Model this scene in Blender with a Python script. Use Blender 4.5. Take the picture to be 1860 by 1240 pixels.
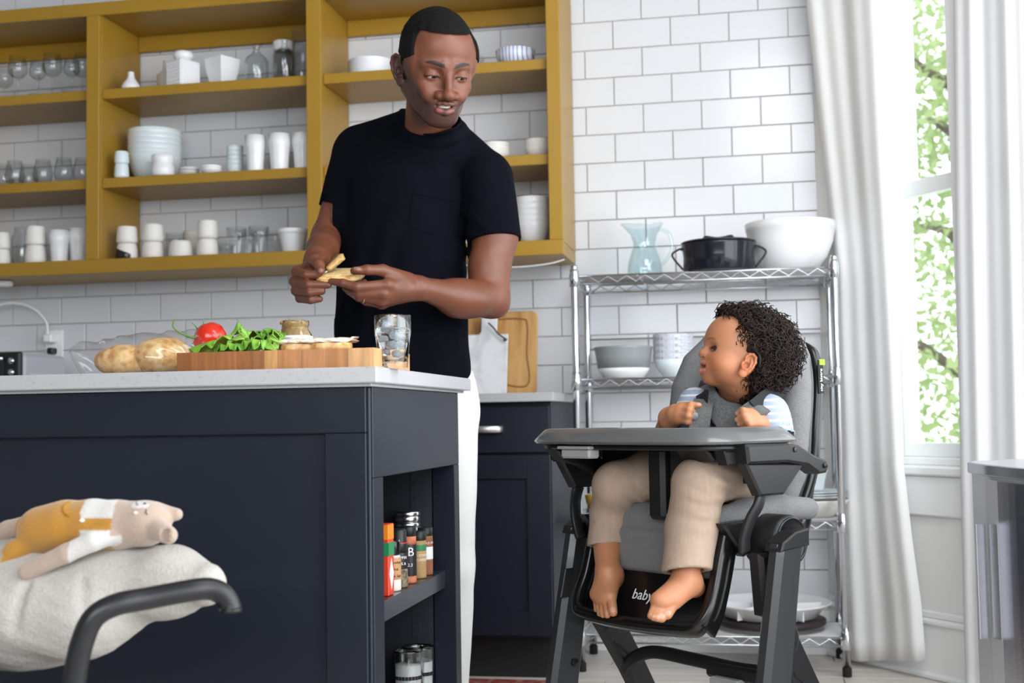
import bpy, bmesh, math, random
import numpy as np
from mathutils import Vector, Matrix
from mathutils.bvhtree import BVHTree
for _o in list(bpy.data.objects): bpy.data.objects.remove(_o)
SC = bpy.context.scene
COL = SC.collection
# ---------------------------------------------------------------- camera
FPX, YAW, PITCH, ROLL, HC = 2296.7, 0.18580776, 0.06152079, -0.01656667, 0.82
_f = np.array([-math.sin(YAW)*math.cos(PITCH), math.cos(YAW)*math.cos(PITCH), math.sin(PITCH)])
_r = np.array([math.cos(YAW), math.sin(YAW), 0.0]); _u = np.cross(_r, _f)
_c, _s = math.cos(ROLL), math.sin(ROLL)
RT, UP, FW = _c*_r+_s*_u, -_s*_r+_c*_u, _f
CAMPOS = np.array([0, 0, HC])
cam = bpy.data.objects.new('camera', bpy.data.cameras.new('camera')); COL.objects.link(cam)
cam.data.sensor_width = 36; cam.data.lens = FPX*36/1860
cam.data.clip_start = 0.05; cam.data.clip_end = 200
cam.matrix_world = Matrix(((RT[0], UP[0], -FW[0], 0), (RT[1], UP[1], -FW[1], 0), (RT[2], UP[2], -FW[2], HC), (0, 0, 0, 1)))
cam.data.dof.use_dof = True; cam.data.dof.focus_distance = 2.55; cam.data.dof.aperture_fstop = 5.0
SC.camera = cam
# ---------------------------------------------------------------- light
SC.view_settings.view_transform = 'Standard'; SC.view_settings.look = 'None'
SC.view_settings.gamma = 1; SC.view_settings.use_curve_mapping = False
SC.view_settings.exposure = 0.17
W = bpy.data.worlds.new('sky'); SC.world = W; W.use_nodes = True
W.node_tree.nodes['Background'].inputs[0].default_value = (0.86, 0.93, 1.0, 1)
W.node_tree.nodes['Background'].inputs[1].default_value = 3.0
def area(name, loc, target, sx, sy, power, col):
    l = bpy.data.lights.new(name, 'AREA'); l.shape = 'RECTANGLE'; l.size = sx; l.size_y = sy; l.energy = power; l.color = col
    o = bpy.data.objects.new(name, l); COL.objects.link(o); o.location = loc
    o.rotation_euler = (Vector(target)-Vector(loc)).to_track_quat('-Z', 'Y').to_euler()
    return o
area('window_daylight', (1.75, 1.7, 1.5), (-1.2, 2.9, 1.15), 2.6, 2.2, 46, (1.0, 0.985, 0.97))
area('front_fill', (0.1, -1.45, 1.95), (0.25, 4.0, 0.9), 3.0, 1.3, 80, (0.94, 0.965, 1.0))  # added fill from behind the camera, not an actual window
area('overhead_fill', (0.55, 2.1, 2.70), (0.35, 4.1, 0.7), 1.3, 1.3, 32, (0.97, 0.98, 1.0))  # added overhead fill to brighten curtain, rack and window trim, no roof opening
# ---------------------------------------------------------------- helpers
def ray(px, py): return FW + RT*(px-930)/FPX + UP*(620-py)/FPX
def at(px, py, Y):
    r = ray(px, py); return CAMPOS + r*(Y/r[1])
def atx(px, py, X):
    r = ray(px, py); return CAMPOS + r*(X/r[0])
def proj(p):
    d = np.asarray(p, float)-CAMPOS; z = d@FW
    return 930+FPX*(d@RT)/z, 620-FPX*(d@UP)/z, z
WL = {}          # world location of every object (all unrotated, unscaled)
def wloc(o): return WL.get(o.name, np.zeros(3))
def tag(o, label=None, cat=None, group=None, kind=None):
    if label: o['label'] = label
    if cat: o['category'] = cat
    if group: o['group'] = group
    if kind: o['kind'] = kind
    return o
def thing(name, label, cat, loc, group=None):
    o = bpy.data.objects.new(name, None); COL.objects.link(o); o.empty_display_size = 0.05
    o.location = loc; WL[o.name] = np.array(loc, float)
    return tag(o, label, cat, group)
def mk(name, V, F, mat, parent=None, smooth=False, loc=None, cols=None, mats=None, midx=None):
    """one mesh object from world-space vertices"""
    V = np.asarray(V, float)
    if parent is not None: base = wloc(parent)
    elif loc is not None: base = np.array(loc, float)
    else:
        lo, hi = V.min(0), V.max(0); base = np.array([(lo[0]+hi[0])/2, (lo[1]+hi[1])/2, lo[2]])
    me = bpy.data.meshes.new(name)
    if isinstance(F, np.ndarray):
        nv, nf, k = len(V), len(F), F.shape[1]
        me.vertices.add(nv); me.vertices.foreach_set('co', (V-base).astype(np.float32).ravel())
        me.loops.add(nf*k); me.loops.foreach_set('vertex_index', F.astype(np.int32).ravel())
        me.polygons.add(nf); me.polygons.foreach_set('loop_start', (np.arange(nf)*k).astype(np.int32))
        me.update(calc_edges=True)
    else:
        me.from_pydata((V-base).tolist(), [], [list(f) for f in F]); me.update()
    for m in (mats or ([mat] if mat else [])): me.materials.append(m)
    if midx is not None: me.polygons.foreach_set('material_index', np.asarray(midx, np.int32))
    if smooth: me.polygons.foreach_set('use_smooth', np.ones(len(me.polygons), bool))
    if cols is not None:
        a = me.color_attributes.new('Col', 'FLOAT_COLOR', 'POINT')
        c = np.ones((len(V), 4), np.float32); c[:, :3] = cols; a.data.foreach_set('color', c.ravel())
    o = bpy.data.objects.new(name, me); COL.objects.link(o)
    if parent is not None: o.parent = parent; WL[o.name] = base.copy()
    else: o.location = base; WL[o.name] = base.copy()
    return o
def struct(o): o['kind'] = 'structure'; return o
def cat_(parts):
    V, F, n = [], [], 0
    for v, f in parts:
        v = np.asarray(v, float); V.append(v); F += [[i+n for i in q] for q in f]; n += len(v)
    return np.concatenate(V), F
def box(c, s, b=0.0, R=None):
    """(bevelled) box centre c, full size s"""
    hx, hy, hz = np.array(s, float)/2
    if b <= 0:
        v = np.array([[x*hx, y*hy, z*hz] for x in (-1, 1) for y in (-1, 1) for z in (-1, 1)])
        f = [[0, 1, 3, 2], [4, 6, 7, 5], [0, 4, 5, 1], [2, 3, 7, 6], [0, 2, 6, 4], [1, 5, 7, 3]]
    else:
        b = min(b, hx*.9, hy*.9, hz*.9); v = []; f = []; ix = {}
        for x in (-1, 1):
            for y in (-1, 1):
                for z in (-1, 1):
                    for k in range(3):
                        ix[(x, y, z, k)] = len(v)
                        q = [x*(hx-b), y*(hy-b), z*(hz-b)]; q[k] = (x*hx, y*hy, z*hz)[k]; v.append(q)
        v = np.array(v)
        def fc(l): f.append([ix[t] for t in l])
        S = (-1, 1)
        for s0 in S:
            fc([(s0, -1, -1, 0), (s0, 1, -1, 0), (s0, 1, 1, 0), (s0, -1, 1, 0)][::s0])
            fc([(-1, s0, -1, 1), (-1, s0, 1, 1), (1, s0, 1, 1), (1, s0, -1, 1)][::s0])
            fc([(-1, -1, s0, 2), (1, -1, s0, 2), (1, 1, s0, 2), (-1, 1, s0, 2)][::s0])
            for s1 in S:
                fc([(-1, s0, s1, 1), (1, s0, s1, 1), (1, s0, s1, 2), (-1, s0, s1, 2)][::-s0*s1])
                fc([(s0, -1, s1, 0), (s0, 1, s1, 0), (s0, 1, s1, 2), (s0, -1, s1, 2)][::s0*s1])
                fc([(s0, s1, -1, 0), (s0, s1, 1, 0), (s0, s1, 1, 1), (s0, s1, -1, 1)][::-s0*s1])
                for s2 in S:
                    fc([(s0, s1, s2, 0), (s0, s1, s2, 1), (s0, s1, s2, 2)][::s0*s1*s2])
    if R is not None: v = v@np.asarray(R).T
    return v+np.array(c, float), f
def bx(x0, x1, y0, y1, z0, z1, b=0.0):
    return box(((x0+x1)/2, (y0+y1)/2, (z0+z1)/2), (abs(x1-x0), abs(y1-y0), abs(z1-z0)), b)
def lathe(prof, n=24, c=(0, 0, 0), cap=True, flute=None):
    """profile [(r,z)] bottom->top, revolved about z"""
    v, f = [], []
    for j, (r, z) in enumerate(prof):
        for i in range(n):
            a = 2*math.pi*i/n; rr = r*(flute(a, j) if flute else 1)
            v.append((rr*math.cos(a), rr*math.sin(a), z))
    for j in range(len(prof)-1):
        for i in range(n):
            k = (i+1) % n; f.append([j*n+i, j*n+k, (j+1)*n+k, (j+1)*n+i])
    if cap:
        if prof[0][0] > 1e-6: f.append(list(range(n))[::-1])
        if prof[-1][0] > 1e-6: f.append([(len(prof)-1)*n+i for i in range(n)])
    return np.array(v)+np.array(c, float), f
def shell(prof, t, n=28, c=(0, 0, 0)):
    """open vessel: outer profile bottom->top, wall thickness t"""
    inn = [(max(r-t, 0.0008), z) for r, z in prof][::-1]
    inn = [(r, max(z, prof[0][1]+t)) for r, z in inn]
    return lathe(list(prof)+[(prof[-1][0]-t*.5, prof[-1][1]+t*.35)]+inn, n, c)
def catmull(P, m=8, closed=False):
    P = np.asarray(P, float); n = len(P); out = []
    rng = n if closed else n-1
    for i in range(rng):
        if closed: a, b, c, d = P[(i-1) % n], P[i], P[(i+1) % n], P[(i+2) % n]
        else: a, b, c, d = P[max(i-1, 0)], P[i], P[i+1], P[min(i+2, n-1)]
        for k in range(m):
            t = k/m
            out.append(.5*((2*b)+(-a+c)*t+(2*a-5*b+4*c-d)*t*t+(-a+3*b-3*c+d)*t**3))
    if not closed: out.append(P[-1])
    return np.array(out)
def tube(P, r, n=10, closed=False, cap=True, flat=None, up=(0, 0, 1)):
    """swept tube; r scalar or per-point; flat=(w,h) -> elliptic/rect section"""
    P = np.asarray(P, float); m = len(P); rr = np.full(m, r) if np.isscalar(r) else np.asarray(r)
    T = np.gradient(P, axis=0) if not closed else (np.roll(P, -1, 0)-np.roll(P, 1, 0))
    T /= np.linalg.norm(T, axis=1)[:, None]+1e-12
    u = np.cross(T[0], up);
    if np.linalg.norm(u) < 1e-4: u = np.cross(T[0], (1, 0.2, 0))
    u /= np.linalg.norm(u); v, f = [], []
    for i in range(m):
        u = u-T[i]*(u@T[i]); u /= np.linalg.norm(u)+1e-12; w = np.cross(T[i], u)
        for k in range(n):
            a = 2*math.pi*k/n
            if flat: x, y = flat[0]*math.copysign(abs(math.cos(a))**.5, math.cos(a)), flat[1]*math.copysign(abs(math.sin(a))**.5, math.sin(a))
            else: x, y = math.cos(a), math.sin(a)
            v.append(P[i]+(u*x+w*y)*rr[i])
    for i in range(m if closed else m-1):
        j = (i+1) % m
        for k in range(n):
            l = (k+1) % n; f.append([i*n+k, i*n+l, j*n+l, j*n+k])
    if cap and not closed: f.append(list(range(n))[::-1]); f.append([(m-1)*n+k for k in range(n)])
    return np.array(v), f
def prism(poly, d0, d1, axis=2, bev=0.0):
    """polygon (list of 2-D) extruded along axis (0: yz, 1: xz, 2: xy), small edge chamfer"""
    P = np.asarray(poly, float); n = len(P); v, f = [], []
    c = P.mean(0)
    def ring(s, d):
        Q = P if s == 0 else inset(P, s)
        for q in Q:
            v.append({0: (d, q[0], q[1]), 1: (q[0], d, q[1]), 2: (q[0], q[1], d)}[axis])
    sg = 1 if d1 > d0 else -1
    if bev > 0: ring(bev, d0); ring(0, d0+bev*sg); ring(0, d1-bev*sg); ring(bev, d1); L = 4
    else: ring(0, d0); ring(0, d1); L = 2
    for l in range(L-1):
        for i in range(n):
            j = (i+1) % n; f.append([l*n+i, l*n+j, (l+1)*n+j, (l+1)*n+i])
    f.append(list(range(n))[::-1]); f.append([(L-1)*n+i for i in range(n)])
    return np.array(v), f
def inset(P, s):
    n = len(P); A = .5*sum(P[i][0]*P[(i+1) % n][1]-P[(i+1) % n][0]*P[i][1] for i in range(n)); sg = 1 if A > 0 else -1
    out = []
    for i in range(n):
        a = P[i]-P[i-1]; b = P[(i+1) % n]-P[i]; a = a/(np.linalg.norm(a)+1e-12); b = b/(np.linalg.norm(b)+1e-12)
        na = np.array([-a[1], a[0]])*sg; nb = np.array([-b[1], b[0]])*sg; m = na+nb; k = m@m
        out.append(P[i]+m*(2*s/k if k > .3 else s))
    return np.array(out)
def rrect(x0, x1, y0, y1, r, n=5):
    o = []
    for cx, cy, a0 in ((x1-r, y0+r, -90), (x1-r, y1-r, 0), (x0+r, y1-r, 90), (x0+r, y0+r, 180)):
        for k in range(n+1):
            a = math.radians(a0+90*k/n); o.append((cx+r*math.cos(a), cy+r*math.sin(a)))
    return o
def rotz(a): c, s = math.cos(a), math.sin(a); return np.array([[c, -s, 0], [s, c, 0], [0, 0, 1.]])
def rotx(a): c, s = math.cos(a), math.sin(a); return np.array([[1., 0, 0], [0, c, -s], [0, s, c]])
def roty(a): c, s = math.cos(a), math.sin(a); return np.array([[c, 0, s], [0, 1., 0], [-s, 0, c]])
def xf(vf, R=None, t=(0, 0, 0), s=1.0):
    v = np.asarray(vf[0])*s
    if R is not None: v = v@np.asarray(R).T
    return v+np.array(t, float), vf[1]
def dup(root, loc, label=None, group=None):
    r = root.copy(); COL.objects.link(r); r.location = loc; WL[r.name] = np.array(loc, float)
    if label: r['label'] = label
    if group: r['group'] = group
    for ch in list(root.children):
        c = ch.copy(); COL.objects.link(c); c.parent = r
        for g in list(ch.children):
            d = g.copy(); COL.objects.link(d); d.parent = c
    return r
def hsh(*a):
    random.seed(str(a)); return random.random()
# ---------------------------------------------------------------- materials
def mat(name, col, rough=.5, metal=0.0, bump=0.0, bscale=60, var=0.0, vscale=8, trans=0.0, ior=1.45, coat=0.0, sheen=0.0, spec=.5, sss=0.0, sssr=(.01, .004, .002), stretch=None, attr=False, alpha=1.0, detail=4):
    m = bpy.data.materials.new(name); m.use_nodes = True; nt = m.node_tree; B = nt.nodes['Principled BSDF']
    B.inputs['Base Color'].default_value = (*col, 1); B.inputs['Roughness'].default_value = rough; B.inputs['Metallic'].default_value = metal
    B.inputs['IOR'].default_value = ior; B.inputs['Transmission Weight'].default_value = trans; B.inputs['Coat Weight'].default_value = coat
    B.inputs['Sheen Weight'].default_value = sheen; B.inputs['Specular IOR Level'].default_value = spec; B.inputs['Alpha'].default_value = alpha
    if sss: B.inputs['Subsurface Weight'].default_value = sss; B.inputs['Subsurface Radius'].default_value = sssr; B.inputs['Subsurface Scale'].default_value = 1.0
    def tc(scale, st):
        t = nt.nodes.new('ShaderNodeTexCoord'); mp = nt.nodes.new('ShaderNodeMapping')
        nt.links.new(t.outputs['Object'], mp.inputs['Vector'])
        if st: mp.inputs['Scale'].default_value = st
        n = nt.nodes.new('ShaderNodeTexNoise'); n.inputs['Scale'].default_value = scale; n.inputs['Detail'].default_value = detail
        nt.links.new(mp.outputs['Vector'], n.inputs['Vector']); return n
    src = None
    if attr:
        at_ = nt.nodes.new('ShaderNodeAttribute'); at_.attribute_name = 'Col'; src = at_.outputs['Color']; nt.links.new(src, B.inputs['Base Color'])
    if var:
        n = tc(vscale, stretch); mr = nt.nodes.new('ShaderNodeMapRange'); mr.inputs[1].default_value = .3; mr.inputs[2].default_value = .7
        mr.inputs[3].default_value = 1-var; mr.inputs[4].default_value = 1+var; nt.links.new(n.outputs['Fac'], mr.inputs[0])
        mx = nt.nodes.new('ShaderNodeMix'); mx.data_type = 'RGBA'; mx.blend_type = 'MULTIPLY'; mx.inputs[0].default_value = 1
        if src: nt.links.new(src, mx.inputs[6])
        else: mx.inputs[6].default_value = (*col, 1)
        nt.links.new(mr.outputs[0], mx.inputs[7]); nt.links.new(mx.outputs[2], B.inputs['Base Color'])
    if bump:
        n = tc(bscale, stretch); bp = nt.nodes.new('ShaderNodeBump'); bp.inputs['Strength'].default_value = min(1, bump); bp.inputs['Distance'].default_value = .002
        nt.links.new(n.outputs['Fac'], bp.inputs['Height']); nt.links.new(bp.outputs[0], B.inputs['Normal'])
    return m
def ramp_mat(name, stops, scale, rough=.5, stretch=None, kind='noise', bump=0.0, detail=5, dist=0.0, coat=0, sss=0):
    """colour ramp over a noise or wave texture"""
    m = mat(name, stops[0][1], rough, coat=coat, sss=sss); nt = m.node_tree; B = nt.nodes['Principled BSDF']
    t = nt.nodes.new('ShaderNodeTexCoord'); mp = nt.nodes.new('ShaderNodeMapping'); nt.links.new(t.outputs['Object'], mp.inputs['Vector'])
    if stretch: mp.inputs['Scale'].default_value = stretch
    if kind == 'wave':
        n = nt.nodes.new('ShaderNodeTexWave'); n.inputs['Scale'].default_value = scale; n.inputs['Distortion'].default_value = dist; n.inputs['Detail'].default_value = detail
    else:
        n = nt.nodes.new('ShaderNodeTexNoise'); n.inputs['Scale'].default_value = scale; n.inputs['Detail'].default_value = detail; n.inputs['Distortion'].default_value = dist
    nt.links.new(mp.outputs['Vector'], n.inputs['Vector'])
    r = nt.nodes.new('ShaderNodeValToRGB'); e = r.color_ramp.elements
    while len(e) < len(stops): e.new(.5)
    for i, (p, c) in enumerate(stops): e[i].position = p; e[i].color = (*c, 1)
    nt.links.new(n.outputs['Fac'], r.inputs[0]); nt.links.new(r.outputs[0], B.inputs['Base Color'])
    if bump:
        bp = nt.nodes.new('ShaderNodeBump'); bp.inputs['Strength'].default_value = bump; bp.inputs['Distance'].default_value = .002
        nt.links.new(n.outputs['Fac'], bp.inputs['Height']); nt.links.new(bp.outputs[0], B.inputs['Normal'])
    return m
M = {}
M['tile'] = mat('tile', (.68, .70, .735), .16, var=.015, vscale=3, bump=.05, bscale=14)
M['grout'] = mat('grout', (.5, .46, .44), .9)
M['ochre'] = mat('ochre_paint', (.36, .205, .022), .38, var=.05, vscale=3)
M['navy'] = mat('navy_paint', (.0085, .0115, .021), .38, var=.06, vscale=4, bump=.04, bscale=90, spec=.35)
M['navyin'] = mat('navy_interior', (.016, .019, .027), .5)
M['toe'] = mat('toe_kick', (.008, .008, .009), .7)
M['quartz'] = ramp_mat('quartz', [(.0, (.22, .23, .26)), (.30, (.36, .36, .385)), (.42, (.425, .425, .44)), (1, (.455, .455, .465))], 120, .35, stretch=(1, 1, 1.7), detail=6)
M['chrome'] = mat('chrome', (.72, .74, .78), .18, 1.0)
M['wire'] = mat('chrome_wire', (.66, .68, .71), .28, 1.0)
M['steel'] = mat('brushed_steel', (.58, .56, .56), .32, 1.0)
M['black'] = mat('black_plastic', (.012, .012, .013), .42)
M['blackrub'] = mat('black_rubber', (.008, .008, .008), .75)
M['white'] = mat('white_ceramic', (.83, .84, .86), .22)
M['cream'] = mat('cream_ceramic', (.80, .78, .74), .5)
M['creamd'] = mat('cream_ceramic_dim', (.62, .6, .55), .5)
M['celadon'] = mat('pale_blue_ceramic', (.73, .81, .84), .15)
def glassmat(name, col=(1, 1, 1), rough=.0, ior=1.45): return mat(name, col, rough, trans=1.0, ior=ior)
M['glass'] = glassmat('clear_glass', (.96, .98, .98))
def thinglass(name, tint, rough=.03, k=.9, base=.03):
    m = bpy.data.materials.new(name); m.use_nodes = True; n = m.node_tree; n.nodes.remove(n.nodes['Principled BSDF'])
    t = n.nodes.new('ShaderNodeBsdfTransparent'); t.inputs[0].default_value = (*tint, 1); g = n.nodes.new('ShaderNodeBsdfGlossy'); g.inputs['Roughness'].default_value = rough
    f0 = n.nodes.new('ShaderNodeLayerWeight'); f0.inputs[0].default_value = .5; f = n.nodes.new('ShaderNodeMath'); f.operation = 'POWER'; f.inputs[1].default_value = 3.5; n.links.new(f0.outputs['Facing'], f.inputs[0])
    a = n.nodes.new('ShaderNodeMath'); a.operation = 'MULTIPLY_ADD'; a.inputs[1].default_value = k; a.inputs[2].default_value = base
    n.links.new(f.outputs[0], a.inputs[0]); x = n.nodes.new('ShaderNodeMixShader'); n.links.new(a.outputs[0], x.inputs[0]); n.links.new(t.outputs[0], x.inputs[1]); n.links.new(g.outputs[0], x.inputs[2]); n.links.new(x.outputs[0], n.nodes['Material Output'].inputs[0]); return m
M['thin'] = thinglass('thin_glass', (.95, .965, .97), .02, .6, .05); M['pane'] = thinglass('window_glass', (.97, .985, .98), .0, .8, 0)
M['aquaglass'] = thinglass('aqua_glass', (.92, .975, .985), .06, .6, .06)
M['trim'] = mat('white_trim', (.9, .91, .91), .4)
M['dimwall'] = mat('unseen_wall', (.34, .33, .32), .8)
M['wallw'] = mat('white_wall', (.88, .88, .86), .6)
M['rubber'] = M['blackrub']
M['darkceramic'] = mat('black_glaze', (.012, .012, .02), .15)
M['greyglaze'] = mat('grey_glaze', (.27, .29, .3), .2)
M['tin'] = mat('tin', (.6, .6, .6), .25, 1.0)
# ---------------------------------------------------------------- room shell
YW = 4.5
KB = np.array([.25, 4.5, 0]); TB = np.array([math.cos(math.radians(-52)), math.sin(math.radians(-52)), 0]); NB = np.array([-.788, -.616, 0]); NB /= np.linalg.norm(NB)
def bay(px, py, off=0.0):
    r = ray(px, py); p = CAMPOS+r*(((KB+NB*off-CAMPOS)@NB)/(r@NB)); return (p-KB)@TB, p[2]
def bp(s, z, off=0.0): return KB+TB*s+NB*off+np.array([0, 0, z])
def bbox_(s0, s1, z0, z1, o0, o1, b=0.0):
    v, f = box((0, 0, 0), (abs(s1-s0), abs(o1-o0), abs(z1-z0)), b)
    R = np.stack([TB, NB, [0, 0, 1]], 1)
    return v@R.T+bp((s0+s1)/2, (z0+z1)/2, (o0+o1)/2), [q[::-1] for q in f]
# floor of pale planks
M['plank'] = ramp_mat('pale_oak', [(.2, (.55, .51, .46)), (.5, (.66, .62, .57)), (.8, (.72, .68, .63))], 6, .35, stretch=(.6, 6, 6), detail=6)
M['gap'] = mat('floor_gap', (.16, .14, .12), .8)
floor = struct(mk('floor', *bx(-3.6, 2.6, -1.2, 4.9, -.06, -.012), M['gap'], loc=(0, 0, 0)))
pl0 = None; k = 0
for j in range(-9, 38):
    y0 = j*.125
    if y0 < 3.3 or y0 > 4.45:                       # out of view: joined boards
        continue
    off = (j*.37) % 1.1
    x = -1.1-off
    while x < .9:
        vf = bx(x, x+1.097, y0, y0+.1225, -.012, 0, .0012)
        mk('plank', *vf, M['plank'], floor); x += 1.1
rest = []
for j in range(-9, 27):
    off = (j*.37) % 1.1; x = -3.6+off-1.1
    while x < 2.6:
        rest.append(bx(max(x, -3.6), min(x+1.097, 2.6), j*.125, j*.125+.1225, -.012, 0)); x += 1.1
o = mk('planks_joined', *cat_(rest), M['plank'], floor); o['kind'] = 'stuff'
# back wall, its tiles
wall = struct(mk('wall_back', *bx(-3.2, KB[0]+.03, YW+.006, YW+.12, 0, 2.75), M['grout'], loc=(0, YW, 0)))
TP, TR = .2072, .1036
zl = at(1042, 94.4, YW)[2]; x0 = at(1300+145/6.2, 50, YW)[0]
tv, tf = box((0, 0, 0), (TP-.0036, .010, TR-.0036), .0016)
tvis = []; toff = []
for r in range(-25, 5):
    zc = zl+(r+.5)*TR
    if zc < .11 or zc > 2.6: continue
    ph = 0 if r % 2 == 0 else .5
    for c in range(-15, 3):
        xc = x0+(c+ph+.5)*TP
        if xc+TP/2 > KB[0]-.004 or xc < -3.1:
            if xc-TP/2 > KB[0]-.01: continue
        px, py, _ = proj((xc, YW, zc))
        vis = -60 < px < 1560 and -30 < py < 1250
        if zc < .86 and xc < -.72: vis = False                          # behind the base cabinets
        if zc < .93 and xc < -1.2: vis = False
        (tvis if vis else toff).append((xc, zc, abs(px-1100)+abs(py-400)*.6))
tm = bpy.data.meshes.new('tile'); tm.from_pydata(tv.tolist(), [], tf); tm.materials.append(M['tile'])
cutm = {}
tvis.sort(key=lambda t: t[2]); toff += tvis[298:]; tvis = tvis[:298]
def tile_at(xc, zc, shared=True):
    o = bpy.data.objects.new('tile', tm); COL.objects.link(o); o.parent = wall
    o.location = (xc, 0.004+(hsh(xc, zc)-.5)*.0012, zc); o.rotation_euler = ((hsh(zc, xc)-.5)*.004, 0, (hsh(xc, zc, 1)-.5)*.004)
    if xc+TP/2 > KB[0]:                                               # cut tile in the corner
        w = KB[0]-(xc-TP/2)-.004
        if w > .012: o.scale = (w/TP, 1, 1); o.location[0] = xc-TP/2+w/2
for xc, zc, _ in tvis: tile_at(xc, zc)
toff = [t for t in toff if t[0]+TP/2 < KB[0]+.01]
o = mk('tiles_joined', *cat_([(tv+np.array([a, YW+.004, b]), tf) for a, b, _ in toff]), M['tile'], wall); o['kind'] = 'stuff'
struct(mk('ceiling', *bx(-3.7, 1.95, -1.7, 4.62, 2.75, 2.83), M['dimwall'], loc=(0, 2, 2.75)))
struct(mk('wall_left', *bx(-3.7, -3.6, -1.7, 4.62, 0, 2.75), M['dimwall'], loc=(-3.65, 2, 0)))
struct(mk('wall_front', *bx(-3.7, 2.0, -1.7, -1.6, 0, 2.75), M['dimwall'], loc=(-.8, -1.65, 0)))
# white board at the foot of the back wall
bb = struct(mk('baseboard_back', *cat_([bx(-.6, KB[0], YW-.016, YW+.004, 0, .15, .004), bx(-.6, KB[0], YW-.012, YW+.004, .15, .175, .006)]), M['trim']))
# angled bay wall with a narrow double hung window
sL, sR = bay(1604, 500)[0], bay(1752, 500)[0]
zS, zM, zA, zB = .700, 1.545, .50, .2
zT = 2.62
wv = [bbox_(-.03, sL, 0, 2.75, 0, -.14), bbox_(sR, sR+.14, 0, 2.75, 0, -.14), bbox_(sR+.14, 2.2, 0, .5, 0, -.14), bbox_(sR+.14, 2.2, 2.55, 2.75, 0, -.14), bbox_(sL, sR, 0, zS-.05, 0, -.14), bbox_(sL, sR, zT, 2.75, 0, -.14)]
wallb = struct(mk('wall_bay', *cat_(wv), M['wallw'], loc=tuple(KB)))
struct(mk('baseboard_bay', *cat_([bbox_(0, 2.2, 0, .165, 0, .016, .002), bbox_(0, 2.2, .165, .185, 0, .026, .006), bbox_(0, 2.2, .185, .207, 0, .013, .004), bbox_(0, 2.2, 0, .02, 0, .03, .006)]), M['trim'], loc=tuple(KB)))
win = struct(mk('window_1', *cat_([bbox_(sL-.005, sL+.03, zS-.03, zT, .012, -.1, .002), bbox_(sR-.03, sR+.005, zS-.03, zT, .012, -.1, .002)]), M['trim'], loc=tuple(KB)))
mk('casing', *cat_([bbox_(sL-.09, sL, zA, zT+.1, 0, .02, .004), bbox_(sR, sR+.09, zA, zT+.1, 0, .02, .004)]), M['trim'], win)
mk('sill', *bbox_(sL-.1, sR+.1, zS-.075, zS-.045, -.1, .04, .006), M['trim'], win)
mk('apron', *bbox_(sL-.07, sR+.07, zA, zS-.075, 0, .022, .005), M['trim'], win)
mk('sill_stool', *bbox_(sL, sR, zS-.045, zS-.02, .0, -.1, .004), M['trim'], win)
g0, g1 = sL+.03, sR-.03
for nm, z0, z1, oo, st in (('lower_sash', zS-.02, zM+.02, -.035, .03), ('upper_sash', zM-.02, zT, -.072, .038)):
    a = .05 if nm == 'lower_sash' else .045
    sash = mk(nm, *cat_([bbox_(g0, g0+st, z0, z1, oo, oo-.034, .003), bbox_(g1-st, g1, z0, z1, oo, oo-.034, .003), bbox_(g0+st, g1-st, z0, z0+.045, oo, oo-.034, .003), bbox_(g0+st, g1-st, z1-a, z1, oo, oo-.034, .003)]), M['trim'], win)
    mk('pane', *bbox_(g0+st, g1-st, z0+.04, z1-a, oo-.014, oo-.018), M['pane'], sash)
struct(mk('window_2', *cat_([bbox_(sR+.14, sR+.18, .5, 2.55, .01, -.1, .002), bbox_(2.16, 2.2, .5, 2.55, .01, -.1, .002), bbox_(sR+.18, 2.16, .5, .55, .01, -.1, .002), bbox_(sR+.18, 2.16, 2.5, 2.55, .01, -.1, .002), bbox_(1.25, 1.29, .55, 2.5, .0, -.08, .002), bbox_(sR+.18, 2.16, 1.5, 1.54, .0, -.08, .002)]), M['trim'], loc=tuple(KB)))
# curtains
def curtain_mat(nm, col):
    m = mat(nm, col, .85, bump=.15, bscale=500); nt = m.node_tree; B = nt.nodes['Principled BSDF']
    T = nt.nodes.new('ShaderNodeBsdfTranslucent'); T.inputs[0].default_value = (.95, .95, .93, 1)
    mx = nt.nodes.new('ShaderNodeMixShader'); mx.inputs[0].default_value = .22
    out = nt.nodes['Material Output']; nt.links.new(B.outputs[0], mx.inputs[1]); nt.links.new(T.outputs[0], mx.inputs[2]); nt.links.new(mx.outputs[0], out.inputs[0]); return m
M['curtain'] = curtain_mat('white_linen', (.96, .96, .96)); M['curtain2'] = curtain_mat('sheer_linen', (.9, .9, .92))
def curtain(nm, label, left, right, Yf, folds, amp, mt, zb, nu=90, nv=40):
    L = np.array(left, float); Rr = np.array(right, float); V = []
    ys = np.linspace(L[0, 1], L[-1, 1], nv)
    for y in ys:
        xl = np.interp(y, L[:, 1], L[:, 0]); xr = np.interp(y, Rr[:, 1], Rr[:, 0])
        for i in range(nu):
            u = i/(nu-1); Y = Yf(u, y)
            p = at(xl+(xr-xl)*u, y, Y); d = folds(u)*amp
            p[:2] += d*np.array([-.35, -.94])
            p[2] = max(p[2], zb); V.append(p)
    F = [[j*nu+i, (j+1)*nu+i, (j+1)*nu+i+1, j*nu+i+1] for j in range(nv-1) for i in range(nu-1)]
    o = mk(nm, V, F, mt, None, True); md = o.modifiers.new('thickness', 'SOLIDIFY'); md.thickness = .0025
    return tag(o, label, 'curtain')
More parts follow.
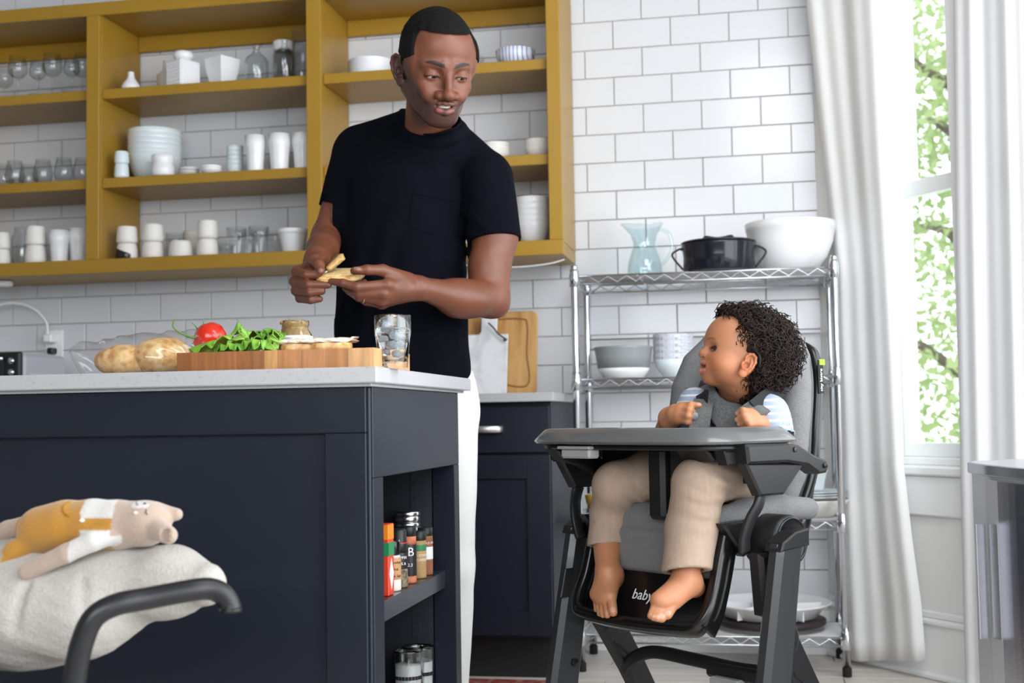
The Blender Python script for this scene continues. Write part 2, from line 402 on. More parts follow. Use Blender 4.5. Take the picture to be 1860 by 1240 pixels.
curtain('curtain', 'long white curtain hanging between the wire rack and the window', [(1455, -170), (1465, 0), (1487, 200), (1510, 400), (1521, 500), (1523, 600), (1531, 800), (1538, 1000), (1547, 1200)],
        [(1592, -170), (1600, 0), (1612, 300), (1632, 660), (1640, 850), (1655, 980), (1672, 1100), (1680, 1208)],
        lambda u, y: 4.385-.25*u-.06*min(1, max(0, (y-440)/200)), lambda u: math.sin(u*9.5+.6)*.6+math.sin(u*23)*.25, .022, M['curtain'], .02)
curtain('curtain', 'pale curtain with soft vertical folds at the right edge of the photo', [(1731, -170), (1733, 0), (1737, 420), (1745, 840), (1752, 1150), (1756, 1290)],
        [(1905, -170), (1910, 0), (1925, 420), (1935, 840), (1945, 1150), (1950, 1290)],
        lambda u, y: 3.93-.3*u, lambda u: math.sin(u*14)*.8+math.sin(u*37+1)*.3, .02, M['curtain2'], .02)
# outside: lawn, fence, trees
lawn = struct(mk('ground_outside', *bx(-2, 14, 5.6, 30, -1.2, -1.0), mat('lawn', (.45, .55, .3), .9, var=.2), loc=(5, 12, -1.1)))
fn = thing('garden_fence', 'pale board fence outside the window', 'fence', (2.2, 8.2, -1))
M['fence'] = mat('pale_fence', (.75, .77, .76), .8)
for i in range(16): mk('board', *bx(.6+i*.16, .6+i*.16+.15, 8.2, 8.225, -1, .62+.01*(i % 2), .004), M['fence'], fn)
mk('rail', *bx(.6, 3.2, 8.225, 8.27, .3, .38), M['fence'], fn)
M['bark'] = mat('bark', (.12, .09, .07), .9)
def tree(label, x, y, hgt, crown, n, col, seed):
    g = np.random.default_rng(seed); t = thing('garden_tree', label, 'tree', (x, y, -1), 'trees outside the window')
    mk('trunk', *tube(catmull([(x, y, -1), (x+.1, y, .6), (x-.05, y+.1, hgt*.7), (x+.1, y, hgt)], 5), [.14-.006*i for i in range(16)], 8), M['bark'], t, True)
    for k in range(7):
        a = g.random()*6.28; z = .9+g.random()*(hgt-1.2)
        mk('branch', *tube([(x, y, z), (x+math.cos(a)*.5, y+math.sin(a)*.5, z+.35), (x+math.cos(a)*1.1, y+math.sin(a)*1.1, z+.5)], [.05, .035, .015], 6), M['bark'], t, True)
    cc = np.array([[x+math.cos(a)*crown*.6*r, y+math.sin(a)*crown*.6*r, .3+h*hgt*1.05] for a, r, h in zip(g.random(26)*6.28, g.random(26), g.random(26))])
    P = cc[g.integers(0, 26, n)]+g.normal(0, crown*.24, (n, 3))
    a = g.normal(0, 1, (n, 3)); a /= np.linalg.norm(a, axis=1)[:, None]; b = np.cross(a, g.normal(0, 1, (n, 3))); b /= np.linalg.norm(b, axis=1)[:, None]
    s = (.035+.03*g.random(n))[:, None]
    V = np.stack([P-a*s, P+b*s*.5, P+a*s, P-b*s*.5], 1).reshape(-1, 3)
    o = mk('foliage', V, np.arange(4*n).reshape(-1, 4), leafm[col], t); o['kind'] = 'stuff'
leafm = [ramp_mat('leaf_%d' % i, s, 2.5, .6) for i, s in enumerate(([(.3, (.17, .23, .08)), (.7, (.36, .42, .2))], [(.3, (.12, .19, .11)), (.7, (.27, .34, .22))]))]
for lm in leafm:
    nt = lm.node_tree; B = nt.nodes['Principled BSDF']; T = nt.nodes.new('ShaderNodeBsdfTranslucent'); T.inputs[0].default_value = (.42, .5, .24, 1)
    mx = nt.nodes.new('ShaderNodeMixShader'); mx.inputs[0].default_value = .45; nt.links.new(B.outputs[0], mx.inputs[1]); nt.links.new(T.outputs[0], mx.inputs[2]); nt.links.new(mx.outputs[0], nt.nodes['Material Output'].inputs[0])
tree('leafy green tree nearest behind the window panes', 1.75, 10.0, 3.6, 1.9, 7000, 0, 1)
tree('darker leafy tree further back behind the window', 4.0, 16.5, 4.4, 2.2, 7000, 1, 2)
# ---------------------------------------------------------------- wall shelving (ochre)
YC = 4.17
cabw = thing('wall_cabinet', 'large open ochre yellow cabinet with shelves hung on the tiled wall', 'cabinet', (-1.6, 4.33, 1.37))
def cp(nm, *a, m='ochre', b=.0018, par=None): return mk(nm, *bx(*a, b), M[m], par or cabw)
cabp = mk('bottom_panel', *bx(-3.0, -.606, YC+.02, YW-.012, 1.372, 1.415, .0015), M['ochre'], cabw)
cp('top_panel', -3.0, -.606, YC+.02, YW-.012, 2.322, 2.36)
for a, b in ((-3.05, -3.0), (-2.344, -2.293), (-1.504, -1.45), (-.65, -.604)):
    cp('stile', a, b, YC, YC+.02, 1.42, 2.314)
    cp('side_panel' if a in (-3.05, -.65) else 'partition', a+.0008, b-.0008, YC+.02, YW-.012, 1.415, 2.322)
cp('bottom_rail', -3.05, -.604, YC, YC+.02, 1.37, 1.42); cp('top_rail', -3.05, -.604, YC, YC+.02, 2.314, 2.362)
for a, b in ((-3.0, -2.3445), (-2.2925, -1.5045), (-1.4495, -.6505)):
    cp('shelf', a, b, YC+.024, YW-.013, 2.010, 2.046); cp('shelf', a, b, YC+.024, YW-.013, 1.682, 1.718)
    cp('hanging_rail', a, b, YW-.03, YW-.012, 2.262, 2.322)
tag(mk('power_cable', *tube(catmull([(-.62, 4.3, 1.368), (-.68, 4.28, 1.352), (-.8, 4.27, 1.345), (-.95, 4.28, 1.358), (-1.0, 4.29, 1.366)], 6), .0035, 6), M['trim'], None, True), 'thin white cable sagging under the ochre cabinet', 'cable')
# ---------------------------------------------------------------- base cabinets along the back wall
def pull(par, c, w):
    x, y, z = c
    mk('handle', *cat_([tube([(x-w/2, y, z), (x-w/2, y-.012, z), (x-w/2+.008, y-.022, z), (x+w/2-.008, y-.022, z), (x+w/2, y-.012, z), (x+w/2, y, z)], 1.0, 10, flat=(.009, .012), up=(0, 0, 1))]), M['steel'], par, True)
def shaker(nm, x0, x1, y, z0, z1, par, fr=.075, th=.02):
    d = mk(nm, *cat_([bx(x0, x0+fr, y, y+th, z0, z1, .0015), bx(x1-fr, x1, y, y+th, z0, z1, .0015), bx(x0+fr, x1-fr, y, y+th, z0, z0+fr, .0015), bx(x0+fr, x1-fr, y, y+th, z1-fr, z1, .0015)]), M['navy'], par)
    mk('panel', *bx(x0+fr-.004, x1-fr+.004, y+.011, y+th, z0+fr-.004, z1-fr+.004), M['navy'], d); return d
def base_unit(x0, x1, label):
    t = thing('base_cabinet', label, 'cabinet', ((x0+x1)/2, 4.2, 0), 'base cabinets along the back wall')
    mk('body', *bx(x0, x1, 3.952, YW-.014, .135, .874, .001), M['navy'], t)
    d = mk('drawer', *bx(x0+.003, x1-.003, 3.93, 3.95, .715, .862, .002), M['navy'], t); pull(d, ((x0+x1)/2-.02, 3.93, .79), .13)
    shaker('door', x0+.003, x1-.003, 3.93, .145, .708, t)
    mk('toe_kick', *bx(x0, x1, 4.02, 4.06, 0, .135), M['toe'], t)
hx = at(873, 775, 3.93)[0]
base_unit(2*hx+.04+.622, -.622, 'dark navy base cabinet with a steel handled drawer beside the wire rack')
base_unit(-2.0, 2*hx+.04+.622-.003, 'navy base cabinet hidden behind the kitchen island')
tag(mk('worktop', *bx(-3.1, -.605, 3.9, YW-.014, .875, .903, .002), M['quartz']), 'grey stone worktop on the base cabinets along the back wall', 'worktop')
# ---------------------------------------------------------------- island
YI, XI = 2.117, -.651
isl = thing('kitchen_island', 'dark navy kitchen island with framed panel and open end shelves', 'island', (-1.6, 2.46, 0))
def ip(nm, *a, m='navy', b=.0015, par=None): return mk(nm, *bx(*a, b), M[m], par or isl)
XL = -2.9
ip('body', XL, -1.0, YI+.014, 2.79, .09, .884, m='navy')
ip('plinth', XL, XI-.05, YI+.06, 2.73, 0, .09, m='toe')
mk('top_rail', *bx(XL, -.659, YI, YI+.02, .801, .8815, .0015), M['navy'], isl)
ip('stile', -.734, -.659, YI, YI+.02, .06, .801)
ip('panel', XL+.08, -.73, YI+.0135, YI+.02, .06, .805)
ip('stile', XL, XL+.08, YI, YI+.02, .06, .801)
ip('corner_post', -.661, -.6535, YI+.008, YI+.025, .06, .8815, b=.0025)
ip('end_top_panel', XI-.02, XI, YI+.016, 2.79, .7215, .8815)
ip('end_stile', XI-.02, XI, YI+.016, 2.193, .06, .7215); ip('end_stile', XI-.05, XI, 2.742, 2.79, .06, .7215)
ip('inner_side', -.985, XI-.02, YI+.022, YI+.04, .09, .875, m='navyin'); mk('inner_side', *bx(-.985, XI-.052, 2.742, 2.79, .09, .875), M['navyin'], isl)
ip('inner_back', -1.0, -.985, YI+.02, 2.79, .09, .875, m='navyin')
ip('inner_top', -.985, XI-.02, YI+.04, 2.742, .85, .875, m='navyin')
M['gloss_navy'] = mat('gloss_navy', (.03, .035, .045), .22)
ip('shelf', -.984, XI-.022, YI+.041, 2.741, .452, .490, m='gloss_navy'); ip('shelf', -.984, XI-.022, YI+.041, 2.741, .095, .13, m='gloss_navy')
ip('pin_strip', XI-.10, XI-.085, 2.7405, 2.742, .21, .84, m='navyin', b=0)
for k in range(17):
    mk('pin_hole', *xf(lathe([(.003, 0), (.003, .001)], 8), rotx(math.pi/2), (XI-.0925, 2.7405, .24+k*.034)), M['blackrub'], isl)
itop = tag(mk('island_worktop', *cat_([bx(XL-.03, -.631, 2.092, 2.838, .887, .915, .0022), bx(XL, -.645, 2.107, 2.825, .8815, .887, .001)]), M['quartz']), 'pale grey stone worktop on the navy kitchen island', 'worktop')
# ---------------------------------------------------------------- wire rack
YF, YR, XA, XB = 4.13, 4.44, -.563, .272
rack = thing('wire_rack', 'chrome wire shelving rack standing before the tiled wall', 'shelving', ((XA+XB)/2, (YF+YR)/2, 0))
for x in (XA, XB):
    for y in (YF, YR):
        p = mk('post', *lathe([(.0122, .03), (.0122, 1.32), (.010, 1.325)], 14, (x, y, 0)), M['chrome'], rack, True)
        mk('foot', *lathe([(.012, 0), (.0145, .002), (.0145, .028), (.011, .032)], 12, (x, y, 0)), M['blackrub'], p)
SHZ = [.119, .483, .947, 1.288]
def rod(a, b, r=.003, n=6): return tube([a, b], r, n)
for z in SHZ:
    P = []
    for dz, r in ((0, .0036), (-.026, .0036)):
        for y in (YF, YR): P.append(rod((XA, y, z+dz), (XB, y, z+dz), r))
        for x in (XA, XB): P.append(rod((x, YF, z+dz), (x, YR, z+dz), r))
    n = 26
    for y in (YF, YR):
        q = [(XA+.02+(XB-XA-.04)*i/n, y, z-(.003 if i % 2 else .023)) for i in range(n+1)]; P.append(tube(q, .0026, 5))
    for x in (XA, XB):
        q = [(x, YF+.015+(YR-YF-.03)*i/8, z-(.003 if i % 2 else .023)) for i in range(9)]; P.append(tube(q, .0026, 5))
    s = mk('shelf', *cat_(P), M['wire'], rack, True)
    w = [rod((XA+.004, YF+.02+i*.0208, z+.0015), (XB-.004, YF+.02+i*.0208, z+.0015), .0017, 5) for i in range(14)]
    w += [rod((XA+(XB-XA)*k/4, YF, z-.002), (XA+(XB-XA)*k/4, YR, z-.002), .0026, 5) for k in (1, 2, 3)]
    mk('wires', *cat_(w), M['wire'], s)
    for x in (XA, XB):
        for y in (YF, YR): mk('collar', *lathe([(.0125, -.036), (.0175, -.034), (.0175, .002), (.0148, .012), (.0148, .022), (.0125, .024)], 14, (x, y, z)), M['chrome'], s, True)
mk('back_rail', *rod((XA, YR, 1.096), (XB, YR, 1.096), .004), M['wire'], rack)
# ---------------------------------------------------------------- shelf ware
PXM = 1.909e-3
Z1, Z2, Z3 = 2.046, 1.718, 1.4155          # shelf tops: upper, middle, floor of the cabinet
def sx(px, py, Y): return at(px, py, Y)[0]
def ware(nm, label, cat, px, py, Y, z, vf, m, group=None, smooth=True):
    x = sx(px, py, Y); v, f = vf
    o = mk(nm, np.asarray(v)+np.array([x, Y, z+.0006]), f, M[m] if isinstance(m, str) else m, None, smooth, loc=(x, Y, z+.0006))
    return tag(o, label, cat, group)
def wineglass(h, r):
    return lathe([(.034, 0), (.034, .0015), (.006, .004), (.004, .012), (.0035, h*.42), (.006, h*.47), (r*.55, h*.52), (r*.95, h*.62), (r, h*.72), (r*.82, h), (r*.79, h), (r*.965, h*.72), (r*.9, h*.62), (r*.5, h*.53), (.001, h*.5)], 20)
for px, py, Y, h, r, lb in ((32, 150, 4.26, .165, .036, 'large stemmed wine glass, leftmost on the top shelf'), (95, 150, 4.28, .172, .037, 'large stemmed wine glass in the middle of the top left shelf'), (150, 150, 4.33, .178, .038, 'large stemmed wine glass half hidden behind the left ochre stile'),
        (68, 160, 4.22, .122, .030, 'small stemmed wine glass between two large ones'), (130, 160, 4.22, .125, .030, 'small stemmed wine glass near the left ochre stile'), (8, 160, 4.36, .16, .034, 'stemmed wine glass at the left edge of the photo')):
    ware('wine_glass', lb, 'wine glass', px, py, Y, Z1, wineglass(h, r), 'thin', 'wine glasses on the top left shelf')
def stemless(h, r): return lathe([(r*.5, 0), (r*.85, .012), (r, h*.4), (r*.72, h), (r*.69, h), (r*.95, h*.4), (r*.8, .016), (.001, .008)], 18)
for i, (px, Y) in enumerate(((8, 4.3), (27, 4.25), (52, 4.33), (78, 4.26), (116, 4.25), (150, 4.27))):
    ware('stemless_glass', ['stemless wine glass at the left end of the middle shelf', 'stemless wine glass second from the left', 'stemless glass standing back between two others', 'stemless wine glass fourth from the left', 'stemless wine glass next to last before the ochre stile', 'stemless wine glass nearest the left ochre stile'][i], 'glass', px, 310, Y, Z2, stemless(.095, .037), 'thin', 'stemless glasses on the middle left shelf')
def cupA(h, r, lean=0): return lathe([(r*.8, 0), (r*.97, h*.12), (r, h*.35), (r*.93, h*.75), (r*.84, h*.98), (r*.8, h), (r*.76, h*.97), (r*.8, h*.5), (.001, h*.45)], 22)
def cupB(h, r): return lathe([(r*.82, 0), (r*.98, h*.1), (r, h*.2), (r*.9, h*.92), (r*.84, h), (.001, h*.99)], 22)      # upside-down cup
def stack2(px, Y, z, w, h, py, la, lb, m='cream', grp='stacked cream cups'):
    ware('cup', la, 'cup', px, py, Y, z, cupA(h*.5, w/2), m, grp); return ware('cup', lb, 'cup', px, py, Y, z+h*.5+.0005, cupB(h*.49, w/2*.97), m, grp)
stack2(4, 4.24, Z3, .062, .128, 470, 'cream cup under another at the left photo edge', 'cream cup with a blue band stacked at the left photo edge')
stack2(65, 4.24, Z3, .078, .146, 470, 'lower cream cup left of the white fluted tumblers', 'upper cream cup left of the white fluted tumblers')
ware('glass_jar', 'clear glass jar with a stopper behind the cream cups', 'jar', 40, 470, 4.34, Z3, shell([(.035, 0), (.04, .01), (.04, .12), (.03, .14), (.03, .16)], .003), 'thin')
def tumbler(h, r, n=24):
    fl = lambda a, j: 1+.03*math.cos(a*10) if 0 < j < 4 else 1
    return lathe([(r*.74, 0), (r*.77, .004), (r*.84, h*.35), (r*.92, h*.62), (r*.98, h*.68), (r, h*.74), (r, h), (r*.93, h), (r*.9, h*.7), (.001, h*.68)], 30, flute=fl)
def tum(px, Y, z, w, h, py, lb, m='white', g='white fluted tumblers'): return ware('tumbler', lb, 'tumbler', px, py, Y, z, tumbler(h, w/2), m, g)
tum(108, 4.24, Z3, .072, .125, 470, 'white fluted tumbler on the bottom left shelf beside the cream cups'); tum(143, 4.27, Z3, .07, .134, 470, 'white fluted tumbler touching the left ochre stile')
# middle bay, top shelf
ware('bud_vase', 'small white teardrop bud vase', 'vase', 238, 150, 4.24, Z1, shell([(.03, 0), (.035, .012), (.028, .026), (.014, .045), (.011, .062), (.0115, .068)], .003), 'white')
can = thing('canister', 'square white textured canister with a round lid', 'canister', (sx(333, 150, 4.26), 4.26, Z1+.0006))
cx = wloc(can); Rc = rotz(math.radians(-28))
mk('body', *box(cx+[0, 0, .049], (.088, .088, .098), .004, Rc), M['white'], can)
st = [box(cx+Rc@np.array([ (i-3)*.012, -.0445, .012+j*.0125]), (.008, .003, .009), .001, Rc) for i in range(7) for j in range(7)] + [box(cx+Rc@np.array([.0445, (i-3)*.012, .012+j*.0125]), (.003, .008, .009), .001, Rc) for i in range(7) for j in range(7)]
o = mk('texture_studs', *cat_(st), M['white'], can); o['kind'] = 'stuff'
mk('neck', *lathe([(.03, .098), (.031, .104), (.028, .108)], 22, cx), M['white'], can, True)
mk('lid', *lathe([(.031, .108), (.034, .112), (.037, .122), (.034, .133), (.02, .138), (.001, .139)], 22, cx), M['white'], can, True)
ware('bottle', 'cream ceramic bottle behind the square canister', 'bottle', 303, 150, 4.37, Z1, lathe([(.034, 0), (.037, .01), (.037, .085), (.016, .105), (.013, .135), (.015, .14), (.001, .14)], 20), 'creamd')
ware('planter', 'tapered white square bowl on the top shelf', 'bowl', 404, 140, 4.28, Z1, xf(shell([(.038, 0), (.042, .004), (.058, .06), (.064, .104)], .005, 4), rotz(math.radians(18))), 'white', smooth=False)
def bottleg(r, h): return shell([(r*.9, 0), (r, .008), (r, h*.58), (r*.86, h*.68), (r*.4, h*.8), (r*.3, h*.86), (r*.3, h*.96), (r*.4, h)], .003, 24)
ware('glass_bottle', 'clear round shouldered glass bottle beside the white planter', 'bottle', 466, 140, 4.28, Z1, bottleg(.044, .145), 'thin', 'clear bottles')
ware('glass_bottle', 'clear glass bottle in front of the lidded jar', 'bottle', 517, 130, 4.25, Z1, bottleg(.038, .15), 'thin', 'clear bottles')
j = thing('storage_jar', 'tall clear storage jar with a white lid behind the glass bottles', 'jar', (sx(516, 130, 4.37), 4.37, Z1+.0006)); cj = wloc(j)
mk('body', *shell([(.04, 0), (.042, .006), (.042, .13), (.036, .145)], .003, 22, cj), M['thin'], j, True); mk('lid', *lathe([(.036, .146), (.038, .15), (.041, .175), (.039, .18), (.001, .181)], 20, cj), M['white'], j, True)
ware('glass_cylinder', 'tall clear glass cylinder by the middle ochre stile', 'glass', 549, 130, 4.30, Z1, shell([(.036, 0), (.038, .005), (.038, .2)], .003, 22), 'thin')
# middle bay, middle shelf
def bowl(r, h, n=28): return shell([(r*.5, 0), (r*.62, .004), (r*.86, h*.45), (r*.97, h*.8), (r, h)], .004, n)
zz = Z2
for i in range(6):
    r, h = (.099, .105) if i == 0 else (.1-.0007*(i % 2), .1)
    ware('bowl', ['lowest pale blue bowl of the large stack', 'second pale blue bowl from the bottom of the large stack', 'third pale blue bowl from the bottom of the large stack', 'fourth pale blue bowl from the bottom of the large stack', 'fifth pale blue bowl from the bottom of the large stack', 'topmost pale blue bowl of the large stack'][i], 'bowl', 281, 300, 4.355, zz, bowl(r, h), 'celadon', 'pale blue bowls stacked on the middle shelf'); zz += .0195
ware('cup', 'lower small white cup left of the bowl stack', 'cup', 221, 318, 4.22, Z2, cupB(.052, .027), 'celadon', 'two stacked small cups'); ware('cup', 'upper small white cup left of the bowl stack', 'cup', 221, 318, 4.22, Z2+.0525, cupB(.046, .0265), 'celadon', 'two stacked small cups')
ware('sugar_bowl', 'small ribbed white bowl in front of the bowl stack', 'bowl', 296, 312, 4.225, Z2, shell([(.036, 0), (.04, .006), (.041, .035), (.036, .045), (.04, .06), (.041, .075)], .004), 'white')
for i in range(5): ware('saucer', ['lowest', 'second lowest', 'middle', 'second highest', 'topmost'][i]+' small grey saucer of the short stack', 'saucer', 344, 312, 4.26, Z2+i*.0062, shell([(.022, 0), (.03, .002), (.036, .006)], .002), 'creamd' if i % 2 else 'white', 'small stacked saucers')
for i in range(2): ware('dip_bowl', ['lower of two tiny white bowls beside the saucers', 'upper of two tiny white bowls beside the saucers'][i], 'bowl', 384, 308, 4.25, Z2+i*.010, bowl(.038, .022, 20), 'white', 'tiny white bowls')
for i in range(5): ware('cup', ['lowest', 'second lowest', 'middle', 'second highest', 'topmost'][i]+' white cup of the tall stack left of the tumblers', 'cup', 427, 305, 4.28, Z2+i*.0165, lathe([(.022, 0), (.025, .004), (.029, .03), (.0305, .042), (.028, .042), (.001, .03)], 20), 'celadon', 'tall stack of small cups')
tum(464, 4.24, Z2, .075, .131, 300, 'leftmost white fluted tumbler on the middle shelf'); tum(508, 4.24, Z2, .08, .131, 300, 'second white fluted tumbler on the middle shelf'); tum(550, 4.25, Z2, .075, .131, 300, 'white fluted tumbler touching the middle ochre stile')
# middle bay, bottom
c0 = stack2(231, 4.24, Z3, .08, .128, 460, 'cream cup with a black dipped side at the bottom of a pair', 'cream cup standing on the black dipped cup')
xx = sx(228, 460, 4.24); blk = [(xx-.028+.056*t, 4.24, 0) for t in np.linspace(0, 1, 2)]
th = np.linspace(-2.55, -.75, 15); V = []; F = []
for jv in range(7):
    for a in th:
        zz = (.004+(.046-.026*((a+2.55)/1.8))*jv/6) ; r = np.interp(zz, [0, .0077, .0224, .048, .063], [.032, .0388, .04, .0372, .0336])+.0006
        V.append((xx+.006+r*math.cos(a), 4.24+r*math.sin(a), Z3+.0006+zz))
F = [[jv*15+i, jv*15+i+1, (jv+1)*15+i+1, (jv+1)*15+i] for jv in range(6) for i in range(14)]
mk('black_dip', V, F, M['darkceramic'], [o for o in bpy.data.objects if o.get('label', '').startswith('cream cup with a black dipped')][0], True)
stack2(278, 4.25, Z3, .08, .134, 460, 'lower speckled cream cup right of the black dipped one', 'upper speckled cream cup with faint relief')
stack2(377, 4.25, Z3, .078, .138, 460, 'lower plain cream cup of the tallest pair', 'upper plain cream cup of the tallest pair')
ware('cup', 'low cream cup scored with dark leaf lines', 'cup', 329, 460, 4.25, Z3, shell([(.038, 0), (.043, .008), (.044, .02), (.041, .05), (.037, .066)], .004), ramp_mat('leaf_lines', [(.45, (.78, .76, .72)), (.5, (.35, .34, .34)), (.55, (.78, .76, .72))], 26, .5, kind='wave', stretch=(1, 1, .2), dist=1.5))
ware('drinking_glass', 'cut glass tumbler behind the scored cup', 'glass', 318, 450, 4.36, Z3, tumbler(.115, .035), 'thin'); ware('cup', 'grey cup with a dark rim standing at the back', 'cup', 350, 450, 4.38, Z3, shell([(.03, 0), (.032, .01), (.034, .11), (.0345, .122)], .004), 'creamd')
for px, Y, lb in ((430, 4.24, 'ribbed drinking glass nearest the tall cup pair'), (470, 4.24, 'ribbed drinking glass beside the white bowl'), (450, 4.33, 'ribbed drinking glass behind the other two'), (500, 4.36, 'ribbed drinking glass at the back by the white bowl'), (408, 4.33, 'short drinking glass behind the tall cup pair')):
    ware('drinking_glass', lb, 'glass', px, 455, Y, Z3, tumbler(.105 if px != 408 else .06, .037), 'thin', 'ribbed drinking glasses')
ware('bowl', 'deep white bowl with a thick rim by the middle ochre stile', 'bowl', 532, 455, 4.27, Z3, shell([(.034, 0), (.036, .004), (.05, .07), (.053, .078), (.056, .08), (.056, .093)], .005), 'white')
# right bay
for i in range(9): ware('plate', ['lowest', 'second', 'third', 'fourth', 'fifth', 'sixth', 'seventh', 'eighth', 'topmost'][i]+' white plate in the stack on the top right shelf'+('' if i in (0, 8) else ', counted from the bottom'), 'plate', 674, 125, 4.31, Z1+i*.0068, shell([(.05, 0), (.06, .002), (.083, .009)], .003, 28), 'white', 'white plates stacked on the top right shelf')
bl = ramp_mat('blue_batik', [(.30, (.7, .72, .77)), (.48, (.02, .06, .40)), (.62, (.03, .09, .48)), (.8, (.7, .72, .77))], 11, .3, kind='wave', stretch=(1, .3, .35), dist=3.5)
ware('bowl', 'white bowl painted with a blue feathered pattern', 'bowl', 936, 100, 4.28, Z1, shell([(.042, 0), (.05, .004), (.066, .03), (.07, .056)], .005), bl)
ware('glass_bowl', 'small clear glass bowl behind the head of the man', 'bowl', 858, 105, 4.3, Z1, bowl(.045, .05), 'thin')
def bstack(px, py, Y, z, n, r, h, dz, m, pos): 
    for i in range(n): ware('bowl', (['lowest', 'second', 'third', 'fourth', 'fifth', 'sixth'][i] if i < n-1 else 'topmost')+' white bowl of the stack '+pos, 'bowl', px, py, Y, z+i*dz, bowl(r, h), m, 'white bowls stacked '+pos)
bstack(900, 270, 4.31, Z2, 4, .052, .034, .011, 'cream', 'beside the shoulder of the man')
bstack(978, 270, 4.30, Z2, 4, .048, .042, .009, 'cream', 'on the middle shelf at the right ochre stile')
bstack(968, 430, 4.31, Z3, 5, .062, .085, .0215, 'white', 'at the bottom right of the ochre cabinet')
# ---------------------------------------------------------------- things on the rack
def rk(px, py, Y): return sx(px, py, Y)
zr = SHZ[3]+.0034
t = thing('glass_pitcher', 'pale aqua glass pitcher on top of the wire rack', 'pitcher', (rk(1171, 480, 4.3), 4.3, zr)); b = wloc(t)
v, f = shell([(.05, 0), (.058, .006), (.06, .03), (.054, .065), (.04, .105), (.038, .12), (.046, .15), (.062, .178), (.066, .183)], .0035, 32)
for q in v:
    k = max(0, q[2]-.14)/.043; q[0] -= .014*k*k if q[0] < -.03 else 0; q[2] += .004*k*math.cos(2*math.atan2(q[1], q[0]))
mk('body', v+b, f, M['aquaglass'], t, True)
mk('handle', *tube(catmull([b+[.05, -.01, .165], b+[.085, -.012, .15], b+[.095, -.012, .1], b+[.075, -.01, .06], b+[.055, -.005, .045]], 6), .006, 8), M['aquaglass'], t, True)
t = thing('cooking_pot', 'glossy black lidded cooking pot on top of the wire rack', 'pot', (rk(1306, 480, 4.19), 4.19, zr)); b = wloc(t)
mk('body', *shell([(.112, 0), (.117, .004), (.116, .05), (.121, .085), (.122, .09)], .004, 40, b), M['darkceramic'], t, True)
l = mk('lid', *lathe([(.123, .093), (.123, .098), (.118, .1), (.09, .104), (.02, .108), (.001, .108)], 40, b), M['darkceramic'], t, True)
mk('lid_handle', *tube(catmull([b+[-.045, 0, .105], b+[-.043, 0, .119], b+[0, 0, .113], b+[.043, 0, .119], b+[.045, 0, .105]], 5), .0035, 8), M['black'], l, True)
for s in (-1, 1): mk('loop_handle', *tube(catmull([b+[s*.12, 0, .076], b+[s*.125, 0, .082], b+[s*.15, 0, .068], b+[s*.147, 0, .05], b+[s*.117, 0, .012]], 5), .0035, 8), M['black'], t, True)
ware('mixing_bowl', 'very large plain white bowl on top of the wire rack', 'bowl', 1437, 480, 4.30, zr, shell([(.07, 0), (.08, .004), (.118, .05), (.138, .1), (.145, .14), (.148, .143), (.149, .165)], .005, 44), 'white')
zr = SHZ[2]+.0034
t = thing('two_tone_bowl', 'grey glazed mixing bowl with a white foot on the rack', 'bowl', (rk(1133, 680, 4.26), 4.26, zr)); b = wloc(t)
mk('lower_body', *lathe([(.06, 0), (.068, .003), (.082, .022), (.0875, .035)], 36, b, cap=True), M['white'], t, True)
mk('upper_body', *shell([(.0875, .035), (.094, .075), (.098, .1), (.101, .106)], .004, 36, b), M['greyglaze'], t, True)
mk('spout', *box(b+[-.1, 0, .101], (.026, .03, .006), .002), M['greyglaze'], t)
pat = ramp_mat('blue_patterned', [(.35, (.36, .38, .46)), (.5, (.66, .68, .74)), (.65, (.45, .47, .55))], 70, .4)
for i in range(5):
    r, h = (.066, .06) if i == 0 else (.068, .034)
    ware('bowl', ['white footed bowl at the bottom of the patterned stack', 'lowest blue patterned bowl of the stack', 'second blue patterned bowl of the stack from below', 'third blue patterned bowl of the stack from below', 'topmost blue patterned bowl of the stack'][i], 'bowl', 1224, 680, 4.28, zr if i == 0 else zr+.046+(i-1)*.0215, shell([(r*.42, 0), (r*.5, .003), (r*.9, h*.6), (r, h)], .004) if i == 0 else shell([(r*.85, 0), (r*.93, .004), (r*.99, h*.6), (r, h)], .004), M['celadon'] if i == 0 else pat, 'patterned bowl stack on the rack')
zr = SHZ[1]+.0034
M['yellowglaze'] = mat('yellow_glaze', (.55, .33, .03), .3)
t = thing('yellow_bowl', 'small yellow bowl with a white inside behind the rack post', 'bowl', (rk(1098, 900, 4.27), 4.27, zr)); b = wloc(t)
mk('outer', *lathe([(.034, 0), (.04, .004), (.062, .05), (.067, .075), (.0655, .0765)], 28, b), M['yellowglaze'], t, True)
mk('inner', *lathe([(.0648, .077), (.058, .05), (.03, .012), (.001, .010)], 28, b, cap=False), M['white'], t, True)
X = rk(1475, 920, 4.28)
mk_ = lambda nm, lb, z, pr, m, c: ware(nm, lb, c, 1475, 930, 4.28, z, shell(pr, .004, 40), m)
mk_('serving_bowl', 'wide shallow white bowl at the base of the dish pile', zr, [(.06, 0), (.072, .004), (.11, .04), (.118, .052), (.12, .055)], 'cream', 'bowl')
for i, m in enumerate(('white', 'celadon', 'celadon')): mk_('plate', ['white plate lying on the wide bowl', 'pale blue plate under the top plate', 'uppermost pale blue plate under the square dish'][i], zr+.0575+i*.0082, [(.07, 0), (.08, .002), (.112, .010)], m, 'plate')
ware('square_dish', 'white tapered dish on top of the plate pile', 'dish', 1470, 880, 4.28, zr+.087, xf(shell([(.06, 0), (.064, .004), (.08, .055), (.085, .06)], .004, 4), rotz(math.radians(40))), 'celadon', smooth=False)
zr = SHZ[0]+.0034
M['bakelite'] = mat('dark_turntable', (.03, .022, .025), .5)
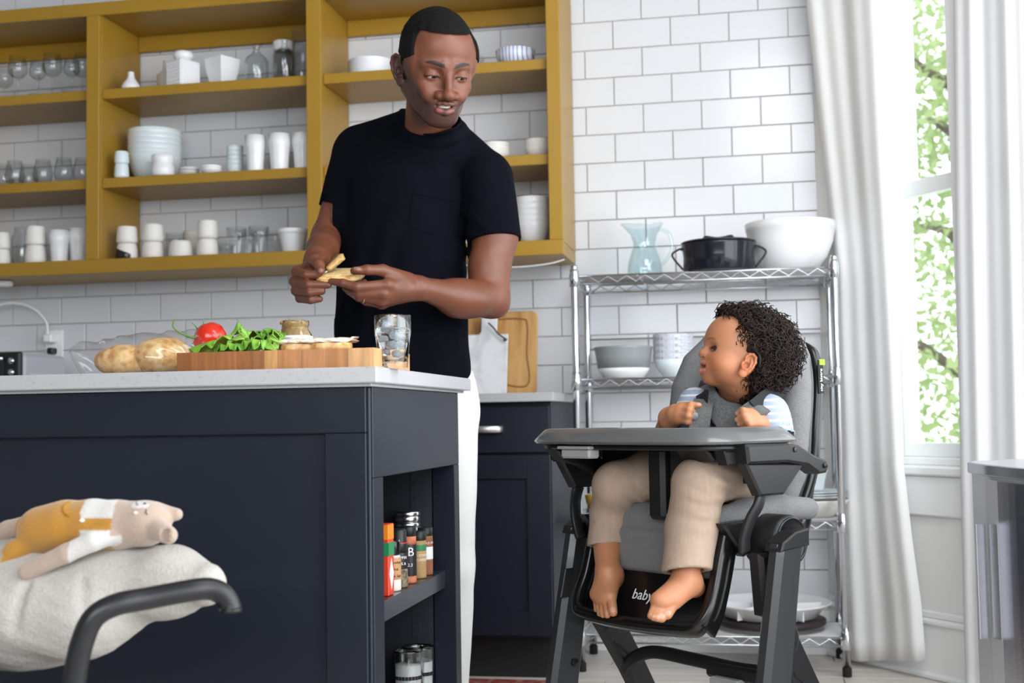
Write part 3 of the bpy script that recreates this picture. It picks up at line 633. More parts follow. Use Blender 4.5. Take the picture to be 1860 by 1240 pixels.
t = thing('turntable', 'dark round turntable on the lowest rack shelf', 'turntable', (rk(1400, 1130, 4.29), 4.29, zr)); b = wloc(t)
mk('disc', *lathe([(.06, .012), (.17, .014), (.178, .02), (.178, .032), (.17, .036), (.001, .036)], 40, b), M['bakelite'], t, True)
mk('base', *lathe([(.055, 0), (.058, .002), (.055, .013)], 24, b), M['bakelite'], t, True)
t = thing('party_platter', 'round white divided serving platter on the dark turntable', 'platter', (b[0], b[1], zr+.0365)); b = wloc(t)
mk('tray', *shell([(.13, 0), (.15, .004), (.178, .04), (.195, .046), (.197, .05)], .005, 44, b), M['white'], t, True)
mk('centre_cup', *shell([(.055, .006), (.058, .01), (.06, .055)], .004, 30, b), M['white'], t, True)
for k in range(5):
    a = k*2*math.pi/5+.3; mk('divider', *box(b+[.118*math.cos(a), .118*math.sin(a), .024], (.115, .005, .036), .001, rotz(a)), M['white'], t)
mk_lid = ware('glass_dish', 'clear rectangular glass dish behind the footrest on the lowest rack shelf', 'dish', 1215, 1140, 4.24, zr, xf(shell([(.11, 0), (.12, .004), (.125, .05), (.13, .055)], .005, 4), rotz(math.pi/4)@np.diag([1, 1, 1])), 'thin', smooth=False)
# ---------------------------------------------------------------- things on the back worktop
def onz(px, py, z):
    r = ray(px, py); return CAMPOS+r*((z-HC)/r[2])
BAMBOO = ramp_mat('bamboo', [(.25, (.42, .2, .06)), (.5, (.6, .34, .12)), (.75, (.68, .42, .18))], 5, .45, stretch=(7, 7, .7), detail=5)
def leanboard(nm, label, x0, x1, z1, yb, yt, poly, m, th=.018):
    V, F = prism(poly, 0, -th, 1, .003); V = np.asarray(V); k = (V[:, 2])/(z1)
    V[:, 1] += yb+(yt-yb)*k; V[:, 2] += .9035
    return tag(mk(nm, V, F, m, None, False), label, 'cutting board')
a, b_ = at(905, 640, 4.44)[0], at(975, 640, 4.44)[0]; zt = at(940, 565, 4.46)[2]-.9035
w = leanboard('cutting_board', 'bamboo cutting board with a juice groove leaning on the tiles', a, b_, zt, 4.432, 4.485, rrect(a-.06, b_, 0, zt, .024), BAMBOO)
V = []
gz = catmull([(a-.04, 0, .06), (b_-.035, 0, .035), (b_-.035, 0, zt*.5), (b_-.035, 0, zt-.05), (b_-.06, 0, zt-.028), (a-.04, 0, zt-.028)], 6)
gz[:, 1] = 4.432+.053*gz[:, 2]/zt-.0185; gz[:, 2] += .9035
mk('juice_groove', *tube(gz, .0035, 6), ramp_mat('groove_wood', [(.3, (.25, .11, .03)), (.7, (.4, .2, .07))], 9), w, True)
a2, b2 = at(838, 640, 4.46)[0], at(873, 640, 4.46)[0]; zt2 = at(860, 575, 4.47)[2]-.9035
leanboard('cutting_board', 'small wooden board half hidden behind the marble one', a2-.03, b2, zt2, 4.425, 4.488, rrect(a2-.03, b2, 0, zt2, .015), BAMBOO, .012)
marble = ramp_mat('marble', [(.3, (.6, .62, .66)), (.45, (.8, .82, .85)), (1, (.84, .86, .88))], 7, .25, detail=7, dist=1.2)
a3, b3 = at(848, 660, 4.38)[0], at(922, 660, 4.38)[0]; zs = at(890, 607, 4.40)[2]-.9035; zh = at(890, 572, 4.42)[2]-.9035
hx0, hx1 = at(872, 590, 4.4)[0], at(904, 590, 4.4)[0]
mb = leanboard('marble_board', 'white marble board with a wooden handle strap leaning in front', a3, b3, zh, 4.36, 4.425, [(a3, 0), (b3, 0), (b3, zs), (hx1+.004, zs), (hx1-.003, zs+.01), (hx1-.003, zh-.01), (hx1-.012, zh), (hx0+.012, zh), (hx0+.003, zh-.01), (hx0+.003, zs+.01), (hx0-.004, zs), (a3, zs)], marble, .016)
p0, p1, p2 = at(887, 586, 4.375), at(905, 606, 4.372), at(921, 617, 4.368)
mk('leather_strap', *tube(catmull([p0, (p0+p1)/2+[.003, 0, -.001], p1, p2], 5), .003, 7), mat('leather', (.07, .045, .05), .7), mb, True); mk('strap_knot', *lathe([(.001, -.006), (.006, -.003), (.006, .003), (.001, .006)], 10, p2-[.008, 0, 0]), mat('leather_knot', (.07, .045, .05), .7), mb, True)
# toaster oven
tx = at(45, 660, 4.1)[0]; xr = at(44, 660, 4.05)[0]; zt = .9035; zo = at(50, 640, 4.05)[2]
t = thing('toaster_oven', 'grey toaster oven with a black front on the back worktop', 'toaster oven', (xr-.2, 4.2, .9035))
mk('body', *bx(xr-.38, xr, 4.05, 4.33, .915, zo, .012), mat('toaster_grey', (.5, .51, .57), .4), t)
for i in range(6): mk('vent_slat', *bx(xr-.001, xr+.004, 4.09, 4.30, .925+i*.016, .925+i*.016+.006, .001), mat('toaster_slat', (.62, .63, .68), .4), t)
mk('front_frame', *bx(xr-.385, xr-.002, 4.025, 4.05, .912, zo+.003, .006), M['black'], t)
mk('door_glass', *bx(xr-.36, xr-.06, 4.02, 4.026, .93, zo-.03, .002), mat('dark_glass', (.02, .02, .025), .08), t)
mk('door_handle', *tube([(xr-.35, 4.0, zo-.022), (xr-.05, 4.0, zo-.022)], .007, 10), M['chrome'], t, True)
for i in (0, 1): mk('knob', *xf(lathe([(.012, 0), (.011, .012), (.001, .013)], 14), rotx(math.pi/2), (xr-.03, 4.025, zo-.03-i*.04)), M['chrome'], t, True)
for i in (0, 1): mk('foot', *lathe([(.012, 0), (.012, .012)], 10, (xr-.05-.28*i, 4.08, .9035)), M['blackrub'], t)
# outlet, plug, cord
ox, oz = at(100, 628, YW)[0], at(100, 628, YW)[2]
t = thing('wall_outlet', 'white wall outlet plate on the tiles', 'outlet', (ox, YW-.004, oz-.06))
mk('plate', *bx(ox-.037, ox+.037, YW-.008, YW-.0015, oz-.06, oz+.06, .002), M['trim'], t)
for s in (-1, 1): mk('socket', *prism(rrect(ox-.016, ox+.016, oz+s*.022-.014, oz+s*.022+.014, .008), YW-.008, YW-.010, 1), M['white'], t)
px_ = at(88, 615, 4.46)
t = thing('power_plug', 'white power plug with a cord in the wall outlet', 'plug', (px_[0], 4.46, px_[2]-.02))
mk('plug_body', *bx(px_[0]-.016, px_[0]+.02, 4.445, YW-.0105, px_[2]-.015, px_[2]+.018, .005), M['trim'], t)
mk('cord', *tube(catmull([(px_[0], 4.455, px_[2]+.015), at(84, 585, 4.45), at(65, 563, 4.44), at(35, 551, 4.43), at(0, 553, 4.42), at(-40, 575, 4.4)], 6), .005, 8), M['trim'], t, True)
pb = at(93, 637, 4.465)
tag(mk('black_plug', *bx(pb[0]-.013, pb[0]+.013, 4.45, YW-.0105, pb[2]-.012, pb[2]+.012, .005), M['black']), 'small black plug below the white one', 'plug')
lp = at(6, 516, 4.3); tag(mk('puck_light', *lathe([(.03, -.02), (.035, -.014), (.035, -.001)], 20, (lp[0], 4.3, 1.371)), M['trim'], None, True), 'small white puck light under the ochre cabinet', 'light')
# ---------------------------------------------------------------- spices and candles in the island end
JS = .74
def jar(nm, label, px, py, r, parts, grp='spice jars on the island shelf', z=.4905):
    r *= JS; parts = [(a, [(q[0]*JS, q[1]*JS*1.0) for q in b_], c) for a, b_, c in parts]
    p = onz(px, py, .49); p[0] = min(p[0], XI-.03-r); t = thing(nm, label, 'jar', (p[0], p[1]+r*.3, z), grp); b = wloc(t)
    for n_, pr, m in parts: mk(n_, *lathe(pr, 22, b), m, t, True)
    return t, b
lab_dark = mat('label_black', (.012, .012, .014), .45); lab_kraft = ramp_mat('label_kraft', [(.3, (.4, .2, .09)), (.7, (.52, .29, .14))], 30, .6); lab_white = mat('label_white', (.75, .76, .77), .5)
lab_green = mat('label_green', (.03, .2, .07), .5); sp_br = ramp_mat('cinnamon', [(.3, (.22, .08, .035)), (.7, (.34, .14, .07))], 60, .8); sp_mu = ramp_mat('mustard_powder', [(.3, (.34, .2, .08)), (.7, (.45, .29, .13))], 60, .8)
sp_red = ramp_mat('red_salt', [(.3, (.3, .07, .03)), (.7, (.55, .2, .1))], 60, .8); sp_pep = ramp_mat('peppercorns', [(.35, (.02, .018, .015)), (.6, (.25, .2, .13))], 120, .6); sp_pink = mat('pink_salt', (.72, .6, .55), .7)
greyplastic = mat('clear_plastic_cap', (.55, .55, .57), .25)
def text(s, parent, loc, R, size, m, name='lettering', ext=.0002, align='CENTER', shear=0):
    c = bpy.data.curves.new(name, 'FONT'); c.body = s; c.size = size; c.extrude = ext; c.align_x = align; c.align_y = 'CENTER'; c.shear = shear; c.resolution_u = 2
    tmp = bpy.data.objects.new('tmp', c); COL.objects.link(tmp); dg = bpy.context.evaluated_depsgraph_get()
    me = bpy.data.meshes.new_from_object(tmp.evaluated_get(dg)); bpy.data.objects.remove(tmp)
    V = np.array([v.co[:] for v in me.vertices]); F = [list(p.vertices) for p in me.polygons]; bpy.data.meshes.remove(me)
    if len(V) == 0: return None
    return mk(name, V@np.asarray(R).T+np.asarray(loc), F, m, parent)
def wraptext(s, parent, b, r, z, ang, size, m, name='lettering'):
    """text wrapped round a jar of radius r, centred at angle ang"""
    if z > 0 and r < .0255: r, z, size = r*JS, z*JS, size*JS
    c = bpy.data.curves.new(name, 'FONT'); c.body = s; c.size = size; c.align_x = 'CENTER'; c.align_y = 'CENTER'; c.extrude = .0001; c.resolution_u = 2
    tmp = bpy.data.objects.new('tmp', c); COL.objects.link(tmp); dg = bpy.context.evaluated_depsgraph_get()
    me = bpy.data.meshes.new_from_object(tmp.evaluated_get(dg)); bpy.data.objects.remove(tmp)
    V = np.array([v.co[:] for v in me.vertices]); F = [list(p.vertices) for p in me.polygons]; bpy.data.meshes.remove(me)
    a = ang+V[:, 0]/r; rr = r+V[:, 2]+.0003
    return mk(name, np.stack([b[0]+rr*np.cos(a), b[1]+rr*np.sin(a), b[2]+z+V[:, 1]], 1), F, m, parent)
AJ = math.radians(-52)
# hot sauce box
p = onz(700, 1083, .49); t = thing('sauce_box', 'narrow orange and red sauce box at the front of the island shelf', 'box', (-.712, 2.345, .4905), 'spice jars on the island shelf'); b = wloc(t)
mk('carton', *bx(b[0]-.03, b[0]+.03, b[1]-.018, b[1]+.018, b[2], b[2]+.135, .0015), mat('carton_red', (.62, .05, .02), .4), t)
mk('top_band', *bx(b[0]-.0304, b[0]+.0304, b[1]-.0184, b[1]+.0184, b[2]+.105, b[2]+.134, .001), mat('carton_orange', (.8, .22, .01), .4), t); mk('green_band', *bx(b[0]-.0306, b[0]+.0306, b[1]-.0186, b[1]+.0186, b[2]+.075, b[2]+.1), mat('carton_green', (.02, .22, .08), .4), t)
mk('label_diamond', *prism([(b[1]-.014, b[2]+.04), (b[1], b[2]+.01), (b[1]+.014, b[2]+.04), (b[1], b[2]+.07)], b[0]+.0301, b[0]+.0308, 0), lab_white, t)
t, b = jar('salt_grinder', 'clear capped pink salt grinder with a kraft label', 713, 1073, .0235, [('salt', [(.021, 0), (.0225, .003), (.0225, .03)], sp_pink), ('label', [(.0228, .03), (.0232, .031), (.0232, .085), (.0228, .086)], lab_kraft), ('neck', [(.0225, .086), (.02, .093)], greyplastic), ('cap', [(.0195, .093), (.0215, .095), (.0215, .125), (.019, .132), (.001, .133)], M['glass'])])
for i, s in enumerate(('Himalaya', 'Pink', 'Pink Salt')): wraptext(s, t, b, .0232, .075-.018*i, AJ, .010, M['blackrub'])
t, b = jar('pepper_grinder', 'black capped peppercorn grinder with a black label', 732, 1067, .025, [('peppercorns', [(.0225, 0), (.0245, .004), (.0245, .045), (.024, .05)], sp_pep), ('label', [(.0245, .05), (.025, .051), (.025, .092), (.0245, .093)], lab_dark), ('cap', [(.0235, .093), (.0235, .12), (.022, .122), (.022, .15), (.017, .156), (.001, .157)], M['black']), ('red_ring', [(.0237, .117), (.0239, .118), (.0237, .120)], mat('red_ring', (.5, .02, .02), .4))])
for i, s in enumerate(('PEPPER', '* % &')): wraptext(s, t, b, .025, .08-.016*i, AJ, .010, lab_white)
t, b = jar('spice_jar', 'spice jar with a tall black label and white letter', 748, 1059, .022, [('salt', [(.02, 0), (.0215, .003), (.0215, .02)], sp_red), ('label', [(.0217, .02), (.022, .021), (.022, .105), (.0217, .106)], lab_dark), ('shoulder', [(.0215, .106), (.0215, .128)], sp_red), ('cap', [(.021, .128), (.021, .152), (.019, .155), (.001, .156)], M['black'])])
wraptext('B', t, b, .022, .085, AJ-.1, .034, lab_white); wraptext('2.3', t, b, .022, .05, AJ-.2, .012, lab_white)
t, b = jar('spice_jar', 'mustard coloured spice jar with a green label band', 761, 1050, .022, [('powder', [(.02, 0), (.0215, .003), (.0215, .106)], sp_mu), ('label_band', [(.0217, .077), (.022, .078), (.022, .094), (.0217, .095)], lab_green), ('cap', [(.0205, .106), (.022, .108), (.022, .132), (.001, .134)], M['black'])])
for i, s in enumerate(('MUSTARD', 'POWDER')): wraptext(s, t, b, .0216, .065-.013*i, AJ, .0095, lab_white)
t, b = jar('spice_jar', 'brown spice jar with a blank white label, farthest back', 777, 1044, .0225, [('powder', [(.02, 0), (.022, .003), (.022, .112)], sp_br), ('label', [(.0222, .045), (.0225, .046), (.0225, .08), (.0222, .081)], lab_white), ('cap', [(.021, .112), (.0225, .114), (.0225, .136), (.001, .138)], M['black'])])
wraptext('WHOLE SPICE', t, b, .0222, .092, AJ, .009, lab_white)
p = onz(752, 1052, .49); t = thing('pepper_can', 'wide black capped jar behind the spice row', 'jar', (-.748, 2.703, .4905)); b = wloc(t)
mk('body', *lathe([(.024, 0), (.026, .004), (.026, .075), (.022, .084), (.001, .085)], 22, b), M['black'], t, True)
for i, (lb, z) in enumerate((('lower round tin standing on the black jar', .0855), ('upper round tin with a shiny lid', .1095))):
    tn = thing('spice_tin', lb, 'tin', (b[0], b[1], b[2]+z), 'round spice tins'); c = wloc(tn)
    mk('body', *lathe([(.027, 0), (.028, .002), (.028, .012), (.027, .013)], 28, c), M['tin'], tn, True); mk('lid', *lathe([(.0285, .0135), (.029, .0145), (.029, .0215), (.027, .0235), (.001, .023)], 28, c), M['tin'], tn, True)
wax = mat('candle_wax', (.84, .85, .86), .35, sss=.2)
ci = 0
for px, py in ((741, 1178), (767, 1164), (786, 1153), (802, 1144)):
    p = onz(px, py, .333); p[0] = max(min(p[0], XI-.057), -.80)
    t = thing('candle_jar', ['frontmost glass candle jar on the lower island shelf', 'second glass candle jar from the front', 'third glass candle jar from the front', 'farthest glass candle jar on the lower island shelf'][ci], 'candle', (p[0], min(p[1], 2.70), .1305), 'glass candle jars'); b = wloc(t); ci += 1
    mk('glass', *shell([(.029, 0), (.031, .003), (.031, .196), (.0325, .2)], .002, 26, b), M['glass'], t, True)
    mk('wax', *lathe([(.0285, .003), (.0285, .17), (.001, .168)], 26, b), wax, t, True)
    mk('wick', *tube([b+[0, 0, .167], b+[.002, 0, .178]], .0008, 5), M['cream'], t)
    n = 12
    for k in range(n):
        a = -math.pi*.9+k*math.pi*.9/n; mk('printed_bar', *box(b+[.0312*math.cos(a), .0312*math.sin(a), .145], (.0006, .0062, .0075), 0, rotz(a)), M['blackrub'], t)
    V = []; 
    arch = [(0, .0), (.012, 0), (.0125, .045), (.009, .075), (.004, .1), (0, .108), (-.004, .1), (-.009, .075), (-.0125, .045), (-.012, 0)]
    a0 = -.75
    V = [(b[0]+.0313*math.cos(a0+q[0]/.031), b[1]+.0313*math.sin(a0+q[0]/.031), b[2]+.02+q[1]) for q in arch]
    mk('printed_figure', V, [list(range(len(V)))], ramp_mat('print_lines', [(.45, (.03, .03, .035)), (.5, (.75, .75, .76)), (.55, (.05, .05, .05))], 130, .5), t)
tag(mk('paper_bag', *cat_([box((-.82, 2.50, .251), (.09, .1, .24), .012), box((-.82, 2.50, .385), (.085, .02, .03), .004)]), ramp_mat('gold_bag', [(.3, (.2, .15, .06)), (.7, (.32, .25, .12))], 18, .45)), 'gold paper bag behind the candle jars', 'bag')
mg = onz(705, 1225, .30); t = thing('mug', 'white mug on the lower island shelf with its handle showing', 'mug', (-.735, 2.36, .1305)); b = wloc(t)
mk('body', *shell([(.033, 0), (.036, .004), (.036, .085)], .003, 24, b), M['white'], t, True); mk('handle', *tube(catmull([b+[.034, -.002, .075], b+[.055, -.003, .075], b+[.06, -.003, .05], b+[.055, -.003, .025], b+[.034, -.002, .02]], 5), .005, 8), M['white'], t, True)
# ---------------------------------------------------------------- metal cupboard at the right edge, rug
M['satin'] = mat('satin_metal', (.62, .63, .68), .3, .9, var=.03, vscale=4, stretch=(1, 1, 30)); M['satinw'] = mat('satin_frame', (.66, .67, .70), .35, .4)
pts = [at(1757, 845, 2.78), at(1784, 850, 2.66), at(1806, 853, 2.60), at(1860, 865, 2.47), at(1960, 880, 2.30), at(2080, 880, 2.22)]
pl = [(q[0], q[1]) for q in pts]; zc = at(1757, 839, 2.78)[2]
cv = [tuple(q) for q in catmull([(a, b, 0) for a, b in pl], 5)[:, :2]]
back = [(pl[-1][0]+.03, pl[-1][1]+.4), (pl[0][0]+.36, pl[0][1]+.35), (pl[0][0]+.02, pl[0][1]+.06)]
t = thing('metal_cupboard', 'curved brushed metal cupboard at the right edge of the photo', 'cupboard', (pl[3][0], pl[3][1]+.2, 0))
mk('top', *prism(cv+back, zc-.022, zc, 2, .002), M['satin'], t)
ins = [tuple(q) for q in inset(np.array(cv+back), .008)]
mk('body', *prism(ins, .05, zc-.0225, 2), M['satinw'], t); mk('plinth', *prism([tuple(q) for q in inset(np.array(cv+back), .03)], 0, .05, 2), M['toe'], t)
dv = [q for q in cv if q[0] > pts[1][0]+.002]
def skin(pp, z0, z1, d, nm, m, par):
    P = np.array(pp); n = len(P); T = np.gradient(P, axis=0); N = np.stack([-T[:, 1], T[:, 0]], 1); N /= np.linalg.norm(N, axis=1)[:, None]; N *= -1 if (N[0]@np.array([-1, -1])) < 0 else 1
    V = [(q[0]+N[i][0]*o, q[1]+N[i][1]*o, z) for z in (z0, z1) for o in (-.004, d) for i, q in enumerate(P)]
    F = []
    for i in range(n-1):
        F += [[n+i, n+i+1, 3*n+i+1, 3*n+i], [2*n+i, 3*n+i, 3*n+i+1, 2*n+i+1], [i, i+1, n+i+1, n+i]]
    F += [[0, n, 3*n, 2*n], [n-1, 2*n-1+0, 4*n-1, 3*n-1]]
    return mk(nm, V, F, m, par)
door = skin(dv[4:], .09, zc-.03, .004, 'door', mat('brushed_door', (.66, .67, .73), .25, 1.0, bump=.1, bscale=40, stretch=(1, 1, 30)), t)
skin(dv[:5], .09, zc-.03, .003, 'door_frame', M['satinw'], t)
h = at(1790, 950, 2.62); h2 = at(1790, 1158, 2.62)
mk('handle', *cat_([box((h[0]-.012, h[1]-.012, (h[2]+h2[2])/2), (.022, .004, h[2]-h2[2]), .001, rotz(.5)), box((h[0]+.012, h[1]-.022, (h[2]+h2[2])/2), (.022, .004, h[2]-h2[2]), .001, rotz(-.9))]), M['satin'], door)
rug = tag(mk('rug', *bx(-1.9, -.60, 3.27, 3.93, .0005, .012, .003), ramp_mat('rug_pile', [(.3, (.10, .012, .012)), (.5, (.25, .03, .025)), (.7, (.35, .2, .16))], 40, .95, bump=.5)), 'dark red patterned rug on the floor by the base cabinets', 'rug')
# ---------------------------------------------------------------- organic modelling: signed distance grid + surface nets
class SDF:
    def __init__(s, lo, hi, h):
        s.lo = np.array(lo, float); s.h = h; s.n = np.ceil((np.array(hi, float)-s.lo)/h).astype(int)+1
        s.f = np.full(s.n, .05, np.float32)
        s.ax = [(s.lo[i]+h*np.arange(s.n[i])).astype(np.float32) for i in range(3)]
    def _sub(s, blo, bhi):
        a = np.clip(np.floor((np.array(blo)-s.lo)/s.h).astype(int), 0, s.n); b = np.clip(np.ceil((np.array(bhi)-s.lo)/s.h).astype(int)+1, 0, s.n)
        if np.any(b <= a): return None, None
        sl = tuple(slice(a[i], b[i]) for i in range(3))
        P = (s.ax[0][sl[0]][:, None, None], s.ax[1][sl[1]][None, :, None], s.ax[2][sl[2]][None, None, :])
        return sl, P
    def op(s, fn, blo, bhi, k, mode='add'):
        m = max(k, 3*s.h)*1.05+.012
        sl, P = s._sub(np.array(blo)-m, np.array(bhi)+m)
        if sl is None: return s
        d = fn(*P); g = s.f[sl]
        if mode == 'sub': d = -d
        if mode == 'add':
            if k > 1e-6: hh = np.maximum(k-np.abs(g-d), 0)/k; r = np.minimum(g, d)-hh*hh*k*.25
            else: r = np.minimum(g, d)
        else:
            if k > 1e-6: hh = np.maximum(k-np.abs(g-d), 0)/k; r = np.maximum(g, d)+hh*hh*k*.25
            else: r = np.maximum(g, d)
        s.f[sl] = r; return s
    def cone(s, a, b, ra, rb, k=.01, mode='add'):
        a = np.asarray(a, float); b = np.asarray(b, float); ba = b-a; L2 = ba@ba+1e-12
        def fn(x, y, z):
            px, py, pz = x-a[0], y-a[1], z-a[2]
            t = np.clip((px*ba[0]+py*ba[1]+pz*ba[2])/L2, 0, 1)
            return np.sqrt((px-t*ba[0])**2+(py-t*ba[1])**2+(pz-t*ba[2])**2)-(ra+(rb-ra)*t)
        r = max(ra, rb); return s.op(fn, np.minimum(a, b)-r, np.maximum(a, b)+r, k, mode)
    def chain(s, pts, rs, k=.008, k0=None, mode='add'):
        for i in range(len(pts)-1): s.cone(pts[i], pts[i+1], rs[i], rs[i+1], k if (i or k0 is None) else k0, mode)
        return s
    def ell(s, c, r, k=.01, R=None, mode='add'):
        c = np.asarray(c, float); r = np.asarray(r, float); A = np.eye(3) if R is None else np.asarray(R).T   # world->local
        def fn(x, y, z):
            px, py, pz = x-c[0], y-c[1], z-c[2]
            q = [A[i, 0]*px+A[i, 1]*py+A[i, 2]*pz for i in range(3)]
            k0 = np.sqrt((q[0]/r[0])**2+(q[1]/r[1])**2+(q[2]/r[2])**2)
            k1 = np.sqrt((q[0]/r[0]**2)**2+(q[1]/r[1]**2)**2+(q[2]/r[2]**2)**2)+1e-9
            return k0*(k0-1)/k1
        if R is None: e = r
        else: e = np.full(3, r.max())
        return s.op(fn, c-e, c+e, k, mode)
    def rbox(s, c, hs, rad, k=.01, R=None, mode='add'):
        c = np.asarray(c, float); hs = np.asarray(hs, float)-rad; A = np.eye(3) if R is None else np.asarray(R).T
        def fn(x, y, z):
            px, py, pz = x-c[0], y-c[1], z-c[2]
            q = [np.abs(A[i, 0]*px+A[i, 1]*py+A[i, 2]*pz)-hs[i] for i in range(3)]
            return np.sqrt(np.maximum(q[0], 0)**2+np.maximum(q[1], 0)**2+np.maximum(q[2], 0)**2)+np.minimum(np.maximum(q[0], np.maximum(q[1], q[2])), 0)-rad
        e = np.full(3, np.linalg.norm(hs)+rad) if R is not None else hs+rad
        return s.op(fn, c-e, c+e, k, mode)
    def cut(s, p, n, k=.002, blo=None, bhi=None):
        """keep the side where (x-p).n < 0"""
        p = np.asarray(p, float); n = np.asarray(n, float); n = n/np.linalg.norm(n)
        hi = s.lo+s.h*s.n
        sl, P = s._sub(s.lo if blo is None else blo, hi if bhi is None else bhi)
        d = (P[0]-p[0])*n[0]+(P[1]-p[1])*n[1]+(P[2]-p[2])*n[2]
        g = s.f[sl]; s.f[sl] = np.maximum(g, d); return s
    def disp(s, fn):
        P = (s.ax[0][:, None, None], s.ax[1][None, :, None], s.ax[2][None, None, :]); s.f += fn(*P).astype(np.float32); return s
    def copy(s):
        o = SDF.__new__(SDF); o.lo, o.h, o.n, o.ax, o.f = s.lo, s.h, s.n, s.ax, s.f.copy(); return o
    def mesh(s):
        f = s.f.copy(); f[0] = f[-1] = .05; f[:, 0] = f[:, -1] = .05; f[:, :, 0] = f[:, :, -1] = .05
        ins = f < 0; n = s.n
        cnt = np.zeros(n-1, np.uint8)
        for i in (0, 1):
            for j in (0, 1):
                for k in (0, 1): cnt += ins[i:n[0]-1+i, j:n[1]-1+j, k:n[2]-1+k]
        act = (cnt > 0) & (cnt < 8); idx = np.argwhere(act); N = len(idx)
        vid = np.full(n-1, -1, np.int64); vid[act] = np.arange(N)
        acc = np.zeros((N, 3)); c = np.zeros(N)
        cor = [(i, j, k) for i in (0, 1) for j in (0, 1) for k in (0, 1)]
        fv = {q: f[idx[:, 0]+q[0], idx[:, 1]+q[1], idx[:, 2]+q[2]] for q in cor}
        for q in cor:
            for a in range(3):
                if q[a]: continue
                q2 = list(q); q2[a] = 1; q2 = tuple(q2); A, B = fv[q], fv[q2]; m = (A < 0) != (B < 0)
                t = np.where(m, A/(np.where(m, A-B, 1)), 0)
                p = np.zeros((N, 3)); p += q; p[:, a] += t; acc[m] += p[m]; c[m] += 1
        V = s.lo+(idx+acc/c[:, None])*s.h
        F = []
        for a in range(3):
            b, d = (a+1) % 3, (a+2) % 3
            sl0 = [slice(1, n[i]-1) for i in range(3)]; sl1 = list(sl0); sl0[a] = slice(0, n[a]-1); sl1[a] = slice(1, n[a])
            A = ins[tuple(sl0)]; B = ins[tuple(sl1)]; e = np.argwhere(A != B); off = np.array([1, 1, 1]); off[a] = 0; e = e+off
            fl = ins[e[:, 0], e[:, 1], e[:, 2]]
            def cell(db, dd):
                q = e.copy(); q[:, b] -= db; q[:, d] -= dd; return vid[q[:, 0], q[:, 1], q[:, 2]]
            Q = np.stack([cell(1, 1), cell(0, 1), cell(0, 0), cell(1, 0)], 1); Q[~fl] = Q[~fl][:, ::-1]; F.append(Q)
        F = np.concatenate(F); F = F[(F >= 0).all(1)]
        return V, F
def joinm(*vf):
    V, F, n = [], [], 0
    for v, f in vf: V.append(v); F.append(f+n); n += len(v)
    return np.concatenate(V), np.concatenate(F)
def relax(V, F, it=2, lam=.5):
    n = len(V); E = np.concatenate([F[:, [0, 1]], F[:, [1, 2]], F[:, [2, 3]], F[:, [3, 0]]]); E = np.concatenate([E, E[:, ::-1]])
    deg = np.bincount(E[:, 0], minlength=n)[:, None]+1e-9
    for _ in range(it):
        acc = np.stack([np.bincount(E[:, 0], weights=V[E[:, 1], i], minlength=n) for i in range(3)], 1); V = V+(acc/deg-V)*lam
    return V
def vnoise(P, sc, seed=0):
    """cheap smooth pseudo noise from sines, -1..1"""
    g = np.random.default_rng(seed); o = 0
    for i in range(5):
        k = g.normal(0, 1, 3); k = k/np.linalg.norm(k)*sc*(.6+.5*i); o = o+np.sin(P[0]*k[0]+P[1]*k[1]+P[2]*k[2]+g.random()*6.28)/(1+.35*i)
    return o/3.2
# ---------------------------------------------------------------- the man
SKIN_M = np.array([.150, .050, .026])
def sstep(a, b, x): t = np.clip((x-a)/(b-a), 0, 1); return t*t*(3-2*t)
def mixc(c, k, m): return c*(1-m[:, None])+np.asarray(k)*m[:, None]
M['skin_m'] = mat('skin_deep', (.2, .09, .05), .40, attr=True, sss=.10, sssr=(.008, .003, .0015), bump=.12, bscale=420, var=.06, vscale=35)
M['eye'] = mat('eye', (1, 1, 1), .08, attr=True, coat=.5)
M['teeth'] = mat('teeth', (.5, .47, .43), .3)
M['hair_m'] = mat('cropped_hair', (.007, .006, .006), .8, bump=1.0, bscale=700, spec=.15)
MH_R = rotz(math.radians(31))@rotx(math.radians(27))@roty(math.radians(-1))
MH_S = 1.10
MH_T = at(793, 122, 2.90)
def eyeball(name, c, r, gaze, iris, par, Rw, Tw, ir=.46):
    """eyeball with iris and pupil rings, looking along gaze (local)"""
    g = np.asarray(gaze, float); g /= np.linalg.norm(g); n = 28; V = []; C = []
    a = np.cross(g, (0, 0, 1.)); a /= np.linalg.norm(a); b = np.cross(g, a)
    rings = [0, .1, .2, .23, .3, .38, .44, .47, .5, .6, .9, 1.3, 1.8, 2.4, 3.0]
    for t in rings:
        for i in range(n):
            p = 2*math.pi*i/n; V.append(np.asarray(c)+r*(g*math.cos(t)+(a*math.cos(p)+b*math.sin(p))*math.sin(t)))
            C.append((.006, .005, .005) if t <= .21 else (iris if t <= ir-.03 else ((.05, .035, .03) if t <= ir+.015 else (.42, .36, .33))))  # eye whites darkened in colour to stand for shading
    F = [[j*n+i, j*n+(i+1) % n, (j+1)*n+(i+1) % n, (j+1)*n+i] for j in range(len(rings)-1) for i in range(n)]
    V = np.array(V)@Rw.T+Tw
    return mk(name, V, F, M['eye'], par, True, cols=np.array(C))
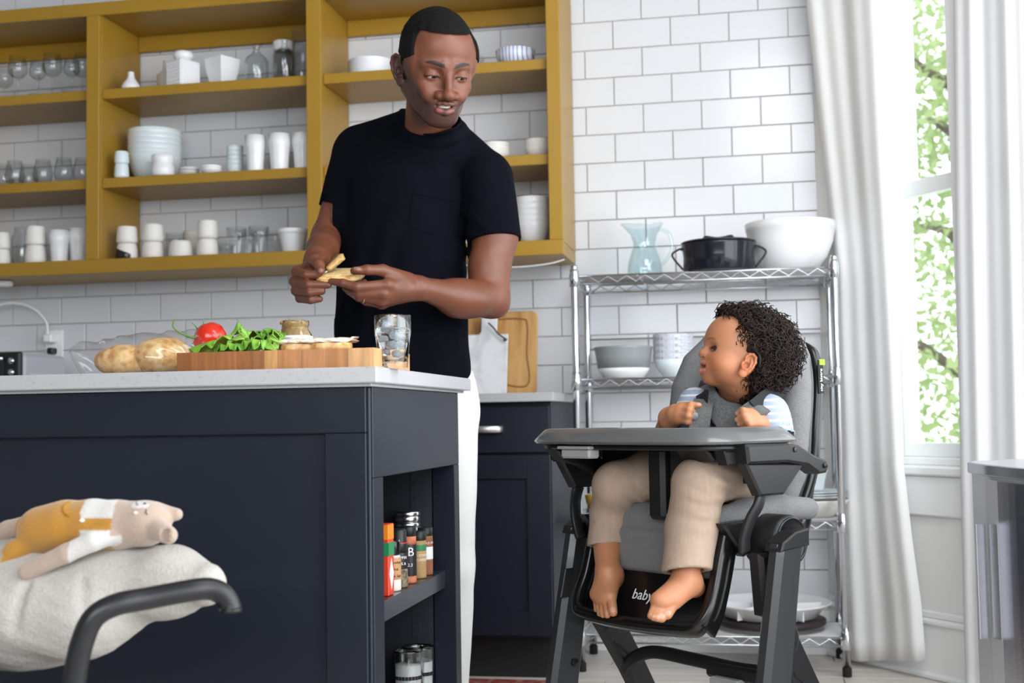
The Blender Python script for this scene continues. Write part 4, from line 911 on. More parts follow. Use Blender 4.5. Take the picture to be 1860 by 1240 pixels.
def man_head(neck_to, h=.0013):
    S = SDF((-.115, -.135, -.215), (.115, .16, .135), h)
    S.ell((0, .018, .036), (.076, .097, .086), 0)
    S.ell((0, -.042, .046), (.060, .046, .052), .03)
    S.ell((0, -.022, -.032), (.062, .070, .076), .03)
    for s in (-1, 1):
        S.cone((s*.054, .012, -.050), (s*.022, -.066, -.093), .018, .016, .025)
        S.ell((s*.040, -.063, -.027), (.022, .019, .019), .02)
        S.cone((s*.012, -.088, .021), (s*.045, -.070, .019), .009, .007, .014)
        S.ell((s*.064, -.02, .02), (.012, .03, .03), .03)
    S.ell((0, -.074, -.098), (.024, .017, .017), .02)
    S.ell((0, -.076, -.068), (.033, .021, .026), .02)
    for s in (-1, 1): S.ell((s*.0325, -.101, -.001), (.018, .016, .0125), .012, mode='sub')
    # nose
    S.cone((0, -.088, .012), (0, -.112, -.033), .007, .0098, .014); S.ell((0, -.113, -.037), (.0135, .012, .0108), .008)
    for s in (-1, 1): S.ell((s*.0168, -.1, -.0405), (.0102, .012, .0092), .007)
    for s in (-1, 1): S.ell((s*.0082, -.107, -.0495), (.005, .0065, .0045), .003, mode='sub')
    # lids
    for s in (-1, 1):
        S.ell((s*.0318, -.0755, -.001), (.0158, .0142, .0142), .005)
        S.chain([(s*.0318-.0125, -.0865, .0035), (s*.0318, -.0905, .0068), (s*.0318+.0125, -.0865, .0035)], [.0009, .0011, .0009], .003, mode='sub')
        S.ell((s*.0318, -.0905, -.0055), (.0145, .0105, .0026), .001, mode='sub')
    # mouth, open in a smile
    S.ell((0, -.099, -.0655), (.0245, .022, .0075), .004, mode='sub')
    up = [(-.0275, -.0845, -.0580), (-.014, -.0955, -.0580), (-.005, -.1, -.0560), (0, -.0995, -.0573), (.005, -.1, -.0560), (.014, -.0955, -.0580), (.0275, -.0845, -.0580)]
    lo = [(-.0265, -.0845, -.0600), (-.015, -.0945, -.0725), (0, -.0985, -.0760), (.015, -.0945, -.0725), (.0265, -.0845, -.0600)]
    S.chain(up, [.0024, .0040, .0043, .0041, .0043, .0040, .0024], .004); S.chain(lo, [.0022, .0052, .0064, .0052, .0022], .004)
    for s in (-1, 1): S.cone((s*.0185, -.094, -.044), (s*.034, -.079, -.060), .0022, .0010, .008, mode='sub')   # smile fold
    for s in (-1, 1): S.ell((s*.034, -.081, -.044), (.014, .010, .014), .014)
    # ears
    for s in (-1, 1):
        E = rotz(s*math.radians(-36))@rotx(math.radians(-10))
        c = np.array([s*.080, .016, -.012]); q = lambda u, y, z: c+E@np.array([s*u, y, z])
        S.ell(q(-.0015, .001, 0), (.005, .0185, .0305), .005, E); S.ell(q(.0, -.003, -.029), (.005, .0095, .009), .005, E)
        S.chain([q(.003, -.009, .004), q(.004, -.012, .016), q(.004, -.007, .027), q(.004, .003, .030), q(.004, .012, .025), q(.004, .0165, .012), q(.003, .015, -.004), q(.002, .010, -.017), q(.001, .003, -.026)], [.0022, .003, .0036, .0038, .0038, .0036, .0032, .003, .003], .002)
        S.chain([q(.002, .003, .019), q(.003, .0075, .008), q(.003, .0065, -.006), q(.003, 0, -.015), q(.0025, -.008, -.014)], [.002, .0032, .003, .003, .0032], .0025)
        S.ell(q(.002, -.013, -.004), (.004, .005, .0065), .003, E); S.ell(q(.0035, -.0025, -.004), (.005, .007, .0085), .002, E, 'sub')
    hair = S.copy()
    S.cone((0, .034, -.045), neck_to, .050, .054, .018)
    V, F = S.mesh(); V = relax(V, F, 1, .4)
    x, y, z = V.T; ax = np.abs(x); C = np.tile(SKIN_M, (len(V), 1)); nz = vnoise((x, y, z), 60, 3)
    C = C*(1+.07*nz)[:, None]
    C = mixc(C, SKIN_M*[1.25, 1.15, 1.1], sstep(.06, .02, ax)*sstep(.01, .05, z)*sstep(.12, .08, z)*.35)
    C = mixc(C, SKIN_M*[1.3, 1.1, 1.0], np.exp(-((ax-.04)**2+(z+.025)**2)/.0003)*(y < -.04)*.4)
    # beard along the jaw, moustache
    jl = -.052-.35*np.clip(.03-ax, 0, .03)+.030*sstep(.045, .062, ax)+.05*sstep(-.05, .0, y)          # upper edge of the beard
    jaw = sstep(jl+.016, jl-.016, z)*(y > -.12)*sstep(.02, -.005, y-.02)*sstep(-.155, -.125, z)
    must = np.exp(-((z+.050)/.005)**2)*sstep(.032, .02, ax)*(y < -.07)
    side = sstep(.052, .066, ax)*sstep(.03, .0, z)*sstep(.012, -.002, y)*sstep(-.055, -.035, y)
    bd = np.clip(np.maximum(np.maximum(jaw, must*.6), side), 0, 1)*(1-.25*np.abs(vnoise((x, y, z), 160, 9)))
    C = mixc(C, (.030, .020, .020), bd*.75)
    # lips
    def near(poly, r): 
        d = np.full(len(V), 1.); 
        for i in range(len(poly)-1):
            a, b = np.array(poly[i]), np.array(poly[i+1]); t = np.clip(((V-a)@(b-a))/((b-a)@(b-a)), 0, 1); d = np.minimum(d, np.linalg.norm(V-a-t[:, None]*(b-a), axis=1))
        return sstep(r+.0016, r-.0006, d)
    C = mixc(C, (.15, .052, .042), near(up[1:-1], .0046)*.85); C = mixc(C, (.25, .078, .07), near(lo[1:-1], .0060)*.95)
    C = mixc(C, (.06, .012, .012), ((y > -.0925+.012*(ax/.024)**2) & (y < -.06) & (ax < .024) & (np.abs(z+.0645) < .0062)).astype(float))
    # brows, lash line
    for s in (-1, 1):
        bx_, bz = s*x, z
        mid = .0215+.004*np.sin(np.clip((bx_-.012)/.036, 0, 1)*2.4); th_ = .0042-.0022*sstep(.03, .05, bx_)
        m = sstep(th_+.0012, th_-.001, np.abs(bz-mid))*sstep(.009, .013, bx_)*sstep(.053, .046, bx_)*(y < -.045)
        C = mixc(C, (.006, .004, .004), m*.95)
        d = np.sqrt(((s*x-.0318)/.0142)**2+((z+.0055)/.0040)**2); m = sstep(.35, .05, np.abs(d-1))*(y < -.07)*(z > -.0068); C = mixc(C, (.01, .007, .007), m*.9)
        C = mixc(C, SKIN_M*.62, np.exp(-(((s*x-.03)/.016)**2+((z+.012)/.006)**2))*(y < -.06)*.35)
    # hair cap
    hs = hair; hs.f -= .0032
    P = (hs.ax[0][:, None, None], hs.ax[1][None, :, None], hs.ax[2][None, None, :])
    x_, y_, z_ = np.abs(P[0]), P[1], P[2]
    zt = np.interp(x_, [0, .03, .046, .058, .07], [.0860, .0855, .0850, .0845, .084])
    ys = np.interp(z_, [-.05, -.03, .008, .018, .026, .034, .05, .07, .10], [-.002, -.008, -.012, -.022, -.046, -.057, -.052, -.042, -.034])
    zl = np.interp(y_, [-.03, .0, .004, .010, .034, .046, .12], [-.03, -.03, -.02, .018, .02, -.05, -.062])
    reg = np.maximum(np.minimum(zt-z_, ys-y_), zl-z_).astype(np.float32)*.8
    wav = .0011*np.sin((P[2]*.8+np.abs(P[1]+.02)*.55+np.abs(P[0])*.25)*520)*(P[2] > .06)
    hs.f = np.maximum(hs.f+wav, reg); hs.op(lambda X, Y, Z: X*0+Y*0+.03-(Z+.1), (-.1, -.1, -.1), (.1, .1, -.06), 0, 'sub') if False else None
    E = []
    for s in (-1, 1): hs.ell((s*.088, .014, -.010), (.021, .027, .040), .002, mode='sub')
    HV, HF = hs.mesh(); HV = relax(HV, HF, 1, .4)
    return (V, F, C), (HV, HF)

def nailpaint(V, C, pts, r, col):
    for q in pts:
        d = np.linalg.norm(V-q, axis=1); C[:] = mixc(C, col, sstep(r, r*.75, d)*.85)
    return C
def build_man():
    neck_w = at(775, 268, 3.06); nl = MH_R.T@(neck_w-MH_T)/MH_S; RS = MH_R*MH_S
    (hv, hf, hc), (rv, rf) = man_head(nl); hv = hv@RS.T+MH_T; rv = rv@RS.T+MH_T
    # ---- left arm and hand (right in the picture)
    SL, M1, EL, F1, WR = at(889, 325, 3.06), at(899, 430, 3.04), at(889, 541, 3.0), at(829, 541, 2.90), at(764, 523, 2.80)
    S = SDF(np.minimum.reduce([SL, EL, WR])-[.26, .16, .12], np.maximum.reduce([SL, EL, WR])+[.1, .12, .1], .0022)
    S.cone(SL, M1, .058, .051, 0); S.cone(M1, EL, .052, .043, .03); S.cone(EL, F1, .046, .040, .025); S.cone(F1, WR, .040, .0255, .03)
    S.ell(at(880, 485, 3.0), (.038, .036, .05), .03); S.ell(at(855, 545, 2.93), (.05, .045, .036), .03)
    S.ell(at(905, 556, 3.01), (.022, .024, .022), .02)
    mc = {'i': at(704, 517, 2.735), 'm': at(697, 533, 2.735), 'r': at(693, 545, 2.745), 'p': at(694, 552, 2.765)}
    for k_, q in mc.items(): S.cone(WR+(at(757, 523, 2.80)-WR), q, .021, .0125 if k_ != 'p' else .011, .016)
    S.ell(at(727, 524, 2.765), (.034, .017, .024), .012)
    fi = {'i': [(704, 517, 2.735), (648, 521, 2.700), (623, 514, 2.698), (602, 511, 2.704)], 'm': [(697, 533, 2.735), (651, 533, 2.712), (629, 522, 2.735), (640, 508, 2.765)],
          'r': [(693, 545, 2.745), (652, 540, 2.722), (634, 528, 2.75), (652, 509, 2.79)], 'p': [(694, 552, 2.765), (664, 548, 2.748), (648, 536, 2.775), (662, 512, 2.81)]}
    rr = {'i': [.0125, .0108, .0095, .0078], 'm': [.0125, .0105, .0095, .008], 'r': [.012, .0098, .009, .0078], 'p': [.0105, .0085, .0078, .007]}
    for k_ in 'imrp': S.chain([at(*q) for q in fi[k_]], rr[k_], .003, .008)
    for k_ in 'imr': S.ell(at(*fi[k_][0])+np.array([0, -.004, -.002]), (.012, .009, .010), .006)
    th = [at(738, 508, 2.78), at(695, 491, 2.742), at(667, 490, 2.712), at(643, 492, 2.702)]
    S.chain(th, [.019, .0135, .0112, .0088], .006, .014); S.ell(at(647, 490.5, 2.697), (.0115, .0075, .008), .003)
    lv, lf = S.mesh(); lv = relax(lv, lf, 1, .5)
    # ---- right arm and fist (left in the picture)
    SR, ER, WQ = at(645, 290, 3.09), at(596, 434, 3.04), at(576, 470, 2.80)
    S = SDF(np.minimum.reduce([SR, ER, WQ])-[.12, .14, .16], np.maximum.reduce([SR, ER, WQ])+[.1, .1, .1], .0022)
    S.cone(SR, ER, .052, .040, 0); S.cone(ER, (ER+WQ)/2, .040, .035, .025); S.cone((ER+WQ)/2, WQ, .036, .025, .02)
    fk = {'i': [(562, 484, 2.775), (538, 493, 2.735), (556, 499, 2.702), (577, 499, 2.704)], 'm': [(556, 499, 2.785), (534, 511, 2.74), (560, 517, 2.698), (596, 517, 2.708)],
          'r': [(556, 515, 2.785), (537, 528, 2.74), (562, 531, 2.700), (585, 529, 2.708)], 'p': [(560, 530, 2.78), (544, 542, 2.742), (564, 545, 2.708), (581, 543, 2.715)]}
    rk_ = {'i': [.0125, .0115, .0105, .0088], 'm': [.0125, .0115, .0102, .0085], 'r': [.012, .0108, .0098, .0082], 'p': [.0105, .0095, .0088, .0075]}
    for k_ in 'imrp':
        S.cone(WQ, at(*fk[k_][0]), .022, rk_[k_][0], .016)
    S.ell(at(565, 505, 2.775), (.024, .016, .036), .012)
    for k_ in 'imrp': S.chain([at(*q) for q in fk[k_]], rk_[k_], .003, .008)
    tk = [at(579, 471, 2.775), at(571, 474, 2.735), at(579, 481, 2.712), at(583, 492, 2.700)]
    S.chain(tk, [.019, .0145, .0122, .0092], .006, .012)
    qv, qf = S.mesh(); qv = relax(qv, qf, 1, .5)
    # ---- chest under the shirt
    B = SDF(at(640, 330, 3.2)-[.05, .3, .2], at(900, 230, 3.05)+[.05, .2, .08], .005)
    B.ell(at(755, 360, 3.10), (.14, .075, .12), 0); B.cone(at(640, 290, 3.10), at(885, 305, 3.08), .045, .045, .04); B.ell(at(781, 262, 3.06), (.072, .060, .032), .02); B.cone(neck_w, MH_T+np.array([-.02, .06, -.05]), .056, .05, .02)
    bv, bf = B.mesh()
    V, F = joinm((hv, hf), (lv, lf), (qv, qf), (bv, bf))
    ext = np.concatenate([lv, qv, bv]); C = np.tile(SKIN_M, (len(ext), 1))*(1+.06*vnoise(ext.T, 50, 2))[:, None]
    na = (.27, .13, .105)
    C = nailpaint(ext, C, [at(646, 487.5, 2.694), at(651, 488, 2.695)], .0062, na); C = nailpaint(ext, C, [at(582, 491, 2.692)], .006, na); C = nailpaint(ext, C, [at(600, 516, 2.702)], .0045, na)
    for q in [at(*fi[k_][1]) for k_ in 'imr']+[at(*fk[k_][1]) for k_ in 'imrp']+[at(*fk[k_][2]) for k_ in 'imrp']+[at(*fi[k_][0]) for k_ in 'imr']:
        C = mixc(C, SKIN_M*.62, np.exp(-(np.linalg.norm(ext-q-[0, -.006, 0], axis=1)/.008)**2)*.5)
    p = mk('person', V, F, M['skin_m'], None, True, cols=np.concatenate([hc, C]), loc=at(735, 700, 3.06)*[1, 1, 0])
    tag(p, 'man in a black t-shirt standing behind the island and buttering bread', 'person')
    mk('hair', rv, rf, M['hair_m'], p, True)
    for s in (-1, 1): eyeball('eyeball', (s*.0318, -.0755, -.001), .0128, (.25, -1, -.42), (.03, .015, .008), p, RS, MH_T)
    tv = [(.0215*math.sin(a), -.0945+.016*(1-math.cos(a))*1.6, z) for z in (-.0680, -.0575) for a in np.linspace(-1.1, 1.1, 15)]
    mk('teeth', np.array(tv)@RS.T+MH_T, [[i, i+1, 16+i, 15+i] for i in range(14)], M['teeth'], p, True)
    a, b = at(668, 542.5, 2.731), at(652, 540, 2.722); d = (b-a)/np.linalg.norm(b-a); c = a*.55+b*.45; u = np.cross(d, (0, 0, 1)); u /= np.linalg.norm(u); w = np.cross(d, u)
    mk('ring', *tube([c+(u*math.cos(t)+w*math.sin(t))*.0112 for t in np.linspace(0, 2*math.pi, 25)[:-1]], .0013, 8, closed=True), mat('gold', (.8, .6, .3), .2, 1.0), p, True)
    # ---- t-shirt
    T = SDF(at(575, 700, 3.2)-[.06, .35, .02], at(950, 190, 3.05)+[.06, .25, .05], .004)
    for q, r in (((735, 360, 3.07), (.168, .118, .17)), ((729, 480, 3.06), (.166, .115, .20)), ((728, 600, 3.05), (.170, .118, .20)), ((731, 690, 3.05), (.170, .12, .14))): T.ell(at(*q), r, .05)
    T.cone(at(738, 234, 3.10), at(655, 268, 3.10), .048, .058, .03); T.cone(at(818, 247, 3.09), at(880, 314, 3.07), .045, .060, .03)
    T.cone(at(647, 288, 3.09), at(617, 400, 3.06), .064, .062, .03); T.cone(at(884, 328, 3.06), at(900, 465, 3.035), .068, .068, .02)
    T.ell(at(740, 315, 3.09), (.16, .10, .085), .05)
    T.ell(at(783, 285, 3.055), (.10, .085, .055), .03)
    def folds(x, y, z):
        f = .0016*vnoise((x, y, z), 34, 4)+.0016*vnoise((x, y, z*.5), 70, 8)
        c = at(640, 520, 2.95); t = ((x-c[0])*.35+(z-c[2])*.94); f = f+.0035*np.sin(((x-c[0])*.94-(z-c[2])*.3)*95)*np.exp(-((x-c[0]-.06)/.10)**2-((z-c[2])/.16)**2)
        c = at(860, 460, 3.0); f = f+.0025*np.sin((z-c[2]+(x-c[0])*.8)*120)*np.exp(-((x-c[0])/.05)**2-((z-c[2])/.10)**2)
        return f
    T.disp(folds)
    RING = catmull([at(727, 204, 3.06), at(735, 226, 3.01), at(752, 241, 2.985), at(785, 248, 2.975), at(815, 240, 2.985), at(829, 234, 3.01), at(837, 222, 3.06), at(824, 212, 3.12), at(786, 205, 3.14), at(745, 203, 3.12)], 5, True)
    for q0, q1 in zip(RING, np.roll(RING, -1, 0)): T.cone(q0-[0, 0, .016], q1-[0, 0, .016], .006, .006, .02)
    # sleeve ends, hem, neck hole
    for a, b, r in ((SR, ER, .085), (SL, M1, .085)):
        d = (b-a)/np.linalg.norm(b-a); e = at(594, 376, 3.05) if a is SR else at(897, 436, 3.03)
        e = e+d*0
        lo = np.minimum(e, e+d*.2)-.09; hi = np.maximum(e, e+d*.2)+.09
        if a is SR: hi[0] = at(600, 420, 3.0)[0]
        else: lo[0] = at(849, 430, 3.0)[0]
        T.cut(e, d, blo=lo, bhi=hi)
    T.cone(SR+(ER-SR)*.6, ER, .049, .045, .002, 'sub'); T.cone(SL+(M1-SL)*.7, M1+(M1-SL)*.5, .056, .056, .002, 'sub')
    T.cone(at(784, 240, 3.062), at(786, 185, 3.055), .064, .075, .004, 'sub')
    T.cut((0, 0, at(800, 704, 3.05)[2]), (0, 0, -1))
    sv, sf = T.mesh(); sv = relax(sv, sf, 1, .5)
    M['tee'] = mat('black_cotton', (.0026, .003, .006), .9, bump=.35, bscale=900, var=.12, vscale=20, spec=.08)
    sh = mk('t_shirt', sv, sf, M['tee'], p, True)
    bvh = BVHTree.FromPolygons([Vector(q) for q in sv], [list(q) for q in sf.tolist()])
    def onto(px, py, off):
        o = CAMPOS; r = ray(px, py); h = bvh.ray_cast(Vector(o), Vector(r/np.linalg.norm(r)))
        return np.array(h[0])+np.array(h[1])*off if h[0] is not None else at(px, py, 2.95)
    # pocket as a raised patch
    n = 12; G = []
    qd = [(752, 338), (857, 357), (850, 428), (742, 412)]
    for off in (.0012, -.002):
        for j in range(n):
            for i in range(n):
                u, v = i/(n-1), j/(n-1); a = np.array(qd[0])*(1-u)+np.array(qd[1])*u; b = np.array(qd[3])*(1-u)+np.array(qd[2])*u; b = b+np.array([0, 10*(1-abs(2*u-1))]); q = a*(1-v)+b*v
                G.append(onto(q[0], q[1], off))
    F = [[j*n+i, j*n+i+1, (j+1)*n+i+1, (j+1)*n+i] for j in range(n-1) for i in range(n-1)]
    rim = [i for i in range(n)]+[j*n+n-1 for j in range(1, n)]+[(n-1)*n+i for i in range(n-2, -1, -1)]+[j*n for j in range(n-2, 0, -1)]
    F += [[rim[k], n*n+rim[k], n*n+rim[(k+1) % len(rim)], rim[(k+1) % len(rim)]] for k in range(len(rim))]
    mk('pocket', G, F, M['tee'], sh, False)
    mk('pocket_hem', *tube([G[2*n+i]+np.array([0, -.0006, 0]) for i in range(n)], .0009, 5), M['tee'], sh)
    # collar
    ring = RING
    mk('collar', *tube(ring, 1.0, 10, closed=True, flat=(.0026, .0075)), M['tee'], sh, True)
    # trousers and shoes
    H = SDF(at(600, 690, 3.1)*[1, 1, 0]+[-.08, -.2, .05], at(880, 690, 3.1)*[1, 1, 0]+[.08, .22, .95], .006)
    hx_ = at(745, 720, 3.06)[0]
    zw = at(800, 690, 3.05)[2]
    H.ell((hx_, 3.07, zw-.03), (.168, .118, .14), 0)
    for s, kx, ax_ in ((-1, -.02, -.0), (1, -.004, -.018)):
        a = np.array([hx_+s*.082, 3.07, zw-.10]); b = np.array([hx_+s*.088+kx, 3.05, .46]); c = np.array([hx_+s*.09+kx+ax_, 3.08, .07])
        H.cone(a, b, .088, .074, .04); H.cone(b, c, .074, .062, .02)
    H.disp(lambda x, y, z: .004*vnoise((x, y, z), 30, 6)); H.cut((0, 0, .065), (0, 0, -1))
    tv_, tf_ = H.mesh(); tv_ = relax(tv_, tf_, 2)
    mk('trousers', tv_, tf_, mat('white_denim', (.78, .78, .76), .8, bump=.2, bscale=600), p, True)
    for s, kx in ((-1, -.02), (1, -.022)):
        K = SDF((hx_+s*.09+kx-.07, 2.86, -.005), (hx_+s*.09+kx+.07, 3.2, .12), .005); c = hx_+s*.09+kx
        K.ell((c, 3.06, .04), (.046, .13, .05), 0); K.ell((c, 3.11, .07), (.04, .06, .06), .03); K.cut((0, 0, .002), (0, 0, -1)); a, b = K.mesh()
        mk('shoe', a, b, mat('shoe_white', (.6, .6, .58), .6), p, True)
    return p
build_man()
# ---------------------------------------------------------------- food on the island
def bumpy(vf, amp, sc, seed=0):
    v, f = vf; v = np.asarray(v, float); n = np.zeros_like(v); c = v.mean(0)
    d = v-c; d /= np.linalg.norm(d, axis=1)[:, None]+1e-9; return v+d*(amp*vnoise(v.T, sc, seed))[:, None], f
CRUST = ramp_mat('crust', [(.34, (.50, .23, .07)), (.46, (.68, .40, .15)), (.56, (.76, .51, .23)), (.7, (.8, .6, .34))], 60, .65, bump=1.0, detail=9, dist=.2)
CRUMB = ramp_mat('crumb', [(.3, (.55, .36, .13)), (.6, (.72, .54, .26))], 130, .8, bump=1.0, detail=7)
BUTTER = ramp_mat('mustard_spread', [(.3, (.36, .21, .06)), (.7, (.55, .37, .14))], 140, .5, bump=1.0, detail=7)
# slice held by the man
A, Bq, Cq, D = at(566, 505, 2.69), at(655, 500, 2.715), at(668, 486, 2.80), at(584, 488, 2.80)
def slab(nm, corners, th, m, par=None, n=9):
    A, B, C, D = [np.array(q) for q in corners]; N = np.cross(B-A, D-A); N /= np.linalg.norm(N); N *= 1 if N[2] > 0 else -1
    pts = []
    for k in range(40):
        t = 2*math.pi*k/40; u, v = .5+.5*math.copysign(abs(math.cos(t))**.55, math.cos(t)), .5+.5*math.copysign(abs(math.sin(t))**.7, math.sin(t))
        pts.append(A*(1-u)*(1-v)+B*u*(1-v)+C*u*v+D*(1-u)*v)
    P = np.array(pts); c = P.mean(0); V = np.concatenate([c+(P-c)*.97, P-N*th*.25, P-N*th*.75, c+(P-c)*.97-N*th, [c], [c-N*th]])
    F = [[l*40+k, l*40+(k+1) % 40, (l+1)*40+(k+1) % 40, (l+1)*40+k][::-1] for l in range(3) for k in range(40)]+[[160, k, (k+1) % 40] for k in range(40)]+[[161, 120+(k+1) % 40, 120+k] for k in range(40)]
    return V, F, N
V, F, N = slab('bread', (A, Bq, Cq, D), .013, CRUST)
bs = thing('bread_slice', 'slice of bread held in the hands of the man', 'bread', A); V = np.asarray(V); V += vnoise(V.T, 120, 3)[:, None]*N*.0012
mk('crust', V, F, CRUST, bs, False)
V2, F2, _ = slab('b', (A*.93+Cq*.07, Bq*.93+D*.07, Cq*.93+A*.07, D*.93+Bq*.07), .004, BUTTER); V2 = np.asarray(V2)+N*.0022; V2 += N*(vnoise(V2.T, 260, 5)*.0008)[:, None]
mk('spread', V2, F2, CRUMB, bs, True)
kn = thing('butter_knife', 'knife coated with spread in the fist of the man', 'knife', at(590, 500, 2.72))
k0, k1, k2 = at(570, 512, 2.735), at(594, 489, 2.735), at(623, 463, 2.76)
def blade(a, b, w0, w1, th, n=10):
    d = b-a; L = np.linalg.norm(d); d /= L; wv = np.cross(d, (0.25, 1, .1)); wv /= np.linalg.norm(wv); nn = np.cross(wv, d); V = []; 
    for i in range(n+1):
        t = i/n; w = (w0+(w1-w0)*min(1, t*1.6))*(1 if t < .8 else math.sqrt(max(0, 1-((t-.8)/.2)**2))+.08)
        for s, o in ((-1, 0), (0, 1), (1, 0), (0, -1)): V.append(a+d*L*t+wv*w*s*.5+nn*th*o)
    F = [[i*4+k, i*4+(k+1) % 4, i*4+4+(k+1) % 4, i*4+4+k] for i in range(n) for k in range(4)]+[[3, 2, 1, 0], [n*4, n*4+1, n*4+2, n*4+3]]
    return V, F
mk('blade', *blade(k0, k2, .010, .021, .0012), M['steel'], kn, True)
vb, fb = blade(k1, k2+(k2-k1)*.04, .019, .0235, .0032); vb = np.asarray(vb); vb = vb+vnoise(vb.T, 300, 2)[:, None]*.0012
mk('spread_on_blade', vb, fb, BUTTER, kn, True)
mk('handle', *tube([at(548, 528, 2.76), at(560, 520, 2.745), k0], [.006, .0065, .005], 10), M['steel'], kn, True)
# cutting board of glued staves
ZI = .9153
bl_, br_ = at(321, 676, 2.125), at(680, 668, 2.125)
cb = thing('butcher_board', 'thick two tone wooden butcher board at the front of the island', 'cutting board', ((bl_[0]+br_[0])/2, 2.24, ZI))
xs = np.linspace(bl_[0], br_[0], 11); cols_ = [(.24, .085, .025), (.27, .10, .03), (.29, .11, .035), (.26, .095, .03), (.30, .12, .04), (.48, .25, .09), (.40, .18, .07), (.43, .20, .08), (.40, .18, .07), (.55, .31, .14)]
zb = ZI+(at(500, 637, 2.125)[2]-at(500, 672, 2.125)[2])
xs = bl_[0]+(br_[0]-bl_[0])*np.array([0, .09, .2, .31, .39, .45, .518, .64, .76, .87, 1.0])
for i in range(10):
    c = np.array(cols_[i]); m = ramp_mat('acacia_%d' % i, [(.25, tuple(c*.75)), (.5, tuple(c)), (.75, tuple(c*1.35))], 14, .4, stretch=(5, .6, .5), detail=5, dist=.6)
    mk('stave', *bx(xs[i], xs[i+1]-.0004, 2.125, 2.36, ZI, zb, .0004), m, cb)
# bread in a clear bag
lf = thing('bread_roll', 'crusty bread roll in the clear bag, left of the two', 'bread', at(228, 680, 2.26)*[1, 1, 0]+[0, 0, ZI], 'bread rolls in the clear bag')
S = SDF((0, 0, 0)-np.array([.09, .08, .01]), np.array([.09, .08, .1]), .0035); S.ell((0, 0, .028), (.062, .045, .032), 0); S.disp(lambda x, y, z: .0022*vnoise((x, y, z), 90, 2)); S.cut((0, 0, .001), (0, 0, -1)); v, f = S.mesh()
mk('crust', v+wloc(lf)+[0, 0, .001], f, CRUST, lf, True)
lf = thing('bread_roll', 'larger crusty bread roll in the clear bag beside the butcher board', 'bread', at(300, 678, 2.27)*[1, 1, 0]+[0, 0, ZI], 'bread rolls in the clear bag')
S = SDF((0, 0, 0)-np.array([.09, .08, .01]), np.array([.09, .08, .12]), .0035); S.ell((-.005, 0, .036), (.058, .055, .038), 0); S.disp(lambda x, y, z: .0022*vnoise((x, y, z), 80, 5)); S.cut((0, 0, .001), (0, 0, -1)); v, f = S.mesh()
mk('crust', v+wloc(lf)+[0, 0, .001], f, CRUST, lf, True)
bc = at(258, 680, 2.265)*[1, 1, 0]+[0, 0, ZI+.0008]
S = SDF((-.16, -.1, -.005), (.15, .1, .13), .004); S.ell((.03, 0, .036), (.095, .075, .046), 0); S.ell((-.045, 0, .034), (.075, .065, .04), .03); S.cone((-.1, 0, .03), (-.125, -.005, .045), .028, .024, .03); S.ell((.095, .01, .05), (.045, .04, .035), .03)
S.disp(lambda x, y, z: .004*vnoise((x, y, z), 60, 11)+.002*np.sin((x*.7+z*1.2)*160+3*vnoise((x, y, z), 30, 1))); S.cut((0, 0, .0), (0, 0, -1)); v, f = S.mesh()
M['film'] = bpy.data.materials.new('clear_film'); M['film'].use_nodes = True; _n = M['film'].node_tree; _n.nodes.remove(_n.nodes['Principled BSDF'])
_t = _n.nodes.new('ShaderNodeBsdfTransparent'); _t.inputs[0].default_value = (.97, .97, .98, 1); _g = _n.nodes.new('ShaderNodeBsdfGlossy'); _g.inputs['Roughness'].default_value = .12; _lw = _n.nodes.new('ShaderNodeLayerWeight'); _lw.inputs[0].default_value = .5; _fr = _n.nodes.new('ShaderNodeMath'); _fr.operation = 'POWER'; _fr.inputs[1].default_value = 3; _n.links.new(_lw.outputs['Facing'], _fr.inputs[0])
_ad = _n.nodes.new('ShaderNodeMath'); _ad.operation = 'MULTIPLY_ADD'; _ad.inputs[1].default_value = .55; _ad.inputs[2].default_value = .07; _n.links.new(_fr.outputs[0], _ad.inputs[0])
_m = _n.nodes.new('ShaderNodeMixShader'); _n.links.new(_ad.outputs[0], _m.inputs[0]); _n.links.new(_t.outputs[0], _m.inputs[1]); _n.links.new(_g.outputs[0], _m.inputs[2]); _n.links.new(_m.outputs[0], _n.nodes['Material Output'].inputs[0])
tag(mk('plastic_bag', v+bc, f, M['film'], None, True), 'clear crinkled plastic bag around the bread on the island', 'bag')
# tomato with its vine
tp = at(383, 640, 2.29)*[1, 1, 0]+[0, 0, zb]
t = thing('tomato', 'ripe red tomato with a green vine stalk on the butcher board', 'tomato', tp); th_ = rotx(math.radians(-20))@roty(math.radians(-62))
v, f = lathe([(.001, -.026), (.014, -.026), (.026, -.018), (.0335, -.003), (.0325, .012), (.024, .0235), (.010, .0265), (.004, .0235), (.001, .0235)], 32, flute=lambda a, j: 1+.018*math.cos(5*a))
mk('flesh', v@th_.T+tp+[0, 0, .0335], f, mat('tomato_skin', (.62, .022, .006), .18, var=.1, vscale=25, sss=.2, sssr=(.01, .002, .001), coat=.3), t, True)
gr = mat('stalk_green', (.10, .2, .03), .55); st = at(363, 618, 2.27); tc_ = tp+[0, 0, .0335]; n_ = th_@np.array([0, 0, 1.]); hub = tc_+n_*.0245
for k in range(5):
    a = k*1.257; d = th_@np.array([math.cos(a), math.sin(a), .15]); mk('sepal', *tube(catmull([hub, hub+d*.010+n_*.003, hub+d*.02+n_*.006, hub+d*.027+n_*.012], 4), [.0022-.00014*i for i in range(13)], 6), gr, t, True)
mk('stalk', *tube(catmull([hub, at(352, 613, 2.25), at(338, 609, 2.24), at(325, 603, 2.23), at(314, 592, 2.22), at(318, 578, 2.22)], 5), [.0026-.00006*i for i in range(26)], 8), gr, t, True)
